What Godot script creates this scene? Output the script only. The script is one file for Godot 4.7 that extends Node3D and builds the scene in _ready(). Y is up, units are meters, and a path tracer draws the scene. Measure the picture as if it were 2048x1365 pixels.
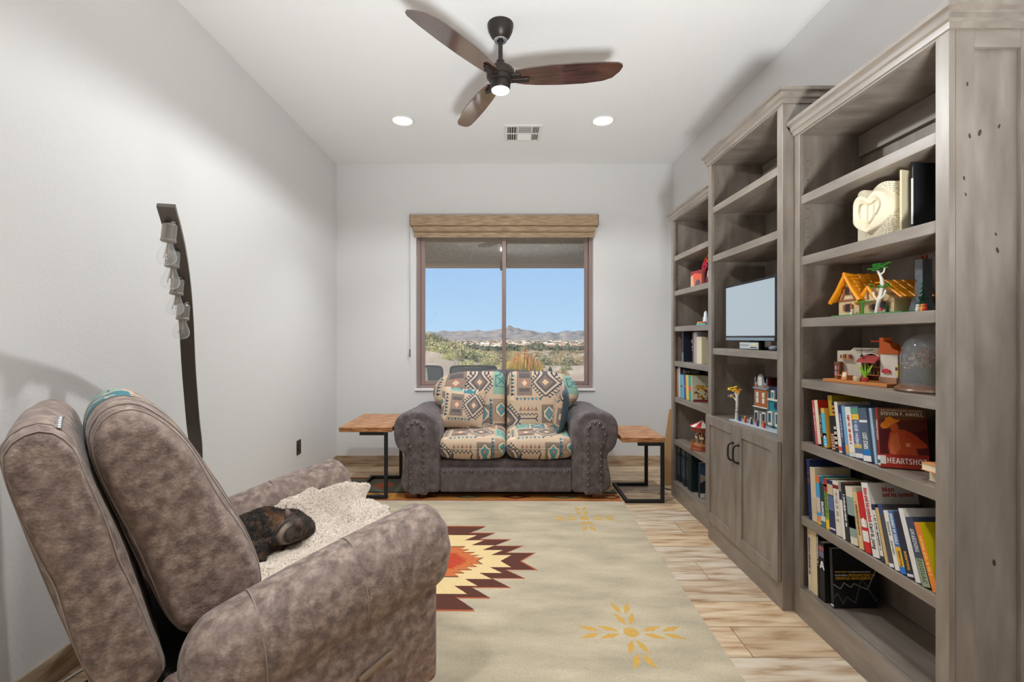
extends Node3D
# A den with a rocking recliner, loveseat, stained bookcases and a window on a desert valley.
# Frame of reference: camera at (0, 1.3, 0) looking along -z, metres, y up.

const FOC := 930.0
const EYE := 1.3
const CX := 1010.6
const CY := 675.0
const LEFT := -1.702
const RIGHT := 1.686
const BACK := -4.688
const NEAR := 2.3
const TOP := 3.05

var used := {}
var M := {}
var rng := RandomNumberGenerator.new()

# ---------------------------------------------------------------- mesh building
class MB:
	var st := SurfaceTool.new()
	var grp := 1
	var xf := Transform3D()
	var own := false   # normals are given point by point
	func _init():
		st.begin(Mesh.PRIMITIVE_TRIANGLES)
		st.set_smooth_group(-1)
	func flat(): st.set_smooth_group(-1)
	func smooth():
		grp += 1
		st.set_smooth_group(grp)
	func col(c: Color):
		st.set_color(c)
	func v(p: Vector3, uv: Vector2):
		st.set_uv(uv)
		st.add_vertex(xf * p)
	# corners run counter-clockwise seen from outside
	func tri(a: Vector3, b: Vector3, c: Vector3, ua := Vector2.ZERO, ub := Vector2.ZERO, uc := Vector2.ZERO):
		v(a, ua); v(c, uc); v(b, ub)
	func quad(a: Vector3, b: Vector3, c: Vector3, d: Vector3, ua := Vector2(0, 1), ub := Vector2(1, 1), uc := Vector2(1, 0), ud := Vector2(0, 0)):
		tri(a, b, c, ua, ub, uc); tri(a, c, d, ua, uc, ud)
	func box(c: Vector3, s: Vector3, b := Basis()):
		var h := s * 0.5
		var p := []
		for i in 8:
			p.append(c + b * Vector3(h.x * (1 if i & 1 else -1), h.y * (1 if i & 2 else -1), h.z * (1 if i & 4 else -1)))
		flat()
		quad(p[4], p[5], p[7], p[6]); quad(p[1], p[0], p[2], p[3])
		quad(p[5], p[1], p[3], p[7]); quad(p[0], p[4], p[6], p[2])
		quad(p[6], p[7], p[3], p[2]); quad(p[0], p[1], p[5], p[4])
	func axis(h: float, r: float, m: int, n: int) -> Array:
		var a := []
		for k in range(m, 0, -1): a.append(-(h - r + r * tan(PI / 4.0 * k / m)))
		for k in n + 1: a.append(lerpf(-(h - r), h - r, float(k) / n))
		for k in range(1, m + 1): a.append(h - r + r * tan(PI / 4.0 * k / m))
		return a
	# rounded box; bend moves each point, uvf gives its texture place
	func rbox(c: Vector3, s: Vector3, r: float, m := 2, n := 1, b := Basis(), bend = null, uvf = null, soft := true):
		var h := s * 0.5
		r = minf(r, minf(h.x, minf(h.y, h.z)) * 0.999)
		var ax := [axis(h.x, r, m, n), axis(h.y, r, m, n), axis(h.z, r, m, n)]
		var inn := h - Vector3(r, r, r)
		if soft: smooth()
		else: flat()
		for d in 3:
			var u := (d + 1) % 3
			var w := (d + 2) % 3
			for sgn: int in [-1, 1]:
				var g := []
				for i in ax[u].size():
					var row := []
					for j in ax[w].size():
						var p := Vector3()
						p[d] = h[d] * sgn
						p[u] = ax[u][i]
						p[w] = ax[w][j]
						var q := p.clamp(-inn, inn)
						q += (p - q).normalized() * r
						var uv := Vector2(q[u], q[w])
						if uvf != null: uv = uvf.call(q)
						if bend != null: q = bend.call(q)
						row.append([c + b * q, uv])
					g.append(row)
				for i in g.size() - 1:
					for j in g[0].size() - 1:
						var A = g[i][j]; var B = g[i + 1][j]; var C = g[i + 1][j + 1]; var D = g[i][j + 1]
						if sgn > 0: quad(A[0], B[0], C[0], D[0], A[1], B[1], C[1], D[1])
						else: quad(A[0], D[0], C[0], B[0], A[1], D[1], C[1], B[1])
	func cbox(c: Vector3, s: Vector3, ch := 0.002, b := Basis()):
		rbox(c, s, ch, 1, 1, b, null, null, false)
	func tube(path: Array, rad, sides := 8, caps := true):
		var rings := []
		var up := Vector3(0.13, 0.98, 0.07)
		var n := path.size()
		var t0: Vector3 = (path[1] - path[0]).normalized()
		var s0 := t0.cross(up).normalized()
		if absf(t0.dot(up.normalized())) > 0.95: s0 = t0.cross(Vector3(1, 0.1, 0)).normalized()
		for i in n:
			var t: Vector3 = (path[mini(i + 1, n - 1)] - path[maxi(i - 1, 0)]).normalized()
			s0 = (s0 - t * s0.dot(t)).normalized()
			var q := t.cross(s0)
			var r: float = rad[i] if rad is Array else rad
			var ring := []
			for k in sides:
				var a := TAU * k / sides
				ring.append(path[i] + (s0 * cos(a) + q * sin(a)) * r)
			rings.append(ring)
		loft(rings, caps)
	# turns every ring round if the skin between them would face inwards
	func facing_out(rings: Array) -> Array:
		var sum := 0.0
		for i in rings.size() - 1:
			var m := Vector3()
			for p: Vector3 in rings[i]: m += p
			m /= rings[i].size()
			for k in rings[i].size():
				var a: Vector3 = rings[i][k]; var b: Vector3 = rings[i][(k + 1) % rings[i].size()]; var d: Vector3 = rings[i + 1][k]
				sum += (b - a).cross(d - a).dot(a - m)
		if sum >= 0.0: return rings
		var out := []
		for r: Array in rings:
			var q := r.duplicate()
			q.reverse()
			out.append(q)
		return out
	func loft(rings: Array, caps := true, closed := true, roundcap := false):
		smooth()
		var n: int = rings[0].size()
		var last := n if closed else n - 1
		if closed: rings = facing_out(rings)
		for i in rings.size() - 1:
			for k in last:
				var k2 := (k + 1) % n
				quad(rings[i][k], rings[i][k2], rings[i + 1][k2], rings[i + 1][k], Vector2(float(k) / n, float(i) / rings.size()), Vector2(float(k + 1) / n, float(i) / rings.size()), Vector2(float(k + 1) / n, float(i + 1) / rings.size()), Vector2(float(k) / n, float(i + 1) / rings.size()))
		if caps:
			if not roundcap: flat()
			for e in 2:
				var ring: Array = rings[0] if e == 0 else rings[-1]
				var m := Vector3()
				for p: Vector3 in ring: m += p
				m /= n
				for k in n:
					if e == 0: tri(m, ring[(k + 1) % n], ring[k])
					else: tri(m, ring[k], ring[(k + 1) % n])
	func lathe(prof: Array, c := Vector3.ZERO, sides := 20, b := Basis()):
		for i in prof.size() - 1:
			var p: Vector2 = prof[i]; var q: Vector2 = prof[i + 1]
			if p.is_equal_approx(q): continue
			var turn := 0.0
			if i > 0: turn = absf((p - prof[i - 1]).angle_to(q - p))
			if i == 0 or turn > 0.6: smooth()
			for k in sides:
				var a := TAU * k / sides; var a2 := TAU * (k + 1) / sides
				var u := Vector3(cos(a), 0, -sin(a)); var u2 := Vector3(cos(a2), 0, -sin(a2))
				var A := c + b * (u * p.x + Vector3(0, p.y, 0)); var B := c + b * (u2 * p.x + Vector3(0, p.y, 0))
				var C := c + b * (u2 * q.x + Vector3(0, q.y, 0)); var D := c + b * (u * q.x + Vector3(0, q.y, 0))
				if p.x > 0.00001: tri(A, B, C)
				if q.x > 0.00001: tri(A, C, D)
	func ball(c: Vector3, r: Vector3, rings := 8, segs := 12, b := Basis()):
		var prof := []
		for i in rings + 1:
			var a := -PI / 2 + PI * i / rings
			prof.append(Vector2(cos(a), sin(a)))
		lathe(prof, c, segs, b * Basis.from_scale(r))
	# polygon in the xy plane of t, pushed out along +z by depth
	func prism(poly: PackedVector2Array, depth: float, t := Transform3D(), uvs := Vector2(1, 1), soft := false):
		if Geometry2D.is_polygon_clockwise(poly):
			poly = poly.duplicate(); poly.reverse()
		var idx := Geometry2D.triangulate_polygon(poly)
		flat()
		for i in range(0, idx.size(), 3):
			var a := poly[idx[i]]; var b := poly[idx[i + 1]]; var c := poly[idx[i + 2]]
			if (b - a).cross(c - a) < 0.0:
				var s := b; b = c; c = s
			tri(t * Vector3(a.x, a.y, depth), t * Vector3(b.x, b.y, depth), t * Vector3(c.x, c.y, depth), a * uvs, b * uvs, c * uvs)
			tri(t * Vector3(a.x, a.y, 0), t * Vector3(c.x, c.y, 0), t * Vector3(b.x, b.y, 0), a * uvs, c * uvs, b * uvs)
		if soft: smooth()
		for i in poly.size():
			var a := poly[i]; var b := poly[(i + 1) % poly.size()]
			quad(t * Vector3(a.x, a.y, 0), t * Vector3(b.x, b.y, 0), t * Vector3(b.x, b.y, depth), t * Vector3(a.x, a.y, depth), a * uvs, b * uvs, b * uvs, a * uvs)
	func done() -> ArrayMesh:
		if not own: st.generate_normals()
		return st.commit()

func numbered(called: String) -> String:
	var n: int = used.get(called, 0)
	used[called] = n + 1
	return called if n == 0 else "%s_%03d" % [called, n]

func tag(o: Node, label := "", category := "", group := "", kind := ""):
	if label: o.set_meta("label", label)
	if category: o.set_meta("category", category)
	if group: o.set_meta("group", group)
	if kind: o.set_meta("kind", kind)
	return o

func thing(called: String, label: String, category: String, at := Vector3.ZERO, turn := 0.0, group := "") -> Node3D:
	var o := Node3D.new()
	o.name = numbered(called)
	add_child(o)
	o.position = at
	o.rotation.y = turn
	tag(o, label, category, group)
	return o

func part(called: String, mesh, m: Material, parent: Node, t := Transform3D()) -> MeshInstance3D:
	var o := MeshInstance3D.new()
	o.name = called if parent != self else numbered(called)
	o.mesh = mesh.done() if mesh is MB else mesh
	o.material_override = m
	o.transform = t
	parent.add_child(o, true)
	return o

func struct(called: String, mesh, m: Material, parent: Node = self) -> MeshInstance3D:
	var o := part(called, mesh, m, parent)
	if parent == self: o.set_meta("kind", "structure")
	return o

func again(o: Node3D, at: Vector3, turn := 0.0, label := "") -> Node3D:
	var base := String(o.name)
	var c: Node3D = o.duplicate()
	var rx := RegEx.create_from_string("_\\d+$")
	c.name = numbered(rx.sub(base, ""))
	add_child(c)
	c.position = at
	c.rotation.y = turn
	if label: c.set_meta("label", label)
	return c

func boxm(c: Vector3, s: Vector3, ch := 0.0) -> MB:
	var b := MB.new()
	if ch > 0: b.cbox(c, s, ch)
	else: b.box(c, s)
	return b

func turned(axis: Vector3, deg: float) -> Basis:
	return Basis(axis.normalized(), deg_to_rad(deg))

func px(x: float, y: float, d: float) -> Vector3:
	return Vector3((x - CX) * d / FOC, EYE - (y - CY) * d / FOC, -d)

# ---------------------------------------------------------------- materials
func rgb(r: int, g: int, b: int) -> Color:
	return Color(r / 255.0, g / 255.0, b / 255.0)

func plain(c: Color, rough := 0.6, metal := 0.0, spec := 0.5) -> StandardMaterial3D:
	var key := "%s|%.2f|%.2f|%.2f" % [c.to_html(), rough, metal, spec]
	if M.has(key): return M[key]
	var m := StandardMaterial3D.new()
	m.albedo_color = c
	m.roughness = rough
	m.metallic = metal
	m.metallic_specular = spec
	M[key] = m
	return m

func noise(kind: int, freq: float, octaves: int, sd: int) -> FastNoiseLite:
	var n := FastNoiseLite.new()
	n.noise_type = kind
	n.frequency = freq
	n.fractal_octaves = octaves
	n.seed = sd
	return n

func ramp(stops: Array) -> Gradient:
	var g := Gradient.new()
	var o := PackedFloat32Array(); var c := PackedColorArray()
	for s in stops:
		o.append(s[0]); c.append(s[1])
	g.offsets = o
	g.colors = c
	return g

func ntex(n: FastNoiseLite, g: Gradient, size := 512) -> NoiseTexture2D:
	var t := NoiseTexture2D.new()
	t.width = size; t.height = size
	t.seamless = true
	t.noise = n
	t.color_ramp = g
	return t

func nbump(n: FastNoiseLite, strength: float, size := 512) -> NoiseTexture2D:
	var t := NoiseTexture2D.new()
	t.width = size; t.height = size
	t.seamless = true
	t.noise = n
	t.as_normal_map = true
	t.bump_strength = strength
	return t

# a material with triplanar noise colour; scale stretches the grain
func grained(tex: Texture2D, scale: Vector3, rough: float, offset := Vector3.ZERO, bump: Texture2D = null, bs := 0.5, world := false, tint := Color.WHITE) -> StandardMaterial3D:
	var m := StandardMaterial3D.new()
	m.albedo_texture = tex
	m.albedo_color = tint
	m.roughness = rough
	m.uv1_triplanar = true
	m.uv1_world_triplanar = world
	m.uv1_triplanar_sharpness = 6.0
	m.uv1_scale = scale
	m.uv1_offset = offset
	if bump:
		m.normal_enabled = true
		m.normal_texture = bump
		m.normal_scale = bs
	return m

func glow(c: Color, e: float) -> StandardMaterial3D:
	var m := StandardMaterial3D.new()
	m.albedo_color = Color(0.9, 0.9, 0.88)
	m.emission_enabled = true
	m.emission = c
	m.emission_energy_multiplier = e
	return m

func glass(a := 0.08, tint := Color(0.95, 0.98, 1.0)) -> StandardMaterial3D:
	var m := StandardMaterial3D.new()
	m.transparency = BaseMaterial3D.TRANSPARENCY_ALPHA
	m.albedo_color = Color(tint.r, tint.g, tint.b, a)
	m.roughness = 0.02
	return m

func printed(img: Image, rough := 0.6) -> StandardMaterial3D:
	var m := StandardMaterial3D.new()
	m.albedo_texture = ImageTexture.create_from_image(img)
	m.roughness = rough
	return m

# ---------------------------------------------------------------- drawing flat print into images
func fillp(im: Image, pts: Array, c: Color):
	var lo := 1e9; var hi := -1e9
	for p: Vector2 in pts:
		lo = minf(lo, p.y); hi = maxf(hi, p.y)
	for y in range(maxi(0, int(floor(lo))), mini(im.get_height() - 1, int(ceil(hi))) + 1):
		var xs := []
		var yy := y + 0.5
		for i in pts.size():
			var a: Vector2 = pts[i]; var b: Vector2 = pts[(i + 1) % pts.size()]
			if (a.y <= yy) != (b.y <= yy): xs.append(a.x + (yy - a.y) / (b.y - a.y) * (b.x - a.x))
		xs.sort()
		for k in range(0, xs.size() - 1, 2):
			var x0 := maxi(0, int(round(xs[k])))
			var x1 := mini(im.get_width(), int(round(xs[k + 1])))
			if x1 > x0: im.fill_rect(Rect2i(x0, y, x1 - x0, 1), c)

func strokep(im: Image, a: Vector2, b: Vector2, w: float, c: Color):
	var n := (b - a).normalized().orthogonal() * w * 0.5
	fillp(im, [a + n, b + n, b - n, a - n], c)

func diamond(im: Image, c: Vector2, rx: float, ry: float, k: Color):
	fillp(im, [c + Vector2(rx, 0), c + Vector2(0, ry), c - Vector2(rx, 0), c - Vector2(0, ry)], k)

func speckle(im: Image, amount: float, sd: int, fx := 0.9, fy := 0.9):
	var n := noise(FastNoiseLite.TYPE_SIMPLEX, 1.0, 2, sd)
	for y in im.get_height():
		for x in im.get_width():
			var f := 1.0 + amount * n.get_noise_2d(x * fx, y * fy)
			var c := im.get_pixel(x, y)
			im.set_pixel(x, y, Color(c.r * f, c.g * f, c.b * f))

func lettering(text: String, height: float, width: float, m: Material, parent: Node, t: Transform3D, called := "lettering", serif := false) -> MeshInstance3D:
	var f := SystemFont.new()
	f.font_names = PackedStringArray(["Droid Serif" if serif else "Droid Sans"])
	f.font_weight = 700
	var tm := TextMesh.new()
	tm.text = text
	tm.font = f
	tm.font_size = 48
	tm.pixel_size = height / 36.0
	tm.depth = 0.0006
	tm.curve_step = 3.0
	var w := tm.get_aabb().size.x
	var k := minf(1.0, width / w) if width > 0 and w > 0 else 1.0
	return part(called, tm, m, parent, t * Transform3D(Basis.from_scale(Vector3(k, 1, 1)), Vector3.ZERO))

# ---------------------------------------------------------------- camera, sky, light
func make_view():
	var cam := Camera3D.new()
	cam.name = "camera"
	add_child(cam)
	cam.projection = Camera3D.PROJECTION_FRUSTUM
	cam.near = 0.05
	cam.far = 20000.0
	cam.size = 1365.0 / FOC * cam.near
	cam.frustum_offset = Vector2((1024.0 - CX) / FOC, -(682.5 - CY) / FOC) * cam.near
	cam.position = Vector3(0, EYE, 0)
	cam.current = true
	var e := Environment.new()
	e.background_mode = Environment.BG_SKY
	var sm := ProceduralSkyMaterial.new()
	sm.sky_top_color = rgb(88, 162, 242)
	sm.sky_horizon_color = rgb(186, 224, 255)
	sm.sky_curve = 0.25
	sm.sky_energy_multiplier = 0.98
	sm.ground_bottom_color = rgb(150, 135, 110)
	sm.ground_horizon_color = rgb(190, 185, 170)
	sm.sun_angle_max = 1.0
	e.sky = Sky.new()
	e.sky.sky_material = sm
	e.tonemap_mode = Environment.TONE_MAPPER_LINEAR
	e.tonemap_exposure = EXPOSURE
	e.sdfgi_enabled = true
	e.ssao_enabled = true
	e.ssil_enabled = true
	var w := WorldEnvironment.new()
	w.name = "environment"
	w.environment = e
	add_child(w)
	var sun := DirectionalLight3D.new()
	sun.name = "sun"
	sun.light_color = Color(1.0, 0.96, 0.88)
	sun.light_energy = SUN
	sun.shadow_enabled = true
	sun.light_angular_distance = 0.5
	add_child(sun)
	sun.look_at_from_position(Vector3.ZERO, Vector3(0.42, -0.62, -0.55))

const EXPOSURE := 1.05
const SUN := 2.6
const CAN_POWER := 2.2
const FAN_POWER := 1.75
const ADDED_UPLIGHT_POWER := 12.8

# ---------------------------------------------------------------- materials
func make_materials():
	var peel := nbump(noise(FastNoiseLite.TYPE_SIMPLEX, 0.05, 3, 5), 3.0)
	var wall := plain(rgb(230, 229, 228), 0.75).duplicate()
	wall.normal_enabled = true
	wall.normal_texture = peel
	wall.normal_scale = 0.12
	wall.uv1_triplanar = true
	wall.uv1_world_triplanar = true
	wall.uv1_scale = Vector3(1.6, 1.6, 1.6)
	M.wall = wall
	var ceil_m: StandardMaterial3D = wall.duplicate()
	ceil_m.albedo_color = rgb(245, 245, 245)
	M.ceiling = ceil_m
	# grey-stained knotty alder
	var wg := ramp([[0.0, rgb(116, 104, 94)], [0.35, rgb(130, 119, 108)], [0.65, rgb(139, 128, 117)], [1.0, rgb(152, 142, 132)]])
	var wt := ntex(noise(FastNoiseLite.TYPE_SIMPLEX, 0.008, 4, 11), wg)
	M.alder_up = grained(wt, Vector3(2.2, 0.5, 2.2), 0.42)
	M.alder_along = grained(wt, Vector3(2.2, 2.2, 0.5), 0.42, Vector3(0.3, 0.1, 0.2))
	M.alder_across = grained(wt, Vector3(0.5, 2.2, 2.2), 0.42, Vector3(0.6, 0.4, 0.7))
	for m: StandardMaterial3D in [M.alder_up, M.alder_along, M.alder_across]:
		m.roughness = 0.44
		m.metallic_specular = 0.7
		m.clearcoat_enabled = true
		m.clearcoat = 0.35
		m.clearcoat_roughness = 0.4
	M.knot = plain(rgb(66, 54, 46), 0.6)
	M.pin = plain(rgb(45, 40, 36), 0.8)
	# weathered wood-look floor planks: several tones
	var fl := ramp([[0.0, rgb(150, 120, 92)], [0.18, rgb(182, 153, 122)], [0.42, rgb(206, 183, 155)], [0.7, rgb(218, 199, 174)], [1.0, rgb(230, 216, 196)]])
	var ft := ntex(noise(FastNoiseLite.TYPE_SIMPLEX, 0.011, 5, 21), fl)
	M.planks = []
	var tones := [Color(1, 1, 1), Color(0.93, 0.92, 0.91), Color(1.0, 0.97, 0.93), Color(0.88, 0.86, 0.84), Color(0.97, 0.98, 1.0), Color(0.94, 0.9, 0.86)]
	for i in 6:
		M.planks.append(grained(ft, Vector3(0.42, 3.4, 3.0), 0.5, Vector3(0.37 * i, 0.1 * i, 0.23 * i), null, 0.5, true, tones[i]))
	M.grout = plain(rgb(150, 134, 115), 0.9)
	# distressed suede leather
	var lg := ramp([[0.0, rgb(100, 83, 76)], [0.35, rgb(130, 111, 102)], [0.6, rgb(153, 133, 122)], [1.0, rgb(188, 167, 153)]])
	var ln := noise(FastNoiseLite.TYPE_SIMPLEX, 0.012, 6, 31)
	ln.fractal_gain = 0.62
	var lt := ntex(ln, lg)
	var lb := nbump(noise(FastNoiseLite.TYPE_CELLULAR, 0.09, 2, 33), 5.0)
	M.suede = grained(lt, Vector3(2.6, 2.6, 2.6), 0.72, Vector3.ZERO, lb, 0.35)
	M.suede.rim_enabled = true
	M.suede.rim = 0.35
	M.suede.rim_tint = 0.3
	var lg2 := ramp([[0.0, rgb(80, 71, 73)], [0.5, rgb(101, 91, 93)], [1.0, rgb(126, 116, 117)]])
	M.suede_dark = grained(ntex(ln, lg2), Vector3(1.5, 1.5, 1.5), 0.75, Vector3(0.3, 0.2, 0.1), lb, 0.3)
	M.suede_dark.rim_enabled = true
	M.suede_dark.rim = 0.3
	M.seam = plain(rgb(166, 150, 140), 0.8)
	M.brass = plain(rgb(120, 108, 104), 0.3, 0.6)
	M.chrome_nail = plain(rgb(205, 208, 214), 0.22, 0.9)
	M.bronze = plain(rgb(58, 52, 48), 0.42, 0.55)
	M.blacksteel = plain(rgb(38, 41, 44), 0.5, 0.3)
	M.white = plain(rgb(235, 234, 230), 0.5)
	M.nickel = plain(rgb(158, 152, 145), 0.32, 0.7)
	M.black = plain(rgb(22, 22, 24), 0.4)
	var bw := ramp([[0.0, rgb(46, 26, 20)], [0.5, rgb(72, 42, 34)], [1.0, rgb(98, 62, 50)]])
	M.walnut = grained(ntex(noise(FastNoiseLite.TYPE_SIMPLEX, 0.014, 4, 41), bw), Vector3(0.7, 6, 6), 0.16)
	M.walnut.clearcoat_enabled = true
	M.walnut.clearcoat = 1.0
	M.walnut.clearcoat_roughness = 0.08
	M.walnut.metallic_specular = 1.0
	var sh := ramp([[0.0, rgb(112, 66, 38)], [0.35, rgb(164, 108, 66)], [0.65, rgb(196, 142, 96)], [1.0, rgb(222, 178, 132)]])
	M.sheesham = grained(ntex(noise(FastNoiseLite.TYPE_SIMPLEX, 0.013, 5, 43), sh), Vector3(0.9, 5, 4.2), 0.38)
	var vl := ramp([[0.0, rgb(142, 118, 92)], [0.5, rgb(178, 152, 122)], [1.0, rgb(205, 182, 150)]])
	M.shade_cloth = grained(ntex(noise(FastNoiseLite.TYPE_SIMPLEX, 0.02, 4, 47), vl), Vector3(0.5, 9, 9), 0.8)
	M.frame = plain(rgb(158, 134, 128), 0.5)
	M.frame_dark = plain(rgb(104, 86, 80), 0.5)
	M.pane = glass(0.05)
	M.stucco = grained(ntex(noise(FastNoiseLite.TYPE_SIMPLEX, 0.06, 3, 51), ramp([[0.0, rgb(158, 143, 122)], [1.0, rgb(180, 166, 145)]]), 256), Vector3(1, 1, 1), 0.9)
	M.fabric = printed(fabric_print(), 0.85)
	M.rug = printed(rug_print(), 0.95)
	M.rug_side = plain(rgb(150, 140, 112), 0.95)
	M.foot = plain(rgb(112, 58, 40), 0.4)
	M.paper = plain(rgb(232, 222, 200), 0.85)

func fabric_print() -> Image:
	var S := 768
	var im := Image.create(S, S, false, Image.FORMAT_RGB8)
	var tan_c := rgb(206, 180, 154)
	var navy := rgb(44, 62, 84)
	var teal := rgb(82, 150, 158)
	var dteal := rgb(58, 108, 122)
	var grey := rgb(138, 122, 112)
	var dgrey := rgb(104, 96, 96)
	var mint := rgb(142, 178, 160)
	var rose := rgb(186, 132, 112)
	var cream := rgb(228, 204, 172)
	im.fill(tan_c)
	var u := S / 100.0
	var bl := [[0, 0, 14, 34, grey], [24, 2, 20, 34, grey], [78, 0, 22, 34, mint], [56, 48, 22, 24, grey], [22, 74, 18, 24, mint], [42, 74, 18, 26, dteal], [78, 40, 22, 30, rgb(176, 148, 126)], [0, 36, 20, 6, cream], [62, 74, 16, 26, rgb(188, 158, 132)], [80, 72, 20, 28, grey]]
	for b in bl: im.fill_rect(Rect2i(b[0] * u, b[1] * u, b[2] * u, b[3] * u), b[4])
	# stripes
	for k in 9:
		im.fill_rect(Rect2i(int((42 + k * 2.0) * u), int(74 * u), int(0.8 * u), int(26 * u)), teal)
		im.fill_rect(Rect2i(int(78 * u), int((41 + k * 3.2) * u), int(22 * u), int(0.6 * u)), rgb(150, 128, 110))
	# columns and rows of triangles
	for k in 7:
		var y := (2 + k * 5.0) * u
		fillp(im, [Vector2(16 * u, y), Vector2(21 * u, y + 2.2 * u), Vector2(16 * u, y + 4.4 * u)], dteal if k % 2 else navy)
		var y2 := (40 + k * 5.0) * u
		fillp(im, [Vector2(74 * u, y2), Vector2(78 * u, y2 + 2.4 * u), Vector2(74 * u, y2 + 4.6 * u)], dteal)
		var x := (22 + k * 5.0) * u
		fillp(im, [Vector2(x, 39 * u), Vector2(x + 4.2 * u, 39 * u), Vector2(x + 2.1 * u, 43 * u)], teal if k % 2 else dteal)
	# square with nested diamond
	for c in [Vector2(34, 19), Vector2(90, 84)]:
		im.fill_rect(Rect2i(int((c.x - 7) * u), int((c.y - 12) * u), int(14 * u), int(24 * u)), dgrey)
		im.fill_rect(Rect2i(int((c.x - 9) * u), int((c.y - 7) * u), int(18 * u), int(14 * u)), rgb(158, 140, 126))
		diamond(im, c * u, 6.5 * u, 7.5 * u, rose)
		diamond(im, c * u, 3.6 * u, 4.4 * u, cream)
	# ladder diamonds
	for c in [Vector2(60, 18), Vector2(11, 68)]:
		diamond(im, c * u, 16.5 * u, 20 * u, navy)
		diamond(im, c * u, 14.8 * u, 18 * u, tan_c)
		diamond(im, c * u, 12.6 * u, 15.6 * u, rgb(214, 204, 190))
		diamond(im, c * u, 11.6 * u, 14.4 * u, dgrey)
		diamond(im, c * u, 8 * u, 10 * u, grey)
		diamond(im, c * u, 3.6 * u, 4.6 * u, rgb(226, 192, 160))
		for s: Vector2 in [Vector2(1, 1), Vector2(-1, 1), Vector2(1, -1), Vector2(-1, -1)]:
			for k in 6:
				var f := 0.1 + k * 0.15
				var p: Vector2 = (c + Vector2(16.5 * s.x * f, 20 * s.y * (1 - f))) * u
				var n := Vector2(s.x * 20, s.y * 16.5).normalized()
				var q := p + n * 3.6 * u
				strokep(im, p, q, 1.1 * u, navy)
				strokep(im, q - Vector2(s.x * 16.5, -s.y * 20).normalized() * 1.3 * u, q + Vector2(s.x * 16.5, -s.y * 20).normalized() * 1.3 * u, 1.0 * u, navy)
	# teal stepped eye in a cream lozenge
	for c in [Vector2(66, 60), Vector2(7, 16), Vector2(89, 54)]:
		fillp(im, [(c + Vector2(0, -11)) * u, (c + Vector2(8, -4)) * u, (c + Vector2(8, 4)) * u, (c + Vector2(0, 11)) * u, (c + Vector2(-8, 4)) * u, (c + Vector2(-8, -4)) * u], dgrey)
		fillp(im, [(c + Vector2(0, -10)) * u, (c + Vector2(7, -3.6)) * u, (c + Vector2(7, 3.6)) * u, (c + Vector2(0, 10)) * u, (c + Vector2(-7, 3.6)) * u, (c + Vector2(-7, -3.6)) * u], cream)
		for k in 4:
			im.fill_rect(Rect2i(int((c.x - 1.3 - k * 1.3) * u), int((c.y - 7.5 + k * 1.9) * u), int((2.6 + k * 2.6) * u), int((15 - k * 3.8) * u)), teal)
		diamond(im, c * u, 2 * u, 3 * u, rose)
	# star lattice
	for c in [Vector2(89, 16), Vector2(31, 86)]:
		for k in 3:
			var r := 9.0 - k * 3.0
			var kk: Color = [dteal, mint, teal][k]
			for s in 4:
				var a := PI / 2 * s + PI / 4
				strokep(im, (c + Vector2(cos(a), sin(a)) * r * 1.2) * u, (c + Vector2(cos(a + PI / 2), sin(a + PI / 2)) * r * 1.2) * u, 0.9 * u, kk)
		strokep(im, (c + Vector2(-8, -8)) * u, (c + Vector2(8, 8)) * u, 0.9 * u, dteal)
		strokep(im, (c + Vector2(-8, 8)) * u, (c + Vector2(8, -8)) * u, 0.9 * u, dteal)
	# zig-zag bars and small figures
	for k in 5:
		fillp(im, [Vector2(26 + k * 5, 56) * u, Vector2(29 + k * 5, 50) * u, Vector2(31 + k * 5, 56) * u], rose if k % 2 else grey)
		strokep(im, Vector2(26 + k * 5, 62) * u, Vector2(28.5 + k * 5, 59) * u, 0.9 * u, navy)
		strokep(im, Vector2(28.5 + k * 5, 59) * u, Vector2(31 + k * 5, 62) * u, 0.9 * u, navy)
	strokep(im, Vector2(28, 66) * u, Vector2(48, 66) * u, 1.4 * u, navy)
	for s in [-1, 1]:
		strokep(im, Vector2(38 + s * 10, 66) * u, Vector2(38 + s * 13, 62.5) * u, 1.4 * u, navy)
		strokep(im, Vector2(38 + s * 10, 66) * u, Vector2(38 + s * 13, 69.5) * u, 1.4 * u, navy)
	for c in [Vector2(70, 87), Vector2(50, 87)]:
		strokep(im, (c + Vector2(-6, -8)) * u, (c + Vector2(6, 8)) * u, 1.8 * u, navy if c.x > 60 else tan_c)
		strokep(im, (c + Vector2(-6, 8)) * u, (c + Vector2(6, -8)) * u, 1.8 * u, navy if c.x > 60 else tan_c)
		for s: Vector2 in [Vector2(1, 1), Vector2(-1, 1), Vector2(1, -1), Vector2(-1, -1)]:
			strokep(im, (c + s * 5.5 + Vector2(-2, 0)) * u, (c + s * 5.5 + Vector2(2, 0)) * u, 1.3 * u, navy if c.x > 60 else tan_c)
	fillp(im, [Vector2(4, 90) * u, Vector2(12, 90) * u, Vector2(8, 84) * u], navy)
	for k in 16:
		strokep(im, Vector2(0, 44.0 + k * 0.0) * u, Vector2(0, 44) * u, 1, navy)
	speckle(im, 0.16, 3, 0.7, 0.7)
	return im

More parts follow.
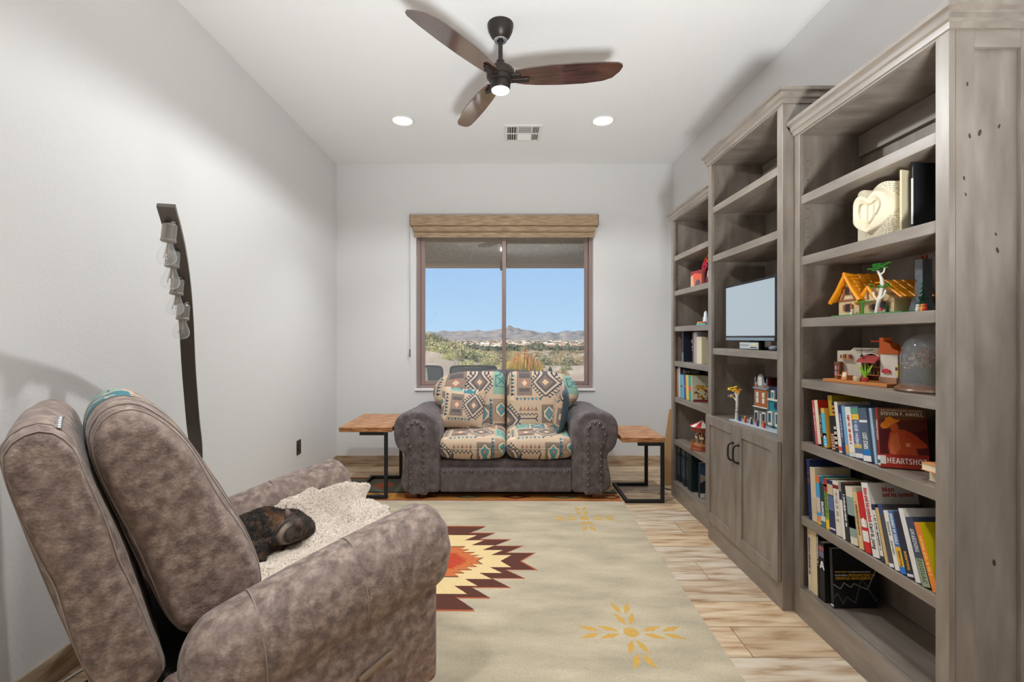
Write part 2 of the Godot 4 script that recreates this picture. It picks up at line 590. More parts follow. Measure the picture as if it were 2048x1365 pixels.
func saw(k: float) -> Array:
	# right upper quarter of the stepped medallion, then mirrored all round
	var tips := [Vector2(0.478, 0.10), Vector2(0.41, 0.19), Vector2(0.336, 0.28), Vector2(0.237, 0.376), Vector2(0.17, 0.48)]
	var q := [Vector2(0.392, 0.0)]
	var zl := 0.0
	for i in 5:
		if i > 0: q.append(Vector2(tips[i].x - 0.10, zl))
		q.append(tips[i])
		zl = tips[i].y
	var out := []
	for p in q: out.append(p * k)
	for i in range(q.size() - 1, -1, -1): out.append(Vector2(-q[i].x, q[i].y) * k)
	for i in range(1, q.size()): out.append(Vector2(-q[i].x, -q[i].y) * k)
	for i in range(q.size() - 1, 0, -1): out.append(Vector2(q[i].x, -q[i].y) * k)
	return out

const RUG_W := 2.44
const RUG_L := 3.18
const RUG_AT := Vector3(-0.31, 0, -2.68)

func rug_print() -> Image:
	var K := 420.0
	var W := int(RUG_W * K); var L := int(RUG_L * K)
	var im := Image.create(W, L, false, Image.FORMAT_RGB8)
	im.fill(rgb(186, 177, 150))
	var n := noise(FastNoiseLite.TYPE_SIMPLEX, 0.006, 4, 77)
	for y in L:
		for x in W:
			var f := 1.0 + 0.10 * n.get_noise_2d(x * 0.7, y * 2.2)
			im.set_pixel(x, y, Color(0.735 * f, 0.685 * f, 0.59 * f))
	var mid := Vector2(W, L) * 0.5
	var put := func(pts: Array, c: Color, at: Vector2, sc := Vector2.ONE):
		var o := []
		for p in pts: o.append(mid + (at + p * sc) * K)
		fillp(im, o, c)
	var brown := rgb(92, 50, 38)
	var cream := rgb(232, 205, 150)
	var orange := rgb(205, 112, 62)
	put.call(saw(1.03), rgb(176, 92, 54), Vector2.ZERO)
	put.call(saw(1.0), brown, Vector2.ZERO)
	put.call(saw(0.72), cream, Vector2.ZERO)
	put.call(saw(0.385), brown, Vector2.ZERO)
	put.call(saw(0.365), orange, Vector2.ZERO)
	put.call(saw(0.19), rgb(190, 70, 40), Vector2.ZERO)
	var gold := rgb(206, 164, 84)
	for sx in [-1, 1]:
		for sz in [-1, 1]:
			var c := Vector2(0.866 * sx, 0.64 * sz)
			var dot := []
			for k in 10: dot.append(Vector2(cos(TAU * k / 10), sin(TAU * k / 10)) * 0.034)
			put.call(dot, gold, c)
			for arm in 4:
				var d := Vector2(cos(PI / 2 * arm), sin(PI / 2 * arm))
				var s := d.orthogonal()
				for k in 2:
					for side in [-1, 1]:
						var b: Vector2 = d * (0.05 + 0.085 * k) + s * 0.008 * side
						put.call([b, b + d * 0.035 + s * 0.030 * side, b + d * 0.095 + s * 0.036 * side, b + d * 0.05 + s * 0.002 * side], gold, c)
	# patterned end bands
	for sz in [-1, 1]:
		var z0: float = 1.59 * sz
		var band := func(a: float, b: float, c: Color):
			var ya: float = z0 - a * sz; var yb: float = z0 - b * sz
			put.call([Vector2(-RUG_W / 2, ya), Vector2(RUG_W / 2, ya), Vector2(RUG_W / 2, yb), Vector2(-RUG_W / 2, yb)], c, Vector2.ZERO)
		band.call(0.0, 0.06, rgb(196, 132, 92))
		band.call(0.03, 0.05, rgb(52, 48, 46))
		band.call(0.06, 0.40, rgb(118, 116, 98))
		band.call(0.40, 0.43, rgb(40, 52, 56))
		band.call(0.43, 0.59, rgb(204, 142, 66))
		band.call(0.59, 0.605, rgb(168, 52, 40))
		for k in 7:
			var at := Vector2(-1.14 + k * 0.38, z0 - 0.23 * sz)
			if k % 2 == 0:
				put.call(saw(0.32), brown, at)
				put.call(saw(0.30), cream, at)
				put.call(saw(0.16), rgb(132, 46, 40), at)
			else:
				put.call(saw(0.2), rgb(196, 104, 66), at)
			var a2 := Vector2(-1.14 + k * 0.38, z0 - 0.51 * sz)
			put.call([Vector2(-0.13, 0), Vector2(0, 0.055), Vector2(0.13, 0), Vector2(0, -0.055)], rgb(128, 36, 34) if k % 2 == 0 else rgb(120, 118, 92), a2)
			put.call([Vector2(-0.06, 0), Vector2(0, 0.03), Vector2(0.06, 0), Vector2(0, -0.03)], rgb(214, 168, 96), a2)
	speckle(im, 0.10, 9, 0.8, 1.3)
	return im

# ---------------------------------------------------------------- room shell
const WIN := [-0.90, 0.889, 0.776, 2.40]   # opening in the back wall: x0, x1, y0, y1

func make_room():
	var w := 0.18
	var b := MB.new()
	b.box(Vector3(0, -0.06, (NEAR + BACK) / 2), Vector3(RIGHT - LEFT + 2 * w, 0.096, NEAR - BACK + 2 * w))
	var floor_o := struct("floor", b, M.grout)
	# wood-look planks run across the room, joints staggered
	var pw := 0.2; var plen := 1.2; var z := BACK
	var row := 0
	var pm := {}
	rng.seed = 4
	while z < NEAR - 0.05:
		var off := fmod(row * 0.43 + 0.1, plen)
		var x := LEFT - off
		while x < RIGHT:
			var x0 := maxf(x, LEFT); var x1 := minf(x + plen, RIGHT)
			if x1 - x0 > 0.03:
				var key := "%.3f" % (x1 - x0)
				if not pm.has(key):
					pm[key] = boxm(Vector3.ZERO, Vector3(x1 - x0 - 0.003, 0.012, pw - 0.003), 0.0012).done()
				part("plank", pm[key], M.planks[rng.randi() % 6], floor_o, Transform3D(Basis(), Vector3((x0 + x1) / 2, -0.006, z + pw / 2)))
			x += plen
		z += pw
		row += 1
	struct("ceiling", boxm(Vector3(0, TOP + 0.1, (NEAR + BACK) / 2), Vector3(RIGHT - LEFT + 2 * w, 0.2, NEAR - BACK + 2 * w)), M.ceiling)
	struct("wall_left", boxm(Vector3(LEFT - w / 2, TOP / 2, (NEAR + BACK) / 2), Vector3(w, TOP, NEAR - BACK + 2 * w)), M.wall)
	struct("wall_right", boxm(Vector3(RIGHT + w / 2, TOP / 2, (NEAR + BACK) / 2), Vector3(w, TOP, NEAR - BACK + 2 * w)), M.wall)
	struct("wall_front", boxm(Vector3((LEFT + RIGHT) / 2, TOP / 2, NEAR + w / 2), Vector3(RIGHT - LEFT, TOP, w)), M.wall)
	b = MB.new()
	var zc := BACK - w / 2
	b.box(Vector3((LEFT + WIN[0]) / 2, TOP / 2, zc), Vector3(WIN[0] - LEFT, TOP, w))
	b.box(Vector3((RIGHT + WIN[1]) / 2, TOP / 2, zc), Vector3(RIGHT - WIN[1], TOP, w))
	b.box(Vector3((WIN[0] + WIN[1]) / 2, WIN[2] / 2, zc), Vector3(WIN[1] - WIN[0], WIN[2], w))
	b.box(Vector3((WIN[0] + WIN[1]) / 2, (TOP + WIN[3]) / 2, zc), Vector3(WIN[1] - WIN[0], TOP - WIN[3], w))
	struct("wall_back", b, M.wall)
	var sill := MB.new()
	sill.cbox(Vector3((WIN[0] + WIN[1]) / 2, WIN[2] - 0.008, BACK - 0.03), Vector3(WIN[1] - WIN[0] + 0.03, 0.022, 0.09), 0.006)
	struct("trim_1", sill, M.wall)
	# baseboards cut from the same planks
	var bh := 0.108; var bt := 0.012
	var along := func(called: String, a: Vector3, c: Vector3):
		var n := int(ceil((c - a).length() / 1.2))
		var o := Node3D.new()
		o.name = called
		add_child(o)
		o.set_meta("kind", "structure")
		for i in n:
			var p := a.lerp(c, (i + 0.5) / n)
			var ln := (c - a).length() / n - 0.003
			var s := Vector3(ln, bh, bt) if absf(c.x - a.x) > absf(c.z - a.z) else Vector3(bt, bh, ln)
			var m: Material = M.planks[(i * 2 + 3) % 6] if s.x > s.z else M.board_along[i % 2]
			part("plank", boxm(p + Vector3(0, bh / 2, 0), s, 0.0015), m, o)
	M.board_along = []
	for i in 2:
		var mm: StandardMaterial3D = M.planks[3 - i * 2].duplicate()
		mm.uv1_scale = Vector3(3.0, 3.4, 0.42)
		M.board_along.append(mm)
	along.call("baseboard_back", Vector3(LEFT + bt, 0, BACK + bt / 2), Vector3(RIGHT - bt, 0, BACK + bt / 2))
	along.call("baseboard_left", Vector3(LEFT + bt / 2, 0, BACK + bt), Vector3(LEFT + bt / 2, 0, NEAR))
	along.call("baseboard_right", Vector3(RIGHT - bt / 2, 0, BACK + bt), Vector3(RIGHT - bt / 2, 0, -3.84))

func make_window():
	var win := Node3D.new()
	win.name = "window_1"
	add_child(win)
	win.set_meta("kind", "structure")
	win.set_meta("label", "two-panel sliding window with brown metal frame")
	var x0: float = WIN[0]; var x1: float = WIN[1]; var y0: float = WIN[2]; var y1: float = WIN[3]
	var zf := BACK - 0.115
	var fr := func(called: String, a: float, c: float, lo: float, hi: float, zc: float, wd: float, dp: float, m: Material):
		var b := MB.new()
		b.cbox(Vector3(a + wd / 2, (lo + hi) / 2, zc), Vector3(wd, hi - lo, dp), 0.003)
		b.cbox(Vector3(c - wd / 2, (lo + hi) / 2, zc), Vector3(wd, hi - lo, dp), 0.003)
		b.cbox(Vector3((a + c) / 2, lo + wd / 2, zc), Vector3(c - a - wd * 2, wd, dp), 0.003)
		b.cbox(Vector3((a + c) / 2, hi - wd / 2, zc), Vector3(c - a - wd * 2, wd, dp), 0.003)
		return part(called, b, m, win)
	fr.call("outer_frame", x0, x1, y0, y1, zf, 0.032, 0.1, M.frame)
	var xm := (1008.0 - CX) * 4.78 / FOC
	var left: MeshInstance3D = fr.call("sliding_sash", x0 + 0.034, xm + 0.022, y0 + 0.034, y1 - 0.034, zf + 0.022, 0.042, 0.03, M.frame)
	part("pane", boxm(Vector3((x0 + xm) / 2, (y0 + y1) / 2, zf + 0.022), Vector3(xm - x0 - 0.05, y1 - y0 - 0.12, 0.005)), M.pane, left)
	part("latch", boxm(Vector3(xm - 0.03, 2.03, zf + 0.045), Vector3(0.018, 0.09, 0.02), 0.004), M.bronze, left)
	var right: MeshInstance3D = fr.call("fixed_sash", xm - 0.022, x1 - 0.034, y0 + 0.034, y1 - 0.034, zf - 0.022, 0.036, 0.03, M.frame)
	part("pane", boxm(Vector3((x1 + xm) / 2, (y0 + y1) / 2, zf - 0.022), Vector3(x1 - xm - 0.06, y1 - y0 - 0.12, 0.005)), M.pane, right)

	# roller shade rolled up under its cassette
	var t := thing("roller_shade", "tan woven roller shade rolled up in a wood-look cassette over the window", "window shade", Vector3(0, 0, BACK))
	var a := (820.0 - CX) * 4.59 / FOC; var c := (1197.0 - CX) * 4.59 / FOC
	var ty := EYE + (CY - 430.0) * 4.59 / FOC; var by := EYE + (CY - 450.5) * 4.59 / FOC
	part("cassette", boxm(Vector3((a + c) / 2, (ty + by) / 2, 0.05), Vector3(c - a, ty - by, 0.1), 0.003), M.shade_cloth, t)
	for s in [a, c]:
		part("end_cap", boxm(Vector3(s, (ty + by) / 2, 0.05), Vector3(0.006, ty - by + 0.004, 0.102), 0.001), M.frame_dark, t)
	var b := MB.new()
	var roll := []
	for k in 16: roll.append(Vector2(cos(TAU * k / 16) * 0.034, sin(TAU * k / 16) * 0.034))
	b.prism(PackedVector2Array(roll), c - a - 0.05, Transform3D(Basis(Vector3(0, 0, -1), Vector3(0, 1, 0), Vector3(1, 0, 0)), Vector3(a + 0.025, by - 0.022, 0.045)), Vector2.ONE, true)
	part("cloth_roll", b, M.shade_cloth, t)
	part("cloth", boxm(Vector3((a + c) / 2, by - 0.06, 0.03), Vector3(c - a - 0.06, 0.09, 0.003)), M.shade_cloth, t)
	part("hem_bar", boxm(Vector3((a + c) / 2, EYE + (CY - 467.0) * 4.62 / FOC, 0.03), Vector3(c - a - 0.055, 0.028, 0.016), 0.004), M.shade_cloth, t)
	var wx := (818.5 - CX) * 4.6 / FOC
	b = MB.new()
	b.tube([Vector3(wx, by, 0.06), Vector3(wx, EYE + (CY - 700.0) * 4.62 / FOC, 0.06)], 0.0025, 6)
	part("cord", b, M.nickel, t)
	part("cord_weight", boxm(Vector3(wx, EYE + (CY - 707.0) * 4.62 / FOC, 0.06), Vector3(0.012, 0.075, 0.012), 0.003), M.frame_dark, t)

# ---------------------------------------------------------------- ceiling
func make_ceiling_things():
	var can_mat := glow(Color(1.0, 0.97, 0.92), 1.6)
	var rx := MB.new()
	rx.lathe([Vector2(0.078, -0.001), Vector2(0.098, -0.001), Vector2(0.098, -0.006), Vector2(0.088, -0.010), Vector2(0.078, -0.004), Vector2(0.078, -0.001)], Vector3.ZERO, 32)
	var ring := rx.done()
	rx = MB.new()
	rx.lathe([Vector2(0.0, -0.006), Vector2(0.079, -0.003), Vector2(0.079, -0.001), Vector2(0.0, -0.001)], Vector3.ZERO, 32)
	var lens := rx.done()
	for a in [[-0.829, -3.75, "recessed ceiling light at the window end, over the space by the lamp wall"], [0.788, -3.75, "recessed ceiling light at the window end, over the bookcase side"], [-0.829, -0.8, "recessed ceiling light above the recliner"], [0.788, -0.8, "recessed ceiling light above the tall bookcase end panel"]]:
		var t := thing("recessed_light", a[2], "ceiling light", Vector3(a[0], TOP, a[1]), 0, "recessed ceiling lights")
		part("trim_ring", ring, M.white, t)
		part("lens", lens, can_mat, t)
		var l := SpotLight3D.new()
		l.name = "lamp_light"
		l.light_size = 0.075
		l.spot_angle = 45.0
		l.spot_angle_attenuation = 1.0
		l.spot_range = 12.0
		l.spot_attenuation = 2.0
		l.light_energy = CAN_POWER
		l.light_color = Color(0.975, 0.988, 0.992)
		l.shadow_enabled = true
		l.position = Vector3(0, -0.085, 0)
		l.rotation_degrees.x = -90
		t.add_child(l)

	# square supply register
	var v := thing("ceiling_vent", "white square louvred air register in the ceiling", "air vent", Vector3(0.15, TOP, -3.985))
	var b := MB.new()
	var s := 0.159
	for q in [[Vector3(0, -0.004, -s + 0.014), Vector3(s * 2, 0.008, 0.028)], [Vector3(0, -0.004, s - 0.014), Vector3(s * 2, 0.008, 0.028)], [Vector3(-s + 0.014, -0.004, 0), Vector3(0.028, 0.008, s * 2 - 0.056)], [Vector3(s - 0.014, -0.004, 0), Vector3(0.028, 0.008, s * 2 - 0.056)], [Vector3(-0.045, -0.004, 0), Vector3(0.012, 0.008, 0.262)], [Vector3(0.075, -0.004, 0), Vector3(0.012, 0.008, 0.262)], [Vector3(0, -0.004, 0.0), Vector3(0.262, 0.008, 0.012)]]:
		b.cbox(q[0], q[1], 0.0015)
	part("frame", b, M.white, v)
	part("duct", boxm(Vector3(0, -0.0005, 0), Vector3(0.27, 0.001, 0.27)), plain(rgb(70, 66, 60), 0.8), v)
	var slat := boxm(Vector3.ZERO, Vector3(0.006, 0.002, 0.125), 0.0).done()
	var slat2 := boxm(Vector3.ZERO, Vector3(0.11, 0.002, 0.006), 0.0).done()
	for zz in [-0.065, 0.065]:
		for k in 4:
			for side in [-1, 1]:
				part("slat", slat, M.white, v, Transform3D(turned(Vector3(0, 0, 1), 40 * side), Vector3((-0.118 + k * 0.02) if side < 0 else (0.092 + k * 0.014), -0.004, zz)))
		for k in 9:
			part("slat", slat2, M.white, v, Transform3D(turned(Vector3(1, 0, 0), -40 if zz < 0 else 35), Vector3(0.015, -0.004, zz - 0.052 + k * 0.013)))

	make_fan()

func make_fan():
	var hub := Vector3(-0.027, 2.756, -2.604)
	var t := thing("ceiling_fan", "three-blade ceiling fan with bronze motor and dark wood blades", "ceiling fan", Vector3(hub.x, TOP, hub.z))
	var h := hub.y - TOP
	var b := MB.new()
	b.lathe([Vector2(0.0, -0.088), Vector2(0.026, -0.088), Vector2(0.034, -0.084), Vector2(0.052, -0.066), Vector2(0.067, -0.036), Vector2(0.073, -0.008), Vector2(0.073, 0.0), Vector2(0.0, 0.0)], Vector3.ZERO, 32)
	part("canopy", b, M.bronze, t)
	b = MB.new()
	b.lathe([Vector2(0.020, -0.090), Vector2(0.034, -0.092), Vector2(0.037, -0.086), Vector2(0.03, -0.082), Vector2(0.02, -0.085), Vector2(0.02, -0.09)], Vector3.ZERO, 24)
	part("canopy_ring", b, M.chrome_nail, t)
	b = MB.new()
	b.lathe([Vector2(0.0, h + 0.06), Vector2(0.0125, h + 0.06), Vector2(0.0125, -0.075), Vector2(0, -0.075)], Vector3.ZERO, 16)
	part("downrod", b, M.bronze, t)
	b = MB.new()
	b.lathe([Vector2(0.0, h - 0.03), Vector2(0.052, h - 0.03), Vector2(0.064, h - 0.022), Vector2(0.070, h - 0.004), Vector2(0.076, h - 0.002), Vector2(0.080, h + 0.012), Vector2(0.079, h + 0.032), Vector2(0.070, h + 0.044), Vector2(0.056, h + 0.054), Vector2(0.03, h + 0.060), Vector2(0.024, h + 0.070), Vector2(0.022, h + 0.092), Vector2(0.016, h + 0.098), Vector2(0.0, h + 0.098)], Vector3.ZERO, 36)
	part("motor", b, M.bronze, t)
	b = MB.new()
	b.lathe([Vector2(0.0, h - 0.072), Vector2(0.050, h - 0.072), Vector2(0.054, h - 0.066), Vector2(0.056, h - 0.05), Vector2(0.056, h - 0.03), Vector2(0.0, h - 0.03)], Vector3.ZERO, 32)
	part("light_kit", b, M.bronze, t)
	b = MB.new()
	b.lathe([Vector2(0.0, h - 0.088), Vector2(0.02, h - 0.0875), Vector2(0.038, h - 0.084), Vector2(0.048, h - 0.078), Vector2(0.051, h - 0.0722), Vector2(0.0, h - 0.0722)], Vector3.ZERO, 32)
	part("light_lens", b, glow(Color(1, 0.98, 0.95), 1.1), t)
	part("receiver_eye", boxm(Vector3(-0.004, h - 0.0885, 0), Vector3(0.004, 0.002, 0.004)), M.black, t)
	var l := SpotLight3D.new()
	l.name = "lamp_light"
	l.light_size = 0.04
	l.spot_angle = 88.0
	l.spot_angle_attenuation = 0.2
	l.light_energy = FAN_POWER
	l.light_color = Color(0.975, 0.988, 0.992)
	l.spot_range = 12.0
	l.spot_attenuation = 2.0
	l.shadow_enabled = true
	l.position = Vector3(0, h - 0.135, 0)
	l.rotation_degrees.x = -90
	t.add_child(l)
	# one blade along +x, wide and thin with a swept tip, pitched about its length
	var out := PackedVector2Array()
	var lead := [[0.085, 0.046], [0.16, 0.058], [0.28, 0.068], [0.42, 0.072], [0.56, 0.069], [0.64, 0.062], [0.662, 0.050], [0.668, 0.034]]
	var trail := [[0.655, 0.0], [0.62, -0.042], [0.57, -0.062], [0.46, -0.075], [0.32, -0.076], [0.2, -0.068], [0.13, -0.058], [0.085, -0.046]]
	for p in lead: out.append(Vector2(p[0], p[1]))
	for p in trail: out.append(Vector2(p[0], p[1]))
	b = MB.new()
	b.prism(out, 0.007, Transform3D(Basis(Vector3(1, 0, 0), Vector3(0, 0, 1), Vector3(0, -1, 0)), Vector3(0, 0.0035, 0)))
	var blade := b.done()
	b = MB.new()
	b.rbox(Vector3(0.105, -0.011, -0.016), Vector3(0.11, 0.012, 0.030), 0.005, 2)
	b.rbox(Vector3(0.085, -0.004, 0.0), Vector3(0.06, 0.018, 0.06), 0.006, 2)
	var iron := b.done()
	for k in 3:
		var f := Basis(Vector3.UP, -deg_to_rad(5.5 + 120.0 * k)) * turned(Vector3(1, 0, 0), -12.0)
		var o := part("blade", blade, M.walnut, t, Transform3D(f, Vector3(0, h, 0)))
		part("blade_arm", iron, M.bronze, o)

# ---------------------------------------------------------------- floor lamp
func smooth_path(pts: Array, per := 6) -> Array:
	var out := []
	for i in pts.size() - 1:
		var p0: Vector3 = pts[maxi(i - 1, 0)]; var p1: Vector3 = pts[i]; var p2: Vector3 = pts[i + 1]; var p3: Vector3 = pts[mini(i + 2, pts.size() - 1)]
		for k in per: out.append(p1.cubic_interpolate(p2, p0, p3, float(k) / per))
	out.append(pts[-1])
	return out

func make_floor_lamp():
	var base := Vector3(-1.497, 0, -2.25)
	var t := thing("floor_lamp", "arched metal floor lamp with four bare clear bulbs", "floor lamp", base)
	var pts := [Vector3(0, 0.02, 0), Vector3(0, 0.45, 0), Vector3(0.003, 0.75, 0.004), px(386, 840, 2.235) - base, px(378, 740, 2.16) - base, px(372.5, 640, 2.02) - base, px(365, 560, 1.87) - base, px(352, 485, 1.72) - base, px(332, 411, 1.60) - base]
	var path := smooth_path(pts, 5)
	var side := Vector3(0.89, 0, -0.45).normalized()
	var rings := []
	for i in path.size():
		var d: Vector3 = (path[mini(i + 1, path.size() - 1)] - path[maxi(i - 1, 0)]).normalized()
		var s := (side - d * side.dot(d)).normalized()
		var n := s.cross(d)
		var r := []
		for q in [Vector2(1, 1), Vector2(-1, 1), Vector2(-1, -1), Vector2(1, -1)]: r.append(path[i] + s * q.x * 0.0265 + n * q.y * 0.009)
		r.reverse()
		rings.append(r)
	var b := MB.new()
	var bar_mesh := MB.new()
	rings = bar_mesh.facing_out(rings)
	for i in rings.size() - 1:   # flat-shaded bar: each side keeps its edge
		for k in 4:
			var k2 := (k + 1) % 4
			bar_mesh.st.set_smooth_group(100 + k)
			bar_mesh.quad(rings[i][k], rings[i][k2], rings[i + 1][k2], rings[i + 1][k])
	bar_mesh.flat()
	bar_mesh.quad(rings[-1][0], rings[-1][1], rings[-1][2], rings[-1][3])
	part("arched_bar", bar_mesh, plain(rgb(104, 98, 92), 0.36, 0.45), t)
	b = MB.new()
	b.lathe([Vector2(0, 0), Vector2(0.15, 0), Vector2(0.15, 0.018), Vector2(0.142, 0.025), Vector2(0, 0.025)], Vector3.ZERO, 32)
	part("base", b, plain(rgb(104, 98, 92), 0.36, 0.45), t)
	b = MB.new()
	b.lathe([Vector2(0.0, -0.040), Vector2(0.019, -0.040), Vector2(0.024, -0.036), Vector2(0.024, -0.030), Vector2(0.0225, -0.028), Vector2(0.0225, 0.022), Vector2(0.018, 0.028), Vector2(0.0, 0.030)], Vector3.ZERO, 20)
	b.tube([Vector3(0, 0.02, 0), Vector3(0.003, 0.034, -0.008), Vector3(0.006, 0.04, -0.016)], 0.010, 8)
	var socket := b.done()
	b = MB.new()
	b.lathe([Vector2(0.0, -0.086), Vector2(0.012, -0.0845), Vector2(0.022, -0.079), Vector2(0.0295, -0.069), Vector2(0.031, -0.058), Vector2(0.028, -0.044), Vector2(0.022, -0.03), Vector2(0.016, -0.015), Vector2(0.0135, -0.004), Vector2(0.0, -0.004)], Vector3.ZERO, 20)
	var bulb := b.done()
	b = MB.new()
	for k in 5:
		var a := TAU * k / 5
		b.tube([Vector3(cos(a) * 0.005, -0.02, sin(a) * 0.005), Vector3(cos(a + 0.5) * 0.011, -0.062, sin(a + 0.5) * 0.011)], 0.0007, 4)
	b.tube([Vector3(0, -0.004, 0), Vector3(0, -0.045, 0)], 0.004, 6)
	var wires := b.done()
	var clear := glass(0.1)
	var turn_o := Basis(Vector3(0, 0, 1), deg_to_rad(-6))
	for s in [[338.5, 463, 1.64], [345.5, 515, 1.735], [354.5, 571, 1.845], [366.5, 622, 1.945]]:
		var at := px(s[0], s[1], s[2]) - base
		var o := part("socket", socket, M.nickel, t, Transform3D(turn_o, at))
		var g := part("bulb", bulb, clear, t, Transform3D(turn_o, at + Vector3(-0.003, -0.034, 0)))
		part("filament", wires, plain(rgb(150, 132, 96), 0.4, 0.4), g)

# ---------------------------------------------------------------- small room things
func make_small_room_things():
	var t := thing("wall_outlet", "dark brown outlet plate on the white wall beside the recliner", "outlet", Vector3(LEFT, 0.395, -3.827))
	part("plate", boxm(Vector3(0.003, 0, 0), Vector3(0.006, 0.118, 0.074), 0.002), plain(rgb(58, 46, 38), 0.45), t)
	for y in [-0.02, 0.02]:
		part("receptacle", boxm(Vector3(0.007, y, 0), Vector3(0.004, 0.028, 0.034), 0.0015), plain(rgb(38, 30, 26), 0.4), t)
	# cables on the floor behind the recliner
	var b := MB.new()
	b.tube(smooth_path([Vector3(-1.68, 0.006, -1.60), Vector3(-1.668, 0.006, -1.70), Vector3(-1.65, 0.006, -1.80), Vector3(-1.615, 0.006, -1.87), Vector3(-1.58, 0.006, -1.89), Vector3(-1.55, 0.006, -1.86)], 6), 0.0045, 8)
	tag(part("power_cord", b, M.white, self), "white power cord curling over the floor by the baseboard", "cord")
	b = MB.new()
	b.tube(smooth_path([Vector3(-1.545, 0.005, -1.66), Vector3(-1.568, 0.005, -1.70), Vector3(-1.575, 0.005, -1.75), Vector3(-1.562, 0.006, -1.80), Vector3(-1.55, 0.006, -1.82)], 6), 0.0045, 8)
	tag(part("power_cord", b, M.black, self), "black power cord disappearing under the recliner", "cord")
	# board leaning behind the last bookcase
	t = thing("leaning_board", "pale wooden board propped up behind the side table at the end bookcase", "board", Vector3(1.50, 0, -4.1))
	b = MB.new()
	b.prism(PackedVector2Array([Vector2(-0.118, 0), Vector2(0.12, 0), Vector2(0.12, 0.66), Vector2(-0.04, 0.66), Vector2(-0.085, 0.40)]), 0.018, Transform3D(turned(Vector3(1, 0, 0), -4), Vector3(0, 0.0015, 0)))
	part("panel", b, plain(rgb(206, 166, 118), 0.6), t)
	part("pull_tag", boxm(Vector3(-0.075, 0.5, 0.055), Vector3(0.012, 0.085, 0.003), 0.001), M.white, t, Transform3D(turned(Vector3(0, 0, 1), -12), Vector3(0.085, 0.0, -0.001)))
	b = MB.new()
	b.tube(smooth_path([Vector3(1.35, 0.08, -4.0), Vector3(1.355, 0.02, -3.99), Vector3(1.38, 0.006, -3.97), Vector3(1.43, 0.006, -3.93), Vector3(1.5, 0.006, -3.87)], 6), 0.004, 6)
	tag(part("power_cord", b, M.black, self), "black cord lying on the floor between side table and bookcase", "cord")

func make_rug():
	var b := MB.new()
	var hw := RUG_W / 2; var hl := RUG_L / 2
	var t := 0.011
	b.flat()
	b.quad(Vector3(-hw, t, hl), Vector3(hw, t, hl), Vector3(hw, t, -hl), Vector3(-hw, t, -hl))
	var o := thing("area_rug", "sage beige wool rug with stepped brown and cream medallion and gold flowers", "rug", RUG_AT + Vector3(0, 0.0005, 0), deg_to_rad(-0.7))
	part("pile", b, M.rug, o)
	b = MB.new()
	b.flat()
	var c := [Vector3(-hw, 0, hl), Vector3(hw, 0, hl), Vector3(hw, 0, -hl), Vector3(-hw, 0, -hl)]
	for i in 4:
		var p: Vector3 = c[i]; var q: Vector3 = c[(i + 1) % 4]
		b.quad(p, q, q + Vector3(0, t - 0.0001, 0), p + Vector3(0, t - 0.0001, 0))
	part("binding", b, M.rug_side, o)

func side_table(label: String, at: Vector3, w: float, dp: float, h: float, bx0: float, bx1: float, legx: float, fz: float, bz: float):
	# at: floor point under the middle of the top
	var t := thing("side_table", label, "side table", at, 0, "c-shaped side tables beside the loveseat")
	var th := 0.038
	var n := 3
	for k in n:
		var z0 := -dp / 2 + dp * k / n; var z1 := -dp / 2 + dp * (k + 1) / n
		part("top_plank", boxm(Vector3(0, h - th / 2, (z0 + z1) / 2), Vector3(w, th, z1 - z0 - 0.0008), 0.003), M.sheesham, t, Transform3D(Basis(), Vector3.ZERO))
	var s := 0.026
	for z in [fz, bz]:
		part("leg", boxm(Vector3(legx, (h - th) / 2 + 0.001, z), Vector3(s, h - th - 0.002, s), 0.002), M.blacksteel, t)
	var b := MB.new()
	for z in [fz, bz]:
		var xa := minf(bx0, legx) ; var xb := maxf(bx1, legx)
		if legx > (bx0 + bx1) / 2: xb = legx - s / 2
		else: xa = legx + s / 2
		b.cbox(Vector3((xa + xb) / 2, s / 2, z), Vector3(xb - xa, s, s), 0.002)
	var far := bx0 if legx > (bx0 + bx1) / 2 else bx1
	b.cbox(Vector3(far + s / 2, s / 2, (fz + bz) / 2), Vector3(s, s, absf(fz - bz) - s), 0.002)
	part("base_frame", b, M.blacksteel, t)
	b = MB.new()
	for z in [fz, bz]: b.cbox(Vector3((legx) * 0.3, h - th - s / 2, z), Vector3(absf(legx) * 1.2, s, s), 0.002)
	part("top_rail", b, M.blacksteel, t)

func make_side_tables():
	# the taller one stands on the rug's end band
	side_table("taller c-shaped side table with warm wood top standing on the rug end", Vector3(-1.112, 0.0115, -4.02), 0.42, 0.66, 0.572, -0.12, 0.0, 0.16, 0.31, -0.22)
	side_table("shorter c-shaped side table with warm wood top between loveseat and bookcase", Vector3(1.085, 0.0, -3.89), 0.335, 0.50, 0.513, -0.145, 0.0, 0.148, 0.24, -0.18)

# ---------------------------------------------------------------- loveseat
func resample(pts: Array, n: int) -> Array:
	# closed smooth curve through 2D points
	var c := []
	var m := pts.size()
	for i in m:
		for k in 8:
			c.append((pts[i] as Vector2).cubic_interpolate(pts[(i + 1) % m], pts[(i - 1 + m) % m], pts[(i + 2) % m], k / 8.0))
	var tot := 0.0
	for i in c.size(): tot += (c[i] as Vector2).distance_to(c[(i + 1) % c.size()])
	var out := []
	var step := tot / n; var acc := 0.0; var need := 0.0
	for i in c.size():
		var a: Vector2 = c[i]; var b: Vector2 = c[(i + 1) % c.size()]
		var d := a.distance_to(b)
		while need < acc + d and out.size() < n:
			out.append(a.lerp(b, (need - acc) / d))
			need += step
		acc += d
	return out

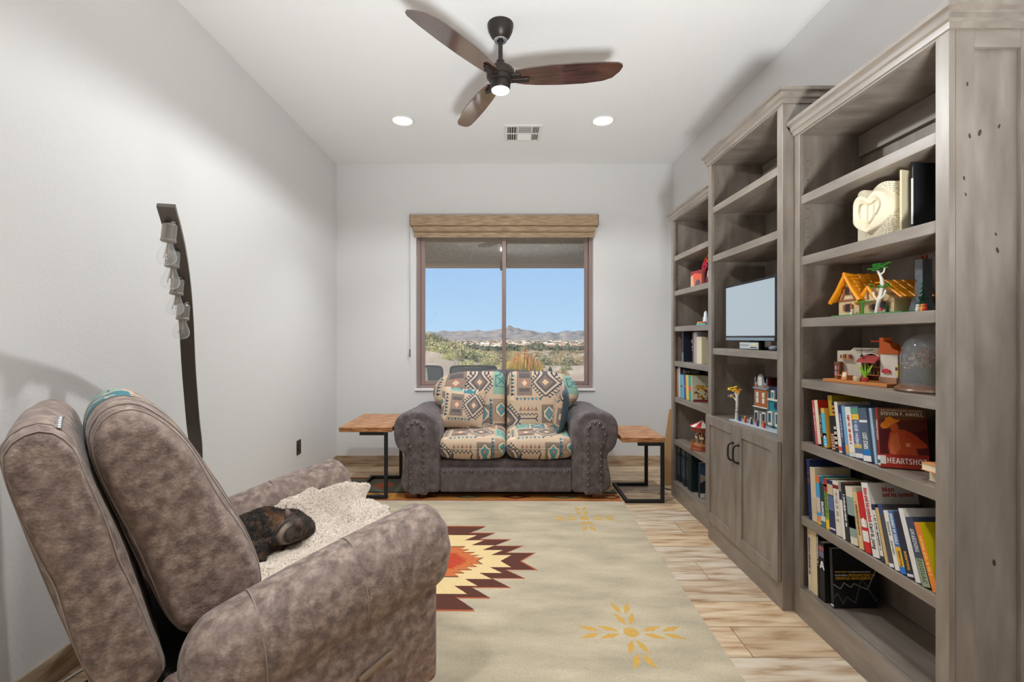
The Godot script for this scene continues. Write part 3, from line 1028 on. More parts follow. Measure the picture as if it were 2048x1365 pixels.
# a padded slab: a side outline swept from e0 to e1, its two ends rounded in by er; place(e, p) puts a point in space
func padded(prof: Array, e0: float, e1: float, er: float, place: Callable, m := 5, n := 6, crown := 0.0) -> MB:
	var cen := Vector2.ZERO
	for p: Vector2 in prof: cen += p
	cen /= prof.size()
	var mind := 1e9
	for p: Vector2 in prof: mind = minf(mind, p.distance_to(cen))
	var rings := []
	var es := []
	for k in m + 1: es.append([e0 + er * (1 - cos(PI / 2 * k / m)), er * (1 - sin(PI / 2 * k / m))])
	for k in range(1, n): es.append([lerpf(e0 + er, e1 - er, float(k) / n), -crown * sin(PI * k / n)])
	for k in range(m, -1, -1): es.append([e1 - er * (1 - cos(PI / 2 * k / m)), er * (1 - sin(PI / 2 * k / m))])
	for e in es:
		var r := []
		for p: Vector2 in prof:
			var d := p - cen
			r.append(place.call(e[0], p - d.normalized() * minf(e[1], d.length() * 0.9)))
		rings.append(r)
	var b := MB.new()
	b.loft(rings, true, true, true)
	return b

func nail_mesh(r: float) -> ArrayMesh:
	var b := MB.new()
	b.lathe([Vector2(r, 0), Vector2(r * 0.92, r * 0.35), Vector2(r * 0.6, r * 0.7), Vector2(0, r * 0.85)], Vector3.ZERO, 10)
	return b.done()

func make_loveseat():
	var zf := -3.69
	var t := thing("loveseat", "grey brown suede loveseat with rolled nailhead arms and southwestern patterned cushions", "loveseat", Vector3(0.005, 0.0117, -4.13))
	var lz := zf + 4.13      # local front plane
	var k := 3.69 / FOC
	var nail := nail_mesh(0.0125)
	var nail_face := Basis(Vector3(1, 0, 0), Vector3(0, 0, 1), Vector3(0, -1, 0))
	# arm outline seen from the front, given on the picture and turned into metres at the front plane
	var raw := [[786, 868], [789, 851], [800, 838], [818, 831], [840, 830], [858, 835], [871, 846], [878, 862], [879, 890], [879, 940], [879, 985], [872, 990], [845, 991], [815, 990], [804, 983], [801, 968], [804, 945], [808, 925], [806, 912], [796, 903], [789, 890]]
	for side in [-1, 1]:
		var prof := []
		for p in raw:
			var x: float = (p[0] - 1012.0) * k
			prof.append(Vector2(x * (1 if side < 0 else -1), EYE - (p[1] - CY) * k))
		var rs := resample(prof, 56)
		if side > 0: rs.reverse()
		var b := padded(rs, -0.43, lz, 0.035, func(e: float, p: Vector2): return Vector3(p.x, p.y + 0.02 * clampf((e - 0.1) / 0.34, -1.0, 1.0) * smoothstep(0.4, 0.6, p.y), e), 4, 10)
		var arm := part("arm", b, M.suede_dark, t)
		# keyhole front panel
		var kr := [[831, 848], [845, 852], [853, 862], [856, 875], [856, 930], [856, 988], [836, 990], [819, 988], [819, 940], [820, 920], [822, 905], [815, 895], [809, 880], [811, 862], [819, 852]]
		var kp := []
		for p in kr: kp.append(Vector2((p[0] - 1012.0) * k * (1 if side < 0 else -1), EYE - (p[1] - CY) * k + 0.02 * smoothstep(0.4, 0.6, EYE - (p[1] - CY) * k)))
		var kc := resample(kp, 48)
		if side > 0: kc.reverse()
		b = padded(kc, lz - 0.03, lz + 0.014, 0.014, func(e: float, p: Vector2): return Vector3(p.x, p.y, e), 3, 2)
		part("front_panel", b, M.suede_dark, arm)
		var edge := []
		for p: Vector2 in kc: edge.append(Vector3(p.x, p.y, lz + 0.001))
		edge.append(edge[0])
		b = MB.new()
		b.tube(edge, 0.005, 6, false)
		part("piping", b, M.suede_dark, arm)
		var spots := []
		for i in 11: spots.append([848, 985 - i * 12.2])
		for i in 8: spots.append([823 - (1 if i % 2 else 0), 984 - i * 12.4])
		spots.append_array([[817, 889], [814.5, 875], [817, 863], [825, 855.5], [835, 854], [844, 860]])
		for s in spots:
			part("nail_head", nail, M.brass, arm, Transform3D(nail_face, Vector3((s[0] - 1012.0) * k * (1 if side < 0 else -1), EYE - (s[1] - CY) * k + 0.02 * smoothstep(0.4, 0.6, EYE - (s[1] - CY) * k), lz + 0.0148)))
	# base with padded front rail
	var b := MB.new()
	b.rbox(Vector3(0, 0.175, -0.03), Vector3(1.10, 0.25, 0.82), 0.02, 3)
	var base := part("base", b, M.suede_dark, t)
	b = MB.new()
	b.rbox(Vector3(0, 0.145, lz - 0.045), Vector3(1.055, 0.19, 0.06), 0.02, 3)
	part("front_rail", b, M.suede_dark, base)
	for i in 19:
		part("nail_head", nail, M.brass, base, Transform3D(nail_face, Vector3(-0.49 + i * 0.0545, 0.218, lz - 0.0145)))
	# feet
	for x in [-0.76, 0.74]:
		for z in [lz - 0.07, -0.36]:
			b = MB.new()
			b.rbox(Vector3(x, 0.026, z), Vector3(0.10, 0.05, 0.09), 0.006, 2)
			part("foot", b, M.foot, t)
	# arched back frame
	var arch := []
	for i in 25:
		var x := lerpf(-0.62, 0.62, i / 24.0)
		arch.append(Vector2(x, 0.66 + 0.315 * pow(maxf(0.0, 1.0 - pow(absf(x) / 0.64, 2.6)), 0.6)))
	arch.append(Vector2(0.62, 0.08)); arch.append(Vector2(-0.62, 0.08))
	arch.reverse()
	var rim := []
	for p in arch: rim.append(p)
	b = padded(rim, -0.46, -0.33, 0.045, func(e: float, p: Vector2): return Vector3(p.x, p.y, e), 4, 2)
	part("back_frame", b, M.suede_dark, t)
	# seat cushions
	for side in [-1, 1]:
		var c := Vector3(0.272 * side, 0.41, 0.055)
		var bend := func(q: Vector3):
			var bulge := 0.022 * (1 - pow(q.x / 0.27, 2.0)) * clampf(q.y / 0.085, -1.0, 1.0)
			var fr := 0.018 * (1 - pow(q.x / 0.27, 4.0)) * (1 - pow(q.y / 0.085, 2.0)) if q.z > 0.3 else 0.0
			return q + Vector3(0, bulge - 0.02 * smoothstep(-0.1, 0.37, q.z) * (1 if q.y > 0 else 0), fr)
		var uvf := func(q: Vector3): return Vector2(q.x / 0.66 + 0.5, (-q.y + q.z + 0.5) / 0.66 + 0.24) if q.z > -0.3 else Vector2(q.x / 0.6, q.y / 0.6)
		b = MB.new()
		b.rbox(c, Vector3(0.54, 0.17, 0.75), 0.055, 4, 7, Basis(), bend, uvf)
		part("seat_cushion", b, M.fabric, t)
	# back cushions, leaning and eared over the arms
	for side in [-1, 1]:
		var bend := func(q: Vector3):
			var o := q
			o.x += 0.095 * smoothstep(-0.06, 0.03, q.y) * smoothstep(0.0, 0.27, q.x * side) * side
			var corner := smoothstep(0.08, 0.29, q.x * side) * smoothstep(0.08, 0.28, q.y)
			o.y -= 0.055 * corner
			o.x -= 0.045 * corner * side
			o.z += (0.035 * (1 - pow(q.x / 0.28, 2.0)) * (1 - pow(q.y / 0.3, 2.0))) * (1 if q.z > 0 else 0.2)
			return o
		var uvf := func(q: Vector3): return Vector2(q.x / 0.68 + 0.52, (0.29 - q.y + (0.08 - q.z if q.y > 0.2 else 0.0)) / 0.68)
		b = MB.new()
		b.rbox(Vector3.ZERO, Vector3(0.565, 0.56, 0.17), 0.07, 4, 8, Basis(), bend, uvf)
		part("back_cushion", b, M.fabric, t, Transform3D(turned(Vector3(1, 0, 0), -13), Vector3(0.292 * side, 0.695, -0.15)))
	# throw pillows lie loose
	var pil := func(label: String, w: float, h: float, d: float, at: Vector3, bs: Basis, off: Vector2):
		var o := thing("throw_pillow", label, "pillow", at, 0, "throw pillows on the loveseat")
		var bend := func(q: Vector3):
			var ex := absf(q.x) / (w / 2); var ey := absf(q.y) / (h / 2)
			var thin := (1.0 - pow(ex, 3.0) * 0.72) * (1.0 - pow(ey, 3.0) * 0.72)
			return Vector3(q.x * (1.0 - 0.08 * (1 - ey * ey)), q.y * (1.0 - 0.08 * (1 - ex * ex)), q.z * thin)
		var uvf := func(q: Vector3): return Vector2(q.x / 0.6, -q.y / 0.6) + off
		var fr := MB.new()
		fr.rbox(Vector3.ZERO, Vector3(w, h, d), d * 0.45, 4, 8, Basis(), bend, uvf)
		part("cover", fr, M.fabric, o, Transform3D(bs, Vector3.ZERO))
		var bk := MB.new()
		bk.rbox(Vector3(0, 0, 0.0), Vector3(w * 1.004, h * 1.004, d), d * 0.45, 4, 8, Basis(), func(q: Vector3):
			var p: Vector3 = bend.call(q)
			p.z = minf(p.z, -0.004) - 0.002
			return p, uvf)
		part("back_panel", bk, plain(rgb(96, 116, 130), 0.85), o, Transform3D(bs, Vector3.ZERO))
	pil.call("square patterned throw pillow lying flat against the loveseat back cushion", 0.40, 0.37, 0.13, Vector3(-0.372, 0.685, -4.035), turned(Vector3(1, 0, 0), -18) * turned(Vector3(0, 0, 1), -5), Vector2(0.42, 0.22))
	pil.call("patterned throw pillow turned sideways on its edge with blue grey back showing", 0.36, 0.40, 0.13, Vector3(0.475, 0.69, -3.99), turned(Vector3(0, 1, 0), -96) * turned(Vector3(1, 0, 0), -8) * turned(Vector3(0, 0, 1), -6), Vector2(0.3, 0.55))

# ---------------------------------------------------------------- recliner
const CHAIR_AT := Vector3(-0.91, 0.0117, -1.75)
const CHAIR_TURN := -47.8

func seat_y(z: float) -> float:
	return 0.478 - (z + 0.46) * 0.09

func make_recliner():
	var t := thing("recliner", "large grey brown suede recliner with rolled arms and patterned headrest panel", "recliner", CHAIR_AT, deg_to_rad(CHAIR_TURN))
	var b: MB
	# rolled arms, tilted back with the chair
	for side in [-1, 1]:
		var b0 := MB.new()
		var rings := []
		var n := 40
		var along := []
		for k in 8: along.append([0.23 + 0.085 * cos(PI / 2 * k / 8.0), 0.3 + 0.7 * sin(PI / 2 * k / 8.0)])
		for k in 13: along.append([lerpf(0.23, -0.41, k / 12.0), 1.0])
		for k in range(1, 9): along.append([-0.41 - 0.095 * sin(PI / 2 * k / 8.0), 0.35 + 0.65 * cos(PI / 2 * k / 8.0)])
		for e in along:
			var z: float = e[0]
			var f: float = maxf(e[1], 0.02)
			var s := clampf((0.30 - z) / 0.74, 0.0, 1.0)
			var yc := lerpf(0.365, 0.515, s) + 0.012 * sin(PI * s)
			var ry := lerpf(0.142, 0.155, s) * f
			var rx := lerpf(0.118, 0.136, s) * f
			var r := []
			for k in n:
				var a := TAU * k / n
				var p := Vector2(cos(a), sin(a))
				var pw := 0.9
				p = Vector2(signf(p.x) * pow(absf(p.x), pw), signf(p.y) * pow(absf(p.y), pw))
				var wr := 0.004 * sin(a * 9.0 + side) * smoothstep(0.85, 1.0, s) * (1.0 if e[1] < 1.0 else 0.3)
				r.append(Vector3(0.42 * side + p.x * (rx + wr) - 0.012 * side * (1 if p.y < 0 else 0) * p.y * p.y, yc + p.y * (ry + wr), z))
			r.reverse()
			rings.append(r)
		rings.reverse()
		for i in rings.size(): (rings[i] as Array).reverse()
		b0.loft(rings, true, true, true)
		var arm := part("arm", b0, M.suede, t)
		# seams around the roll
		for z: float in [0.135, -0.155]:
			var s := clampf((0.30 - z) / 0.74, 0.0, 1.0)
			var loop := []
			for k in 41:
				var a := TAU * k / 40
				loop.append(Vector3(0.42 * side + cos(a) * (lerpf(0.118, 0.136, s) + 0.0005), lerpf(0.365, 0.515, s) + 0.012 * sin(PI * s) + sin(a) * (lerpf(0.142, 0.155, s) + 0.0005), z + 0.012 * sin(a)))
			b0 = MB.new()
			b0.tube(loop, 0.0022, 5, false)
			part("seam", b0, M.seam, arm)
		# upright side panel under the roll
		b0 = MB.new()
		b0.rbox(Vector3(0.42 * side, 0.235, -0.05), Vector3(0.17, 0.37, 0.80), 0.03, 3, 4, Basis(), func(q: Vector3): return q + Vector3(0, 0.06 * smoothstep(0.3, -0.35, q.z) * smoothstep(0.0, 0.15, q.y) - 0.05 * smoothstep(-0.1, 0.38, q.z) * smoothstep(0.0, 0.15, q.y), 0))
		part("side_panel", b0, M.suede, t)
	# release lever on the side panel
	b = MB.new()
	b.rbox(Vector3.ZERO, Vector3(0.016, 0.022, 0.13), 0.007, 3)
	part("release_lever", b, plain(rgb(150, 128, 108), 0.5), t, Transform3D(turned(Vector3(1, 0, 0), 18), Vector3(0.515, 0.225, -0.20)))
	# seat and footrest front
	b = MB.new()
	b.rbox(Vector3(0, 0.347, -0.13), Vector3(0.60, 0.17, 0.76), 0.06, 4, 5, Basis(), func(q: Vector3): return q + Vector3(0, -q.z * 0.09 + 0.015 * (1 - pow(q.x / 0.3, 2.0)) * signf(q.y) - (0.02 if q.z < -0.3 else 0.0), 0))
	part("seat_cushion", b, M.suede, t)
	b = MB.new()
	b.rbox(Vector3(0, 0.235, -0.405), Vector3(0.585, 0.34, 0.10), 0.04, 4, 4)
	part("footrest", b, M.suede, t)
	b = MB.new()
	b.rbox(Vector3(0, 0.20, 0.05), Vector3(0.60, 0.22, 0.74), 0.02, 2)
	part("base", b, plain(rgb(52, 46, 44), 0.9), t)
	b = MB.new()
	b.box(Vector3(0, 0.0455, 0.0), Vector3(0.62, 0.09, 0.62))
	part("rocker_base", b, M.black, t)
	# outer back
	var place := func(e: float, p: Vector2): return Vector3(e, p.y, p.x)
	var shell := resample([Vector2(0.335, 0.37), Vector2(0.365, 0.5), Vector2(0.43, 0.75), Vector2(0.496, 0.95), Vector2(0.525, 1.035), Vector2(0.574, 1.078), Vector2(0.628, 1.058), Vector2(0.645, 1.0), Vector2(0.612, 0.85), Vector2(0.55, 0.62), Vector2(0.492, 0.42), Vector2(0.462, 0.355), Vector2(0.39, 0.34)], 64)
	var back := part("outer_back", padded(shell, -0.36, 0.36, 0.05, place, 6, 8, 0.012), M.suede, t)
	var seam_on := func(prof: Array, e: float, inset: float, from: int, to: int, par: Node):
		var cen := Vector2.ZERO
		for p: Vector2 in prof: cen += p
		cen /= prof.size()
		var line := []
		for i in range(from, to):
			var p: Vector2 = prof[posmod(i, prof.size())]
			line.append(place.call(e, p - (p - cen).normalized() * inset))
		var m := MB.new()
		m.tube(line, 0.0022, 5, false)
		part("seam", m, M.seam, par)
	seam_on.call(shell, 0.347, 0.014, 0, 64, back)
	seam_on.call(shell, 0.31, -0.0015, 0, 64, back)
	var cn := nail_mesh(0.0075)
	for i in 15:
		part("nail_head", cn, M.chrome_nail, back, Transform3D(turned(Vector3(1, 0, 0), -25 + 2.5 * i * 0), Vector3(0.315 - i * 0.021, 1.074 - 0.002 * absf(i - 5), 0.548)))
	# thick pillow back with a woven panel up its front
	var pil := resample([Vector2(0.10, 0.445), Vector2(0.078, 0.53), Vector2(0.12, 0.67), Vector2(0.20, 0.83), Vector2(0.272, 0.975), Vector2(0.335, 1.055), Vector2(0.40, 1.10), Vector2(0.462, 1.085), Vector2(0.49, 1.02), Vector2(0.475, 0.93), Vector2(0.425, 0.78), Vector2(0.37, 0.62), Vector2(0.318, 0.475), Vector2(0.27, 0.42), Vector2(0.175, 0.415)], 72)
	var pillow := part("pillow_back", padded(pil, -0.325, 0.325, 0.075, place, 7, 10, 0.02), M.suede, t)
	seam_on.call(pil, 0.288, 0.0095, 0, 73, pillow)
	seam_on.call(pil, 0.245, -0.004, 0, 73, pillow)
	# woven panel: part of the same outline lifted off by a few millimetres
	var cen := Vector2.ZERO
	for p: Vector2 in pil: cen += p
	cen /= pil.size()
	var g := MB.new()
	g.smooth()
	var first := 6; var last := 40
	var cols := 11
	var grid := []
	for i in range(first, last):
		var row := []
		var p: Vector2 = pil[i]
		for c in cols:
			var e := lerpf(-0.22, 0.125, float(c) / (cols - 1))
			var lift := 0.0012 + 0.02 * sin(PI * clampf((e + 0.25) / 0.5, 0, 1))
			row.append([place.call(e, p + (p - cen).normalized() * lift), Vector2(e / 0.62 + 0.4, -float(i) * 0.032)])
		grid.append(row)
	for i in grid.size() - 1:
		for c in cols - 1:
			var A = grid[i][c]; var B = grid[i][c + 1]; var C = grid[i + 1][c + 1]; var D = grid[i + 1][c]
			g.quad(A[0], B[0], C[0], D[0], A[1], B[1], C[1], D[1])
	part("woven_panel", g, M.fabric, pillow)

# one closed three-sided tuft
func spike(b: MB, p: Vector3, d: Vector3, s: Vector3, l: float):
	var w := d.cross(s)
	var q := [p + s, p - s * 0.5 + w * 0.87, p - s * 0.5 - w * 0.87]
	for k in 3: b.tri(q[k], q[(k + 1) % 3], p + d * l)

# ---------------------------------------------------------------- blanket on the seat
func make_blanket():
	var t := thing("throw_blanket", "cream sherpa fleece blanket crumpled over the recliner seat", "blanket", CHAIR_AT, deg_to_rad(CHAIR_TURN))
	var n1 := noise(FastNoiseLite.TYPE_SIMPLEX, 5.0, 2, 101)
	var n2 := noise(FastNoiseLite.TYPE_SIMPLEX, 90.0, 2, 102)
	var NX := 84; var NZ := 96
	var top := []; var low := []
	for j in NZ + 1:
		var rt := []; var rl := []
		for i in NX + 1:
			var u := float(i) / NX; var w := float(j) / NZ
			var x := lerpf(-0.285, 0.295, u)
			var z := lerpf(-0.50, 0.20, w)
			# ragged outline
			x += 0.02 * n1.get_noise_2d(z * 2.0, 7.0) * (1.0 - u)
			z += (0.045 * n1.get_noise_2d(x * 1.4, 3.0) + 0.05 * (u - 0.55)) * (1.0 - w)
			var y := seat_y(z) + 0.022 + 0.006 * (1 - pow(x / 0.3, 2.0))
			y += 0.014 * n1.get_noise_2d(x * 1.0, z * 0.8) + 0.012 * maxf(0.0, n1.get_noise_2d(x * 2.2 + 9.0, z * 1.2))
			# roll of cloth pushed up along the far arm, and a folded-over corner at the front
			var roll := smoothstep(-0.185, -0.275, x) * smoothstep(0.04, -0.2, z)
			y += 0.085 * roll
			y -= 0.03 * exp(-pow((x + 0.165) / 0.025, 2.0)) * smoothstep(0.0, -0.2, z)
			var fold := smoothstep(-0.30, -0.36, z) * smoothstep(-0.18, -0.14, x) * smoothstep(0.06, 0.02, x)
			y += 0.022 * fold
			y += 0.035 * smoothstep(0.2, 0.295, x)
			# it hangs a little over the front edge
			y -= 0.35 * pow(maxf(0.0, -0.44 - z), 1.0)
			var ed := minf(minf(u, 1 - u), minf(w, 1 - w))
			var th := 0.024 * sqrt(clampf(ed / 0.04, 0.0, 1.0))
			var fz := 0.0035 * n2.get_noise_2d(x, z)
			rt.append(Vector3(x, y + th * 0.5 + fz, z)); rl.append(Vector3(x, y - th * 0.5, z))
		top.append(rt); low.append(rl)
	var b := MB.new()
	b.smooth()
	for j in NZ:
		for i in NX:
			b.quad(top[j + 1][i], top[j + 1][i + 1], top[j][i + 1], top[j][i])
			b.quad(low[j][i], low[j][i + 1], low[j + 1][i + 1], low[j + 1][i])
	var cream := plain(rgb(226, 212, 197), 0.95)
	part("cloth", b, cream, t)
	# the sherpa pile: short curled tufts
	rng.seed = 12
	b = MB.new()
	b.smooth()
	for k in 15000:
		var fi := rng.randf() * (NX - 1); var fj := rng.randf() * (NZ - 1)
		var i := int(fi); var j := int(fj)
		var p: Vector3 = top[j][i].lerp(top[j + 1][i + 1], rng.randf())
		var nrm: Vector3 = (top[j + 1][i] - top[j][i]).cross(top[j][i + 1] - top[j][i]).normalized()
		var d := (nrm + Vector3(rng.randfn(), rng.randfn() * 0.3, rng.randfn()) * 0.55).normalized()
		var s := d.cross(Vector3(rng.randfn(), rng.randfn(), rng.randfn())).normalized() * 0.0034
		spike(b, p - d * 0.002, d, s, rng.randf_range(0.005, 0.009))
	tag(part("pile", b, cream, t), "", "", "", "stuff")

# ---------------------------------------------------------------- cat (one continuous skin from a smooth field)
func field(p: Vector3, caps: Array) -> float:
	var acc := 1e9
	for c in caps:
		var a: Vector3 = c[0]; var b: Vector3 = c[1]
		var ab := b - a
		var h := clampf((p - a).dot(ab) / maxf(ab.length_squared(), 1e-9), 0.0, 1.0)
		var d := p.distance_to(a + ab * h) - lerpf(c[2], c[3], h)
		if d > 0.08 and acc < 1e8: continue
		var k: float = c[4]
		if acc > 1e8: acc = d
		else:
			var q := maxf(k - absf(acc - d), 0.0) / k
			acc = minf(acc, d) - q * q * k * 0.25
	return acc

func nets(caps: Array, lo: Vector3, hi: Vector3, cell: float) -> Array:
	# surface nets: returns [vertices, quads (outside counter-clockwise)]
	var n := Vector3i(((hi - lo) / cell).ceil())
	var nx := n.x + 1; var ny := n.y + 1; var nz := n.z + 1
	var f := PackedFloat32Array()
	f.resize(nx * ny * nz)
	for k in nz:
		for j in ny:
			for i in nx:
				f[(k * ny + j) * nx + i] = field(lo + Vector3(i, j, k) * cell, caps)
	var idx := {}
	var verts := []
	for k in n.z:
		for j in n.y:
			for i in n.x:
				var s := Vector3(); var c := 0
				var neg := 0
				var vals := []
				for q in 8:
					var vv := f[((k + (q >> 2)) * ny + j + ((q >> 1) & 1)) * nx + i + (q & 1)]
					vals.append(vv)
					if vv < 0: neg += 1
				if neg == 0 or neg == 8: continue
				for e in [[0, 1], [2, 3], [4, 5], [6, 7], [0, 2], [1, 3], [4, 6], [5, 7], [0, 4], [1, 5], [2, 6], [3, 7]]:
					var a: float = vals[e[0]]; var b: float = vals[e[1]]
					if (a < 0) != (b < 0):
						var h := a / (a - b)
						s += Vector3(e[0] & 1, (e[0] >> 1) & 1, e[0] >> 2).lerp(Vector3(e[1] & 1, (e[1] >> 1) & 1, e[1] >> 2), h)
						c += 1
				idx[Vector3i(i, j, k)] = verts.size()
				verts.append(lo + (Vector3(i, j, k) + s / c) * cell)
	var quads := []
	for key: Vector3i in idx:
		for d in 3:
			var u := (d + 1) % 3; var w := (d + 2) % 3
			if key[u] == 0 or key[w] == 0: continue
			var du := Vector3i(); du[u] = 1
			var dw := Vector3i(); dw[w] = 1
			var dd := Vector3i(); dd[d] = 1
			var a0 := f[(key.z * ny + key.y) * nx + key.x]
			var e := key + dd
			if e.x >= nx or e.y >= ny or e.z >= nz: continue
			var a1 := f[(e.z * ny + e.y) * nx + e.x]
			if (a0 < 0) == (a1 < 0): continue
			if not (idx.has(key - du) and idx.has(key - dw) and idx.has(key - du - dw)): continue
			var q := [idx[key], idx[key - du], idx[key - du - dw], idx[key - dw]]
			if a0 > 0: q.reverse()
			quads.append(q)
	return [verts, quads]

func cat_color(p: Vector3, n: FastNoiseLite) -> Color:
	var base := Color(0.026, 0.020, 0.017)
	var v := n.get_noise_3dv(p * 22.0)
	var c := base
	c = c.lerp(Color(0.115, 0.052, 0.024), smoothstep(0.05, 0.45, v))
	c = c.lerp(Color(0.075, 0.055, 0.045), smoothstep(0.1, 0.5, n.get_noise_3dv(p * 35.0 + Vector3(4, 4, 4))))
	# rust patch over the shoulder, tan rump and tail tip
	c = c.lerp(Color(0.26, 0.115, 0.042), 0.75 * exp(-pow(p.distance_to(Vector3(0.025, 0.10, -0.03)) / 0.035, 2.0)))
	c = c.lerp(Color(0.24, 0.12, 0.05), 0.8 * exp(-pow(p.distance_to(Vector3(-0.045, 0.03, 0.155)) / 0.04, 2.0)))
	# head: grey tabby with a dark line down the face, cream cheeks and muzzle, pinkish ears
	var hc := p - Vector3(0.086, 0.085, 0.026)
	var near := smoothstep(0.062, 0.045, hc.length())
	var across := hc.dot(Vector3(0.65, 0, 0.75)); var fwd := hc.dot(Vector3(-0.75, 0, 0.65))
	var hd := Color(0.10, 0.078, 0.062).lerp(Color(0.035, 0.027, 0.024), smoothstep(0.1, 0.7, sin(across * 420.0 + v * 3.0)))
	hd = hd.lerp(Color(0.40, 0.31, 0.23), smoothstep(0.010, 0.016, absf(across)) * smoothstep(0.034, 0.024, absf(across)) * smoothstep(0.0, 0.03, fwd))
	hd = hd.lerp(Color(0.03, 0.024, 0.022), smoothstep(0.010, 0.006, absf(across)) * smoothstep(-0.01, 0.01, fwd))
	c = c.lerp(hd, near)
	c = c.lerp(Color(0.34, 0.24, 0.21), 0.8 * exp(-pow(p.distance_to(Vector3(0.054, 0.148, -0.004)) / 0.017, 2.0)))
	c = c.lerp(Color(0.34, 0.24, 0.21), 0.8 * exp(-pow(p.distance_to(Vector3(0.130, 0.136, 0.062)) / 0.017, 2.0)))
	return c

func make_cat():
	var at := Vector3(-0.905, 0.475, -1.80)
	var t := thing("cat", "dark tortoiseshell cat curled up asleep on the cream blanket", "cat", at)
	var caps := [
		[Vector3(-0.085, 0.045, 0.075), Vector3(-0.105, 0.052, 0.0), 0.058, 0.066, 0.03],
		[Vector3(-0.105, 0.052, 0.0), Vector3(-0.065, 0.055, -0.085), 0.066, 0.064, 0.04],
		[Vector3(-0.065, 0.055, -0.085), Vector3(0.03, 0.052, -0.10), 0.064, 0.056, 0.04],
		[Vector3(0.03, 0.052, -0.10), Vector3(0.09, 0.055, -0.055), 0.056, 0.046, 0.03],
		[Vector3(0.09, 0.055, -0.055), Vector3(0.092, 0.078, 0.008), 0.044, 0.036, 0.025],
		[Vector3(-0.05, 0.05, -0.03), Vector3(0.01, 0.045, -0.02), 0.075, 0.058, 0.05],
		[Vector3(0.098, 0.088, 0.010), Vector3(0.082, 0.084, 0.028), 0.043, 0.042, 0.012],       # skull
		[Vector3(0.076, 0.078, 0.038), Vector3(0.047, 0.064, 0.064), 0.030, 0.018, 0.018],         # muzzle
		[Vector3(-0.075, 0.04, 0.085), Vector3(-0.01, 0.035, 0.085), 0.048, 0.034, 0.03],          # thigh
		[Vector3(-0.01, 0.03, 0.085), Vector3(0.015, 0.018, 0.115), 0.030, 0.018, 0.02],           # hind foot
		[Vector3(0.03, 0.03, 0.03), Vector3(0.0, 0.02, 0.075), 0.032, 0.02, 0.02],                 # tucked paw
		[Vector3(-0.10, 0.03, 0.105), Vector3(-0.075, 0.024, 0.145), 0.024, 0.021, 0.02],          # tail
		[Vector3(-0.075, 0.024, 0.145), Vector3(-0.025, 0.02, 0.165), 0.021, 0.012, 0.01],
		[Vector3(0.072, 0.112, -0.006), Vector3(0.050, 0.158, -0.014), 0.021, 0.005, 0.010],       # ears
		[Vector3(0.114, 0.100, 0.038), Vector3(0.134, 0.143, 0.058), 0.021, 0.005, 0.010],
	]
	var r := nets(caps, Vector3(-0.20, -0.03, -0.19), Vector3(0.165, 0.18, 0.20), 0.0055)
	var nz := noise(FastNoiseLite.TYPE_SIMPLEX, 1.0, 3, 201)
	var b := MB.new()
	b.smooth()
	var vs: Array = r[0]
	for q in r[1]:
		for tri in [[0, 1, 2], [0, 2, 3]]:
			for e in [tri[0], tri[2], tri[1]]:
				b.col(cat_color(vs[q[e]], nz))
				b.v(vs[q[e]], Vector2.ZERO)
	var m := StandardMaterial3D.new()
	m.vertex_color_use_as_albedo = true
	m.roughness = 0.8
	part("body", b, m, t)
	# fur
	rng.seed = 77
	b = MB.new()
	b.smooth()
	var qs: Array = r[1]
	for k in 16000:
		var q = qs[rng.randi() % qs.size()]
		var p: Vector3 = (vs[q[0]] as Vector3).lerp(vs[q[2]], rng.randf()).lerp(vs[q[1]], rng.randf() * 0.5)
		if p.distance_to(Vector3(0.052, 0.155, -0.014)) < 0.028 or p.distance_to(Vector3(0.132, 0.14, 0.056)) < 0.028: continue
		var nr: Vector3 = ((vs[q[1]] - vs[q[0]]) as Vector3).cross(vs[q[2]] - vs[q[0]]).normalized()
		var lie := Vector3(-p.z, 0, p.x).normalized() * 0.9 + Vector3(0.3, -0.1, 0.1)
		var d := (nr * 0.55 + lie * -0.7 + Vector3(rng.randfn(), rng.randfn(), rng.randfn()) * 0.22).normalized()
		var head := p.distance_to(Vector3(0.085, 0.085, 0.025)) < 0.055
		var l := rng.randf_range(0.006, 0.013) * (0.45 if head else 1.0)
		var s := d.cross(nr).normalized() * 0.0013
		b.col(cat_color(p, nz) * rng.randf_range(0.75, 1.5))
		spike(b, p, d, s, l)
	tag(part("fur", b, m, t), "", "", "", "stuff")
	# closed eyes and nose
	b = MB.new()
	b.ball(Vector3(0.0345, 0.0655, 0.0755), Vector3(0.005, 0.004, 0.005), 6, 8)
	part("nose", b, plain(rgb(120, 78, 72), 0.5), t)

# ---------------------------------------------------------------- bookcases
const SIDE_X := 1.367
const MID_X := 1.317
const SHELVES := [1.957, 1.674, 1.387, 1.107, 0.817, 0.472]
const FLOOR_SHELF := 0.135

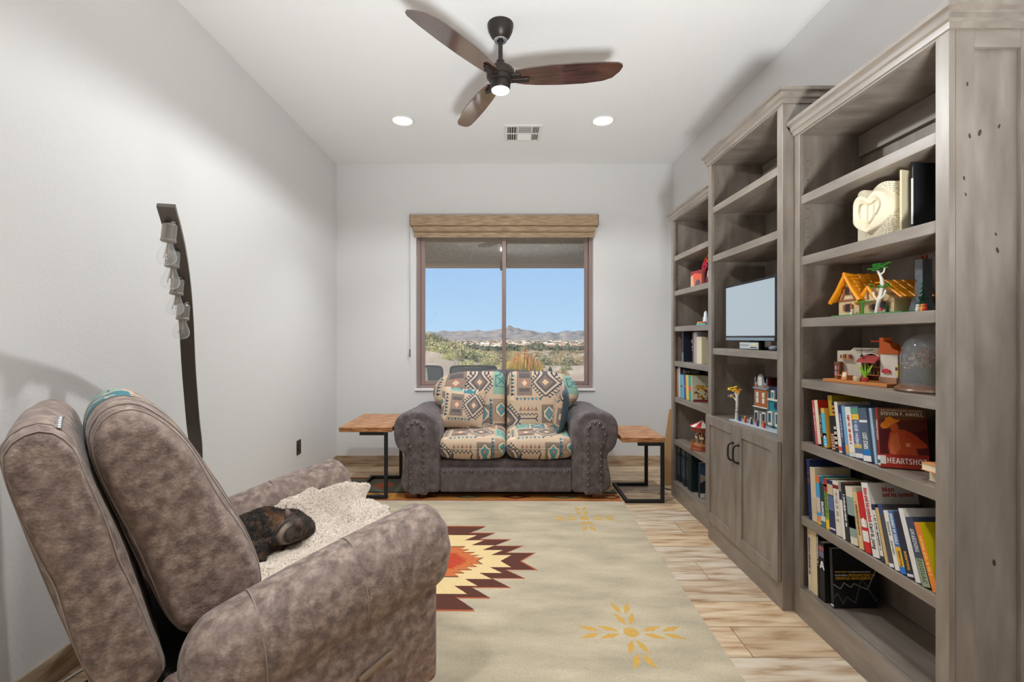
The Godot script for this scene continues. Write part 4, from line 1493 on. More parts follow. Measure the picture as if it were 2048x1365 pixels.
func crown(hw: float, dp: float, top: float, ret_far: bool, ret_near: bool) -> MB:
	var prof := [Vector2(0.0, -0.068), Vector2(0.007, -0.068), Vector2(0.009, -0.058), Vector2(0.011, -0.050), Vector2(0.019, -0.044), Vector2(0.019, -0.028), Vector2(0.022, -0.022), Vector2(0.034, -0.016), Vector2(0.034, 0.0), Vector2(0.0, 0.0)]
	var b := MB.new()
	b.flat()
	var path := func(o: float, y: float) -> Array:
		var a := []
		if ret_far: a.append(Vector3(dp, top + y, -hw - o))
		a.append(Vector3(-o, top + y, -hw - (o if ret_far else 0.0)))
		a.append(Vector3(-o, top + y, hw + (o if ret_near else 0.0)))
		if ret_near: a.append(Vector3(dp, top + y, hw + o))
		return a
	for i in prof.size() - 1:
		var p: Array = path.call(prof[i].x, prof[i].y); var q: Array = path.call(prof[i + 1].x, prof[i + 1].y)
		for k in p.size() - 1:
			b.quad(p[k], p[k + 1], q[k + 1], q[k])
	for e in 2:   # butt ends
		if (e == 0 and ret_far) or (e == 1 and ret_near): continue
		var poly := []
		for p in prof: poly.append(Vector3(-p.x, top + p.y, -hw if e == 0 else hw))
		for k in range(1, poly.size() - 1):
			if e == 0: b.tri(poly[0], poly[k + 1], poly[k])
			else: b.tri(poly[0], poly[k], poly[k + 1])
	return b

func holes(x: float, y0: float, y1: float, z: float, n: Vector3) -> MB:
	var b := MB.new()
	var y := y0
	while y < y1:
		for xx in [x, x + 0.2]:
			b.lathe([Vector2(0.0028, 0), Vector2(0.0024, 0.0004), Vector2(0.0, 0.0005)], Vector3(xx, y, z), 6, Basis(Vector3(1, 0, 0), n, Vector3(1, 0, 0).cross(n)))
		y += 0.045
	return b

func bookcase(label: String, z_far: float, z_near: float, xf: float, top: float, ret_far: bool, ret_near: bool, doors: bool, shelf_ys: Array) -> Node3D:
	var hw := (z_near - z_far) / 2
	var dp := RIGHT - xf - 0.004
	var t := thing("bookcase", label, "bookcase", Vector3(xf, 0, (z_near + z_far) / 2), 0, "grey stained built-in bookcases")
	var th := 0.02
	var open_top := top - 0.072
	var stile := 0.046
	var low := 0.80 if doors else FLOOR_SHELF
	# sides
	for s in [-1, 1]:
		if s > 0 and ret_near and not doors:
			# finished end: frame and recessed panel
			part("side_panel", boxm(Vector3(dp / 2, top / 2 - 0.01, hw - 0.018), Vector3(dp - 0.03, top - 0.02, 0.012)), M.alder_up, t)
			part("end_stile", boxm(Vector3(0.0485, top / 2 - 0.01, hw - 0.006), Vector3(0.057, top - 0.02, 0.012), 0.0008), M.alder_up, t)
			part("end_stile", boxm(Vector3(dp - 0.047, top / 2 - 0.01, hw - 0.006), Vector3(0.094, top - 0.02, 0.012), 0.0015), M.alder_up, t)
			for q in [[2.194, top - 0.02], [0.02, 0.16], [1.02, 1.09]]:
				if q[0] == 1.02: continue
				part("end_rail", boxm(Vector3((0.077 + dp - 0.094) / 2, (q[0] + q[1]) / 2, hw - 0.006), Vector3(dp - 0.094 - 0.077, q[1] - q[0], 0.012), 0.0015), M.alder_across, t)
			rng.seed = 8
			for k in [[0.055, 2.08, 0.006], [0.062, 1.92, 0.007], [0.105, 1.935, 0.009], [0.165, 1.955, 0.006], [0.045, 1.79, 0.006], [0.16, 1.57, 0.008], [0.05, 1.74, 0.005], [0.15, 0.60, 0.009], [0.155, 1.62, 0.005]]:
				var b := MB.new()
				b.ball(Vector3(k[0], k[1], hw - (0.0115 if k[0] > 0.077 and k[0] < dp - 0.094 else 0.0)), Vector3(k[2] * 0.55, k[2] * 1.2, 0.0006), 6, 10, turned(Vector3(0, 0, 1), rng.randf_range(-30, 30)))
				part("knot", b, M.knot, t)
		else:
			part("side_panel", boxm(Vector3(dp / 2 + 0.001, top / 2 - 0.01, s * (hw - th / 2)), Vector3(dp - 0.002, top - 0.02, th - 0.001)), M.alder_up, t)
		tag(part("pin_holes", holes(0.055, low + 0.15, open_top - 0.1, s * (hw - (0.0245 if s > 0 and ret_near and not doors else th)), Vector3(0, 0, -s)), M.pin, t), "", "", "", "stuff")
	part("back_panel", boxm(Vector3(dp - 0.004, top / 2, 0), Vector3(0.007, top - 0.03, hw * 2 - th * 2 - 0.002)), M.alder_up, t)
	part("top_panel", boxm(Vector3(dp / 2, open_top + 0.012, 0), Vector3(dp - 0.012, 0.02, hw * 2 - th * 2 - 0.012)), M.alder_across, t)
	part("back_cleat", boxm(Vector3(dp - 0.018, open_top - 0.05, 0), Vector3(0.019, 0.10, hw * 2 - th * 2 - 0.012), 0.001), M.alder_along, t)
	# face frame
	for s in [-1, 1]:
		part("stile", boxm(Vector3(0.009, (top - 0.01) / 2 + 0.0, s * (hw - stile / 2)), Vector3(0.02, top - 0.014, stile), 0.0012), M.alder_up, t)
	part("top_rail", boxm(Vector3(0.009, (open_top + top) / 2 - 0.004, 0), Vector3(0.0195, top - open_top, hw * 2 - stile * 2), 0.001), M.alder_along, t)
	part("crown_moulding", crown(hw, dp, top, ret_far, ret_near), M.alder_along, t)
	part("base_rail", boxm(Vector3(0.009, FLOOR_SHELF / 2, 0), Vector3(0.0195, FLOOR_SHELF - 0.001, hw * 2 - stile * 2), 0.001), M.alder_along, t)
	# shelves
	for y: float in shelf_ys:
		var fixed := y == 0.817
		var w := hw * 2 - th * 2 - 0.01
		if fixed: w = hw * 2 - stile * 2
		part("shelf", boxm(Vector3((dp - 0.008 + 0.003) / 2, y - 0.02, 0), Vector3(dp - 0.02, 0.04, minf(w, hw * 2 - stile * 2 - 0.001)), 0.0015), M.alder_along, t)
	if not doors:
		part("bottom_shelf", boxm(Vector3(dp / 2 + 0.008, FLOOR_SHELF - 0.0105, 0), Vector3(dp - 0.026, 0.02, hw * 2 - th * 2 - 0.012)), M.alder_along, t)
	else:
		part("counter", boxm(Vector3(dp / 2 - 0.004, low - 0.012, 0), Vector3(dp - 0.004, 0.024, hw * 2 - th * 2 - 0.012), 0.0015), M.alder_along, t)
		part("bottom_shelf", boxm(Vector3(dp / 2 + 0.008, FLOOR_SHELF - 0.0105, 0), Vector3(dp - 0.026, 0.02, hw * 2 - th * 2 - 0.012)), M.alder_along, t)
		part("lower_rail", boxm(Vector3(0.009, low - 0.05, 0), Vector3(0.0195, 0.05, hw * 2 - stile * 2)), M.alder_along, t)
		var y0 := 0.131; var y1 := 0.803
		var dw := hw - 0.010
		for s in [-1, 1]:
			var zc: float = s * (0.0015 + dw / 2)
			var fr := 0.058
			var b := MB.new()
			b.cbox(Vector3(-0.012, (y0 + y1) / 2, zc - dw / 2 + fr / 2), Vector3(0.02, y1 - y0, fr), 0.0015)
			b.cbox(Vector3(-0.012, (y0 + y1) / 2, zc + dw / 2 - fr / 2), Vector3(0.02, y1 - y0, fr), 0.0015)
			b.cbox(Vector3(-0.012, y0 + fr / 2, zc), Vector3(0.02, fr, dw - fr * 2), 0.0015)
			b.cbox(Vector3(-0.012, y1 - fr / 2, zc), Vector3(0.02, fr, dw - fr * 2), 0.0015)
			var door := part("door", b, M.alder_up, t)
			part("door_panel", boxm(Vector3(-0.009, (y0 + y1) / 2, zc), Vector3(0.008, y1 - y0 - fr * 2 + 0.002, dw - fr * 2 + 0.002)), M.alder_up, door)
			b = MB.new()
			var hz: float = s * 0.030
			b.tube(smooth_path([Vector3(-0.022, 0.70, hz), Vector3(-0.044, 0.694, hz), Vector3(-0.052, 0.675, hz), Vector3(-0.053, 0.65, hz), Vector3(-0.052, 0.625, hz), Vector3(-0.044, 0.606, hz), Vector3(-0.022, 0.600, hz)], 4), 0.0055, 8)
			b.ball(Vector3(-0.023, 0.70, hz), Vector3(0.004, 0.010, 0.010), 6, 10)
			b.ball(Vector3(-0.023, 0.60, hz), Vector3(0.004, 0.010, 0.010), 6, 10)
			part("handle", b, plain(rgb(64, 62, 62), 0.35, 0.7), door)
	return t

func make_bookcases():
	bookcase("grey stained bookcase with a finished panelled end, full of books and toy models", -2.205, -1.431, SIDE_X, 2.316, false, true, false, SHELVES)
	bookcase("tallest grey stained bookcase with the television and two lower cabinet doors", -3.018, -2.206, MID_X, 2.477, true, true, true, [2.13, 1.82, 1.231])
	bookcase("grey stained bookcase closest to the window wall with dark books at its foot", -3.828, -3.019, SIDE_X, 2.316, true, false, false, SHELVES)

# ---------------------------------------------------------------- books
func zs(p: float, x := 1.395) -> float:
	return -x * FOC / (p - CX)

# o: t thickness, h height, d depth, c cover colour, bands [[lo, hi, colour]], text, tc, ts text size, paper
func book(label: String, group: String, at: Vector3, lean: float, yaw: float, o: Dictionary) -> Node3D:
	var t := thing("book", label, "book", at, 0, group)
	t.basis = Basis(Vector3.UP, deg_to_rad(yaw)) * turned(Vector3(1, 0, 0), -lean)
	var th: float = o.t; var h: float = o.h; var d: float = o.d
	var k := 0.0014
	var b := MB.new()
	b.box(Vector3(d / 2, h / 2, k / 2), Vector3(d, h, k))
	b.box(Vector3(d / 2, h / 2, th - k / 2), Vector3(d, h, k))
	b.box(Vector3(k / 2, h / 2, th / 2), Vector3(k, h, th - 2 * k))
	part("cover", b, plain(o.c, o.get("rough", 0.42)), t)
	part("pages", boxm(Vector3(d / 2, h / 2, th / 2), Vector3(d - 0.006, h - 0.004, th - 2 * k - 0.0004)), plain(o.get("paper", rgb(226, 216, 196)), 0.9), t)
	for q in o.get("bands", []):
		part("spine_band", boxm(Vector3(-0.0002, h * (q[0] + q[1]) / 2, th / 2), Vector3(0.0008, h * (q[1] - q[0]), th * 0.985)), plain(q[2], 0.45), t)
	if o.has("marks"):
		# title too small to read: a run of short printed strokes down the spine
		rng.seed = int(h * 10000.0) + int(th * 1000000.0)
		b = MB.new()
		var y: float = h * (o.marks[1])
		while y > h * o.marks[0]:
			var w := rng.randf_range(0.25, 0.5) * th
			var l := rng.randf_range(0.002, 0.0045)
			if rng.randf() < 0.82: b.box(Vector3(-0.0007, y, th / 2 + rng.randf_range(-0.04, 0.04) * th), Vector3(0.0006, l, w))
			y -= l + 0.0016
		part("spine_print", b, plain(o.get("tc", Color.WHITE), 0.5), t)
	if o.has("text"):
		var spn := Basis(Vector3(0, -1, 0), Vector3(0, 0, 1), Vector3(-1, 0, 0))
		var ty: float = o.get("ty", 0.55)
		lettering(o.text, o.get("ts", th * 0.55), h * o.get("tw", 0.62), plain(o.get("tc", Color.WHITE), 0.5), t, Transform3D(spn, Vector3(-0.0009, h * ty, th / 2)), "spine_title", o.get("serif", false))
	if o.has("text2"):
		var spn := Basis(Vector3(0, -1, 0), Vector3(0, 0, 1), Vector3(-1, 0, 0))
		lettering(o.text2, o.get("ts2", th * 0.4), h * 0.34, plain(o.get("tc2", o.get("tc", Color.WHITE)), 0.5), t, Transform3D(spn, Vector3(-0.0009, h * o.get("ty2", 0.16), th / 2)), "spine_author", o.get("serif", false))
	return t

# rows are placed from the far end towards the near end; each starts where the picture shows its foot, never inside its neighbour
func book_row(rows: Array, group: String, y: float, x := 1.395):
	var zp := -99.0; var lp := 0.0; var hp := 0.0
	for r in rows:
		var o: Dictionary = r[4]
		var z: float = zs(r[1], x + o.get("back", 0.0))
		var lean: float = r[3]
		if zp > -90.0:
			z = maxf(z if o.get("free", false) else zp, zp + maxf(0.0, minf(o.h, hp) * (tan(deg_to_rad(lean)) - tan(deg_to_rad(lp)))) + 0.0012)
		o.t = r[2]
		book(r[0], group, Vector3(x + o.get("back", 0.0), y + 0.0012, z), lean, 0.0, o)
		zp = z + o.t / cos(deg_to_rad(lean)); lp = lean; hp = o.h

func make_books():
	var g := "books on the shelf above the lowest pair"
	# row with the cowboy paperback
	var a := [
		["thin black book first against the bookcase side, before the pink paperback", 1627, 0.014, 8.0, {"h": 0.165, "d": 0.11, "c": rgb(36, 30, 34)}],
		["slim pink red paperback between the thin black and cream red books", 1632, 0.016, 8.0, {"h": 0.197, "d": 0.13, "c": rgb(206, 92, 104), "marks": [0.25, 0.82], "tc": rgb(240, 200, 196)}],
		["cream and red striped paperback with red cover", 1638, 0.021, 8.0, {"h": 0.20, "d": 0.14, "c": rgb(206, 48, 42), "bands": [[0.0, 1.0, rgb(240, 226, 196)], [0.0, 0.03, rgb(206, 60, 50)]]}],
		["short dark maroon book next to the sky blue and yellow guide", 1646, 0.014, 8.0, {"h": 0.165, "d": 0.12, "c": rgb(74, 34, 38), "marks": [0.25, 0.82], "tc": rgb(220, 190, 170)}],
		["yellow edged paperback with a sky blue cover", 1652, 0.022, 8.0, {"h": 0.17, "d": 0.125, "c": rgb(226, 172, 78), "bands": [[0.04, 0.88, rgb(74, 190, 224)], [0.28, 0.36, rgb(222, 200, 170)]], "marks": [0.06, 0.3], "tc": Color.WHITE, "ty": 0.2, "tw": 0.3}],
		["tall mustard yellow book standing above its neighbours", 1664, 0.0264, 8.0, {"h": 0.228, "d": 0.15, "c": rgb(196, 168, 44), "back": 0.02}],
		["short black book with a column of tan keys on its spine", 1674, 0.0209, 8.0, {"h": 0.145, "d": 0.11, "c": rgb(32, 28, 28), "bands": [[0.02, 0.08, rgb(196, 150, 130)], [0.1, 0.17, rgb(196, 150, 130)], [0.19, 0.25, rgb(196, 150, 130)], [0.27, 0.33, rgb(196, 150, 130)], [0.35, 0.41, rgb(196, 150, 130)], [0.43, 0.48, rgb(196, 150, 130)]]}],
		["tall black and orange striped spiral bound book", 1685, 0.0143, 8.0, {"h": 0.208, "d": 0.15, "c": rgb(40, 36, 34), "bands": [[0.72, 0.76, rgb(228, 140, 40)], [0.80, 0.84, rgb(228, 140, 40)], [0.88, 0.92, rgb(228, 140, 40)], [0.08, 0.5, rgb(206, 200, 186)], [0.1, 0.14, rgb(30, 30, 30)], [0.2, 0.24, rgb(30, 30, 30)], [0.3, 0.34, rgb(30, 30, 30)], [0.4, 0.44, rgb(30, 30, 30)]]}],
		["white spined tall paperback between striped and navy books", 1689.5, 0.0187, 8.5, {"h": 0.21, "d": 0.14, "c": rgb(236, 232, 224), "bands": [[0.04, 0.12, rgb(214, 72, 60)]]}],
		["navy blue paperback with pale spine title", 1696.7, 0.0198, 8.5, {"h": 0.198, "d": 0.135, "c": rgb(46, 54, 102), "marks": [0.25, 0.82], "tc": rgb(190, 200, 226)}],
		["light blue paperback with orange foot band", 1704.4, 0.0176, 8.5, {"h": 0.20, "d": 0.135, "c": rgb(122, 176, 212), "bands": [[0.04, 0.2, rgb(224, 168, 84)]]}],
		["white paperback with a red title running down its spine", 1711.5, 0.0308, 8.5, {"h": 0.198, "d": 0.135, "c": rgb(238, 236, 230), "marks": [0.25, 0.82], "tc": rgb(206, 66, 52), "bands": [[0.02, 0.1, rgb(224, 222, 214)]]}],
		["grey blue library book with a yellow spine sticker", 1724, 0.0396, 8.5, {"h": 0.205, "d": 0.14, "c": rgb(96, 112, 150), "bands": [[0.74, 0.85, rgb(242, 196, 30)], [0.86, 0.97, rgb(92, 160, 138)], [0.02, 0.1, rgb(236, 234, 228)], [0.2, 0.28, rgb(206, 186, 90)]], "marks": [0.25, 0.82], "tc": rgb(210, 218, 236), "ty": 0.45, "tw": 0.4}],
		["slate grey library book with white emblem and blue sticker", 1740.6, 0.0396, 8.5, {"h": 0.205, "d": 0.14, "c": rgb(82, 98, 118), "bands": [[0.12, 0.22, rgb(24, 124, 198)], [0.005, 0.11, rgb(238, 238, 236)], [0.725, 0.77, rgb(232, 234, 238)]], "text": "LOST STARS", "tc": Color.WHITE, "ty": 0.38, "tw": 0.3}],
		["thin ice blue book behind the red cowboy paperback", 1753, 0.0132, 8.5, {"h": 0.21, "d": 0.14, "c": rgb(176, 206, 232), "back": 0.01}],
	]
	book_row(a, "books on the row with the cowboy cover", SHELVES[4], 1.395)
	cowboy_book()
	# two books lying flat at the near end
	for q in [["white covered hardback lying flat under another book at the shelf end", 0.0012, rgb(234, 226, 212), 1.425, 0.034], ["cream hardback with orange tinted page edge lying flat on top", 0.0375, rgb(222, 150, 96), 1.40, 0.026]]:
		var t := thing("book", q[0], "book", Vector3(q[3], SHELVES[4] + q[1], -1.566), 0, "books lying flat at the shelf end")
		var b := MB.new()
		b.cbox(Vector3(0.1, 0.0012, 0.042), Vector3(0.2, 0.0024, 0.084), 0.0008)
		b.cbox(Vector3(0.1, q[4] - 0.0012, 0.042), Vector3(0.2, 0.0024, 0.084), 0.0008)
		b.cbox(Vector3(0.1, q[4] / 2, 0.0828), Vector3(0.2, q[4] - 0.005, 0.0024), 0.0008)
		part("cover", b, plain(q[2], 0.5), t)
		part("pages", boxm(Vector3(0.1, q[4] / 2, 0.0405), Vector3(0.194, q[4] - 0.0055, 0.080)), plain(rgb(240, 222, 190), 0.9), t)

	var bb := [
		["oversize navy hardback first in the row against the bookcase side", 1618, 0.02, 4.0, {"h": 0.268, "d": 0.21, "c": rgb(30, 44, 96), "marks": [0.6, 0.82], "tc": rgb(150, 90, 80), "ty": 0.72, "tw": 0.3, "ts": 0.009}],
		["large cream book with faded figure next to the oversize navy one", 1625, 0.034, 4.5, {"h": 0.238, "d": 0.16, "c": rgb(216, 198, 166), "bands": [[0.15, 0.45, rgb(198, 186, 160)]]}],
		["paperback with orange head band above bright blue spine", 1638, 0.024, 5.0, {"h": 0.212, "d": 0.14, "c": rgb(74, 164, 214), "bands": [[0.85, 1.0, rgb(226, 116, 44)], [0.0, 0.05, rgb(232, 186, 70)], [0.05, 0.17, rgb(226, 142, 92)], [0.25, 0.55, rgb(214, 190, 176)]]}],
		["dark teal paperback with white spine title", 1648, 0.027, 5.0, {"h": 0.188, "d": 0.125, "c": rgb(30, 62, 74), "bands": [[0.0, 0.12, rgb(64, 116, 136)], [0.13, 0.25, rgb(206, 220, 208)]], "text": "BALANCE", "tc": Color.WHITE, "ty": 0.42, "tw": 0.3}],
		["lime green spined book with red head and yellow foot", 1660, 0.02, 5.5, {"h": 0.215, "d": 0.14, "c": rgb(150, 176, 58), "bands": [[0.74, 1.0, rgb(190, 42, 46)], [0.0, 0.19, rgb(240, 196, 40)], [0.84, 0.88, rgb(232, 170, 40)]], "marks": [0.25, 0.82], "tc": rgb(60, 92, 40), "ty": 0.46, "tw": 0.4}],
		["thick dark navy hardback with pale label panel", 1667, 0.034, 6.0, {"h": 0.215, "d": 0.14, "c": rgb(32, 42, 88), "bands": [[0.72, 0.92, rgb(206, 186, 152)], [0.42, 0.7, rgb(88, 108, 150)], [0.05, 0.08, rgb(214, 216, 222)]]}],
		["white hardback with a small red square and silver lettering", 1681, 0.034, 6.5, {"h": 0.222, "d": 0.145, "c": rgb(226, 218, 204), "bands": [[0.86, 0.93, rgb(126, 30, 36)]], "marks": [0.25, 0.82], "tc": rgb(160, 156, 150), "ty": 0.5, "tw": 0.36}],
		["slim white paperback between silver lettered and black books", 1694, 0.014, 7.0, {"h": 0.19, "d": 0.13, "c": rgb(236, 230, 222), "bands": [[0.82, 1.0, rgb(40, 52, 96)]]}],
		["black paperback with bold white spine letters", 1699, 0.022, 7.5, {"h": 0.228, "d": 0.14, "c": rgb(32, 36, 40), "bands": [[0.93, 1.0, rgb(28, 32, 36)]], "marks": [0.25, 0.82], "tc": Color.WHITE, "ty": 0.55, "tw": 0.4, "paper": rgb(226, 96, 52)}],
		["cream book with a misty teal landscape along its spine", 1708, 0.0374, 8.5, {"h": 0.224, "d": 0.15, "c": rgb(226, 216, 194), "bands": [[0.13, 0.82, rgb(142, 162, 156)], [0.28, 0.5, rgb(160, 160, 136)]]}],
		["tan paperback with brown script on its spine", 1723, 0.022, 10.0, {"h": 0.215, "d": 0.14, "c": rgb(224, 192, 140), "marks": [0.25, 0.82], "tc": rgb(140, 92, 50), "serif": true, "ty": 0.7, "tw": 0.5}],
		["red and white book with a white disc near its foot", 1732, 0.03, 11.5, {"h": 0.222, "d": 0.15, "c": rgb(206, 30, 36), "bands": [[0.18, 0.36, rgb(236, 232, 228)], [0.42, 0.55, rgb(226, 214, 208)]], "marks": [0.42, 0.56], "tc": Color.WHITE, "ty": 0.5, "tw": 0.2}],
	]
	var man := ["tall white paperback with red title and cover behind shorter books", 1749, 0.032, 13.0, {"h": 0.268, "d": 0.185, "c": rgb(232, 230, 226), "text": "Man and his symbols", "tc": rgb(206, 44, 44), "ty": 0.70, "tw": 0.46, "ts": 0.019, "text2": "Carl G. Jung", "tc2": rgb(40, 40, 44), "ts2": 0.016, "ty2": 0.28}]
	bb.append(man)
	bb.append_array([
		["black and white paperback with torn edge lettering", 1764, 0.017, 14.0, {"h": 0.20, "d": 0.14, "c": rgb(34, 44, 66), "bands": [[0.1, 0.9, rgb(226, 220, 210)]], "marks": [0.2, 0.8], "tc": rgb(24, 24, 26), "ty": 0.5, "tw": 0.6}],
		["tan book between the torn edge and dark grey books", 1771, 0.014, 14.5, {"h": 0.195, "d": 0.14, "c": rgb(212, 182, 126)}],
		["dark grey book with navy top and a white foot label", 1778, 0.02, 15.0, {"h": 0.212, "d": 0.15, "c": rgb(74, 72, 80), "bands": [[0.0, 0.06, rgb(236, 234, 232)], [0.84, 1.0, rgb(52, 72, 118)]]}],
		["white paperback with grey spine print beside the blue and yellow one", 1785, 0.02, 15.5, {"h": 0.20, "d": 0.14, "c": rgb(234, 232, 226), "marks": [0.25, 0.82], "tc": rgb(150, 150, 146), "ty": 0.5}],
		["blue paperback with yellow lower spine and white title", 1796, 0.022, 16.0, {"h": 0.206, "d": 0.14, "c": rgb(70, 116, 176), "bands": [[0.11, 0.42, rgb(238, 186, 46)], [0.0, 0.105, rgb(40, 120, 206)]], "text": "JOURNEY OF SOULS", "tc": Color.WHITE, "ty": 0.71, "tw": 0.5, "text2": "NEWTON", "tc2": rgb(40, 36, 40), "ty2": 0.24}],
		["starry midnight blue paperback with big pale blue letters on the cover", 1808, 0.026, 17.0, {"h": 0.212, "d": 0.145, "c": rgb(34, 32, 58), "bands": [[0.02, 0.06, rgb(220, 220, 230)]], "text2": "NEWTON", "tc2": rgb(236, 186, 60), "ty2": 0.26}],
		["tall plain white book behind the slate and sage one", 1836, 0.02, 17.5, {"h": 0.235, "d": 0.165, "c": rgb(228, 226, 222)}],
		["slate blue paperback with sage green lower spine", 1845, 0.03, 18.5, {"h": 0.215, "d": 0.14, "c": rgb(58, 68, 92), "bands": [[0.0, 0.40, rgb(150, 164, 132)]], "text": "AWAKENING", "tc": rgb(226, 228, 234), "serif": true, "ty": 0.66, "tw": 0.34, "ts": 0.016, "text2": "ZODIAC", "tc2": rgb(70, 84, 72), "ts2": 0.017, "ty2": 0.22}],
		["bright yellow paperback with orange spine at the end of the row", 1866, 0.022, 19.5, {"h": 0.212, "d": 0.14, "c": rgb(228, 206, 24), "bands": [[0.0, 1.0, rgb(232, 132, 48)]], "marks": [0.25, 0.82], "tc": rgb(246, 206, 90), "ty": 0.5, "tw": 0.86, "ts": 0.012}],
	])
	book_row(bb, "books on the crowded lower row", SHELVES[5], 1.385)
	# print on the covers that show
	for o in get_children():
		var l := str(o.get_meta("label", ""))
		if l == man[0]:
			lettering("Man", 0.017, 0.06, plain(rgb(196, 40, 40), 0.5), o, Transform3D(Basis(), Vector3(0.075, 0.244, 0.0325)), "cover_title")
			lettering("and his symbols", 0.015, 0.12, plain(rgb(196, 40, 40), 0.5), o, Transform3D(Basis(), Vector3(0.11, 0.225, 0.0325)), "cover_title")
		elif l.begins_with("starry"):
			lettering("S", 0.09, 0.06, plain(rgb(132, 190, 226), 0.5), o, Transform3D(Basis(), Vector3(0.035, 0.085, 0.0265)), "cover_title", true)
			lettering("5", 0.05, 0.04, plain(rgb(132, 190, 226), 0.5), o, Transform3D(Basis(), Vector3(0.02, 0.155, 0.0265)), "cover_title", true)
			lettering("LO", 0.018, 0.05, plain(rgb(236, 230, 220), 0.5), o, Transform3D(Basis(), Vector3(0.03, 0.02, 0.0265)), "cover_title")
		elif l.begins_with("bright yellow"):
			lettering("PHI", 0.030, 0.09, plain(rgb(206, 120, 30), 0.5), o, Transform3D(Basis(), Vector3(0.072, 0.135, 0.0225)), "cover_title")
			lettering("OF", 0.030, 0.07, plain(rgb(206, 120, 30), 0.5), o, Transform3D(Basis(), Vector3(0.075, 0.055, 0.0225)), "cover_title")
	# bottom row
	var cc := [
		["cream manual with blue block letters down its spine on the bottom shelf", 1617, 0.026, 2.0, {"h": 0.29, "d": 0.22, "c": rgb(224, 208, 176), "marks": [0.25, 0.82], "tc": rgb(44, 62, 130), "ty": 0.4, "tw": 0.7, "ts": 0.022}],
		["thick plain cream book on the bottom shelf", 1628, 0.036, 2.0, {"h": 0.285, "d": 0.21, "c": rgb(226, 206, 164)}],
		["thin black book with white slanted spine letters", 1642, 0.012, 2.0, {"h": 0.28, "d": 0.2, "c": rgb(26, 26, 28), "marks": [0.5, 0.95], "tc": Color.WHITE, "ty": 0.72, "tw": 0.5}],
		["thick black book with a photo strip and big white letter on its spine", 1646, 0.032, 2.5, {"h": 0.255, "d": 0.19, "c": rgb(24, 24, 27), "bands": [[0.74, 0.84, rgb(112, 122, 140)], [0.85, 0.93, rgb(176, 96, 104)]]}],
	]
	book_row(cc, "books on the bottom shelf", FLOOR_SHELF, 1.40)
	for o in get_children():
		if str(o.get_meta("label", "")).begins_with("thick black book"):
			lettering("A", 0.034, 0.03, plain(Color.WHITE, 0.5), o, Transform3D(Basis(Vector3(0, 0, 1), Vector3(0, 1, 0), Vector3(-1, 0, 0)), Vector3(-0.001, 0.155, 0.02)), "spine_title")
	finance_book()
	far_books()

func cowboy_book():
	var t := book("red paperback with a cowboy in orange hat on its cover", "books on the row with the cowboy cover", Vector3(1.392, SHELVES[4] + 0.0012, -1.735), 8.5, -19.0, {"t": 0.022, "h": 0.218, "d": 0.147, "c": rgb(150, 44, 34), "bands": [[0.03, 0.19, rgb(232, 234, 230)], [0.06, 0.12, rgb(38, 120, 84)]], "text": "HEARTSHOT", "tc": rgb(238, 226, 214), "ty": 0.62, "tw": 0.34})
	var W := 200; var H := 296
	var im := Image.create(W, H, false, Image.FORMAT_RGB8)
	im.fill(rgb(146, 40, 32))
	im.fill_rect(Rect2i(0, 0, W, 56), rgb(112, 78, 46))
	fillp(im, [Vector2(0, 56), Vector2(60, 50), Vector2(110, 62), Vector2(200, 46), Vector2(200, 190), Vector2(0, 190)], rgb(98, 44, 34))
	fillp(im, [Vector2(0, 110), Vector2(30, 104), Vector2(70, 128), Vector2(140, 120), Vector2(200, 100), Vector2(200, 230), Vector2(0, 230)], rgb(84, 22, 28))
	fillp(im, [Vector2(46, 120), Vector2(70, 104), Vector2(112, 108), Vector2(150, 130), Vector2(196, 176), Vector2(194, 190), Vector2(150, 196), Vector2(160, 236), Vector2(40, 236), Vector2(34, 190)], rgb(196, 78, 40))
	fillp(im, [Vector2(52, 130), Vector2(78, 122), Vector2(88, 200), Vector2(60, 232), Vector2(40, 224)], rgb(214, 112, 66))
	fillp(im, [Vector2(112, 112), Vector2(150, 132), Vector2(194, 178), Vector2(188, 188), Vector2(140, 170), Vector2(112, 140)], rgb(190, 66, 34))
	fillp(im, [Vector2(108, 172), Vector2(126, 170), Vector2(128, 188), Vector2(110, 190)], rgb(232, 150, 92))
	fillp(im, [Vector2(46, 92), Vector2(58, 78), Vector2(78, 76), Vector2(84, 98), Vector2(70, 118), Vector2(52, 112)], rgb(206, 92, 42))
	fillp(im, [Vector2(6, 92), Vector2(14, 74), Vector2(24, 70), Vector2(30, 50), Vector2(52, 42), Vector2(64, 54), Vector2(92, 58), Vector2(78, 72), Vector2(58, 80), Vector2(40, 100), Vector2(18, 106)], rgb(236, 138, 34))
	fillp(im, [Vector2(0, 232), Vector2(200, 226), Vector2(200, 296), Vector2(0, 296)], rgb(170, 46, 34))
	var b := MB.new()
	b.flat()
	b.quad(Vector3(0.001, 0.001, 0.0224), Vector3(0.146, 0.001, 0.0224), Vector3(0.146, 0.217, 0.0224), Vector3(0.001, 0.217, 0.0224))
	part("cover_print", b, printed(im, 0.4), t)
	var wh := plain(rgb(240, 232, 220), 0.5)
	lettering("HEARTSHOT", 0.021, 0.118, wh, t, Transform3D(Basis(), Vector3(0.079, 0.026, 0.0228)), "cover_title")
	lettering("STEVEN F. HAVILL", 0.013, 0.128, wh, t, Transform3D(Basis(), Vector3(0.073, 0.196, 0.0228)), "cover_title")
	lettering("THE POSADAS COUNTY MYSTERIES", 0.0062, 0.128, plain(rgb(214, 190, 170), 0.5), t, Transform3D(Basis(), Vector3(0.073, 0.209, 0.0228)), "cover_title")
	part("library_sticker", boxm(Vector3(0.008, 0.028, 0.0226), Vector3(0.018, 0.03, 0.0006)), plain(rgb(236, 236, 230), 0.5), t)

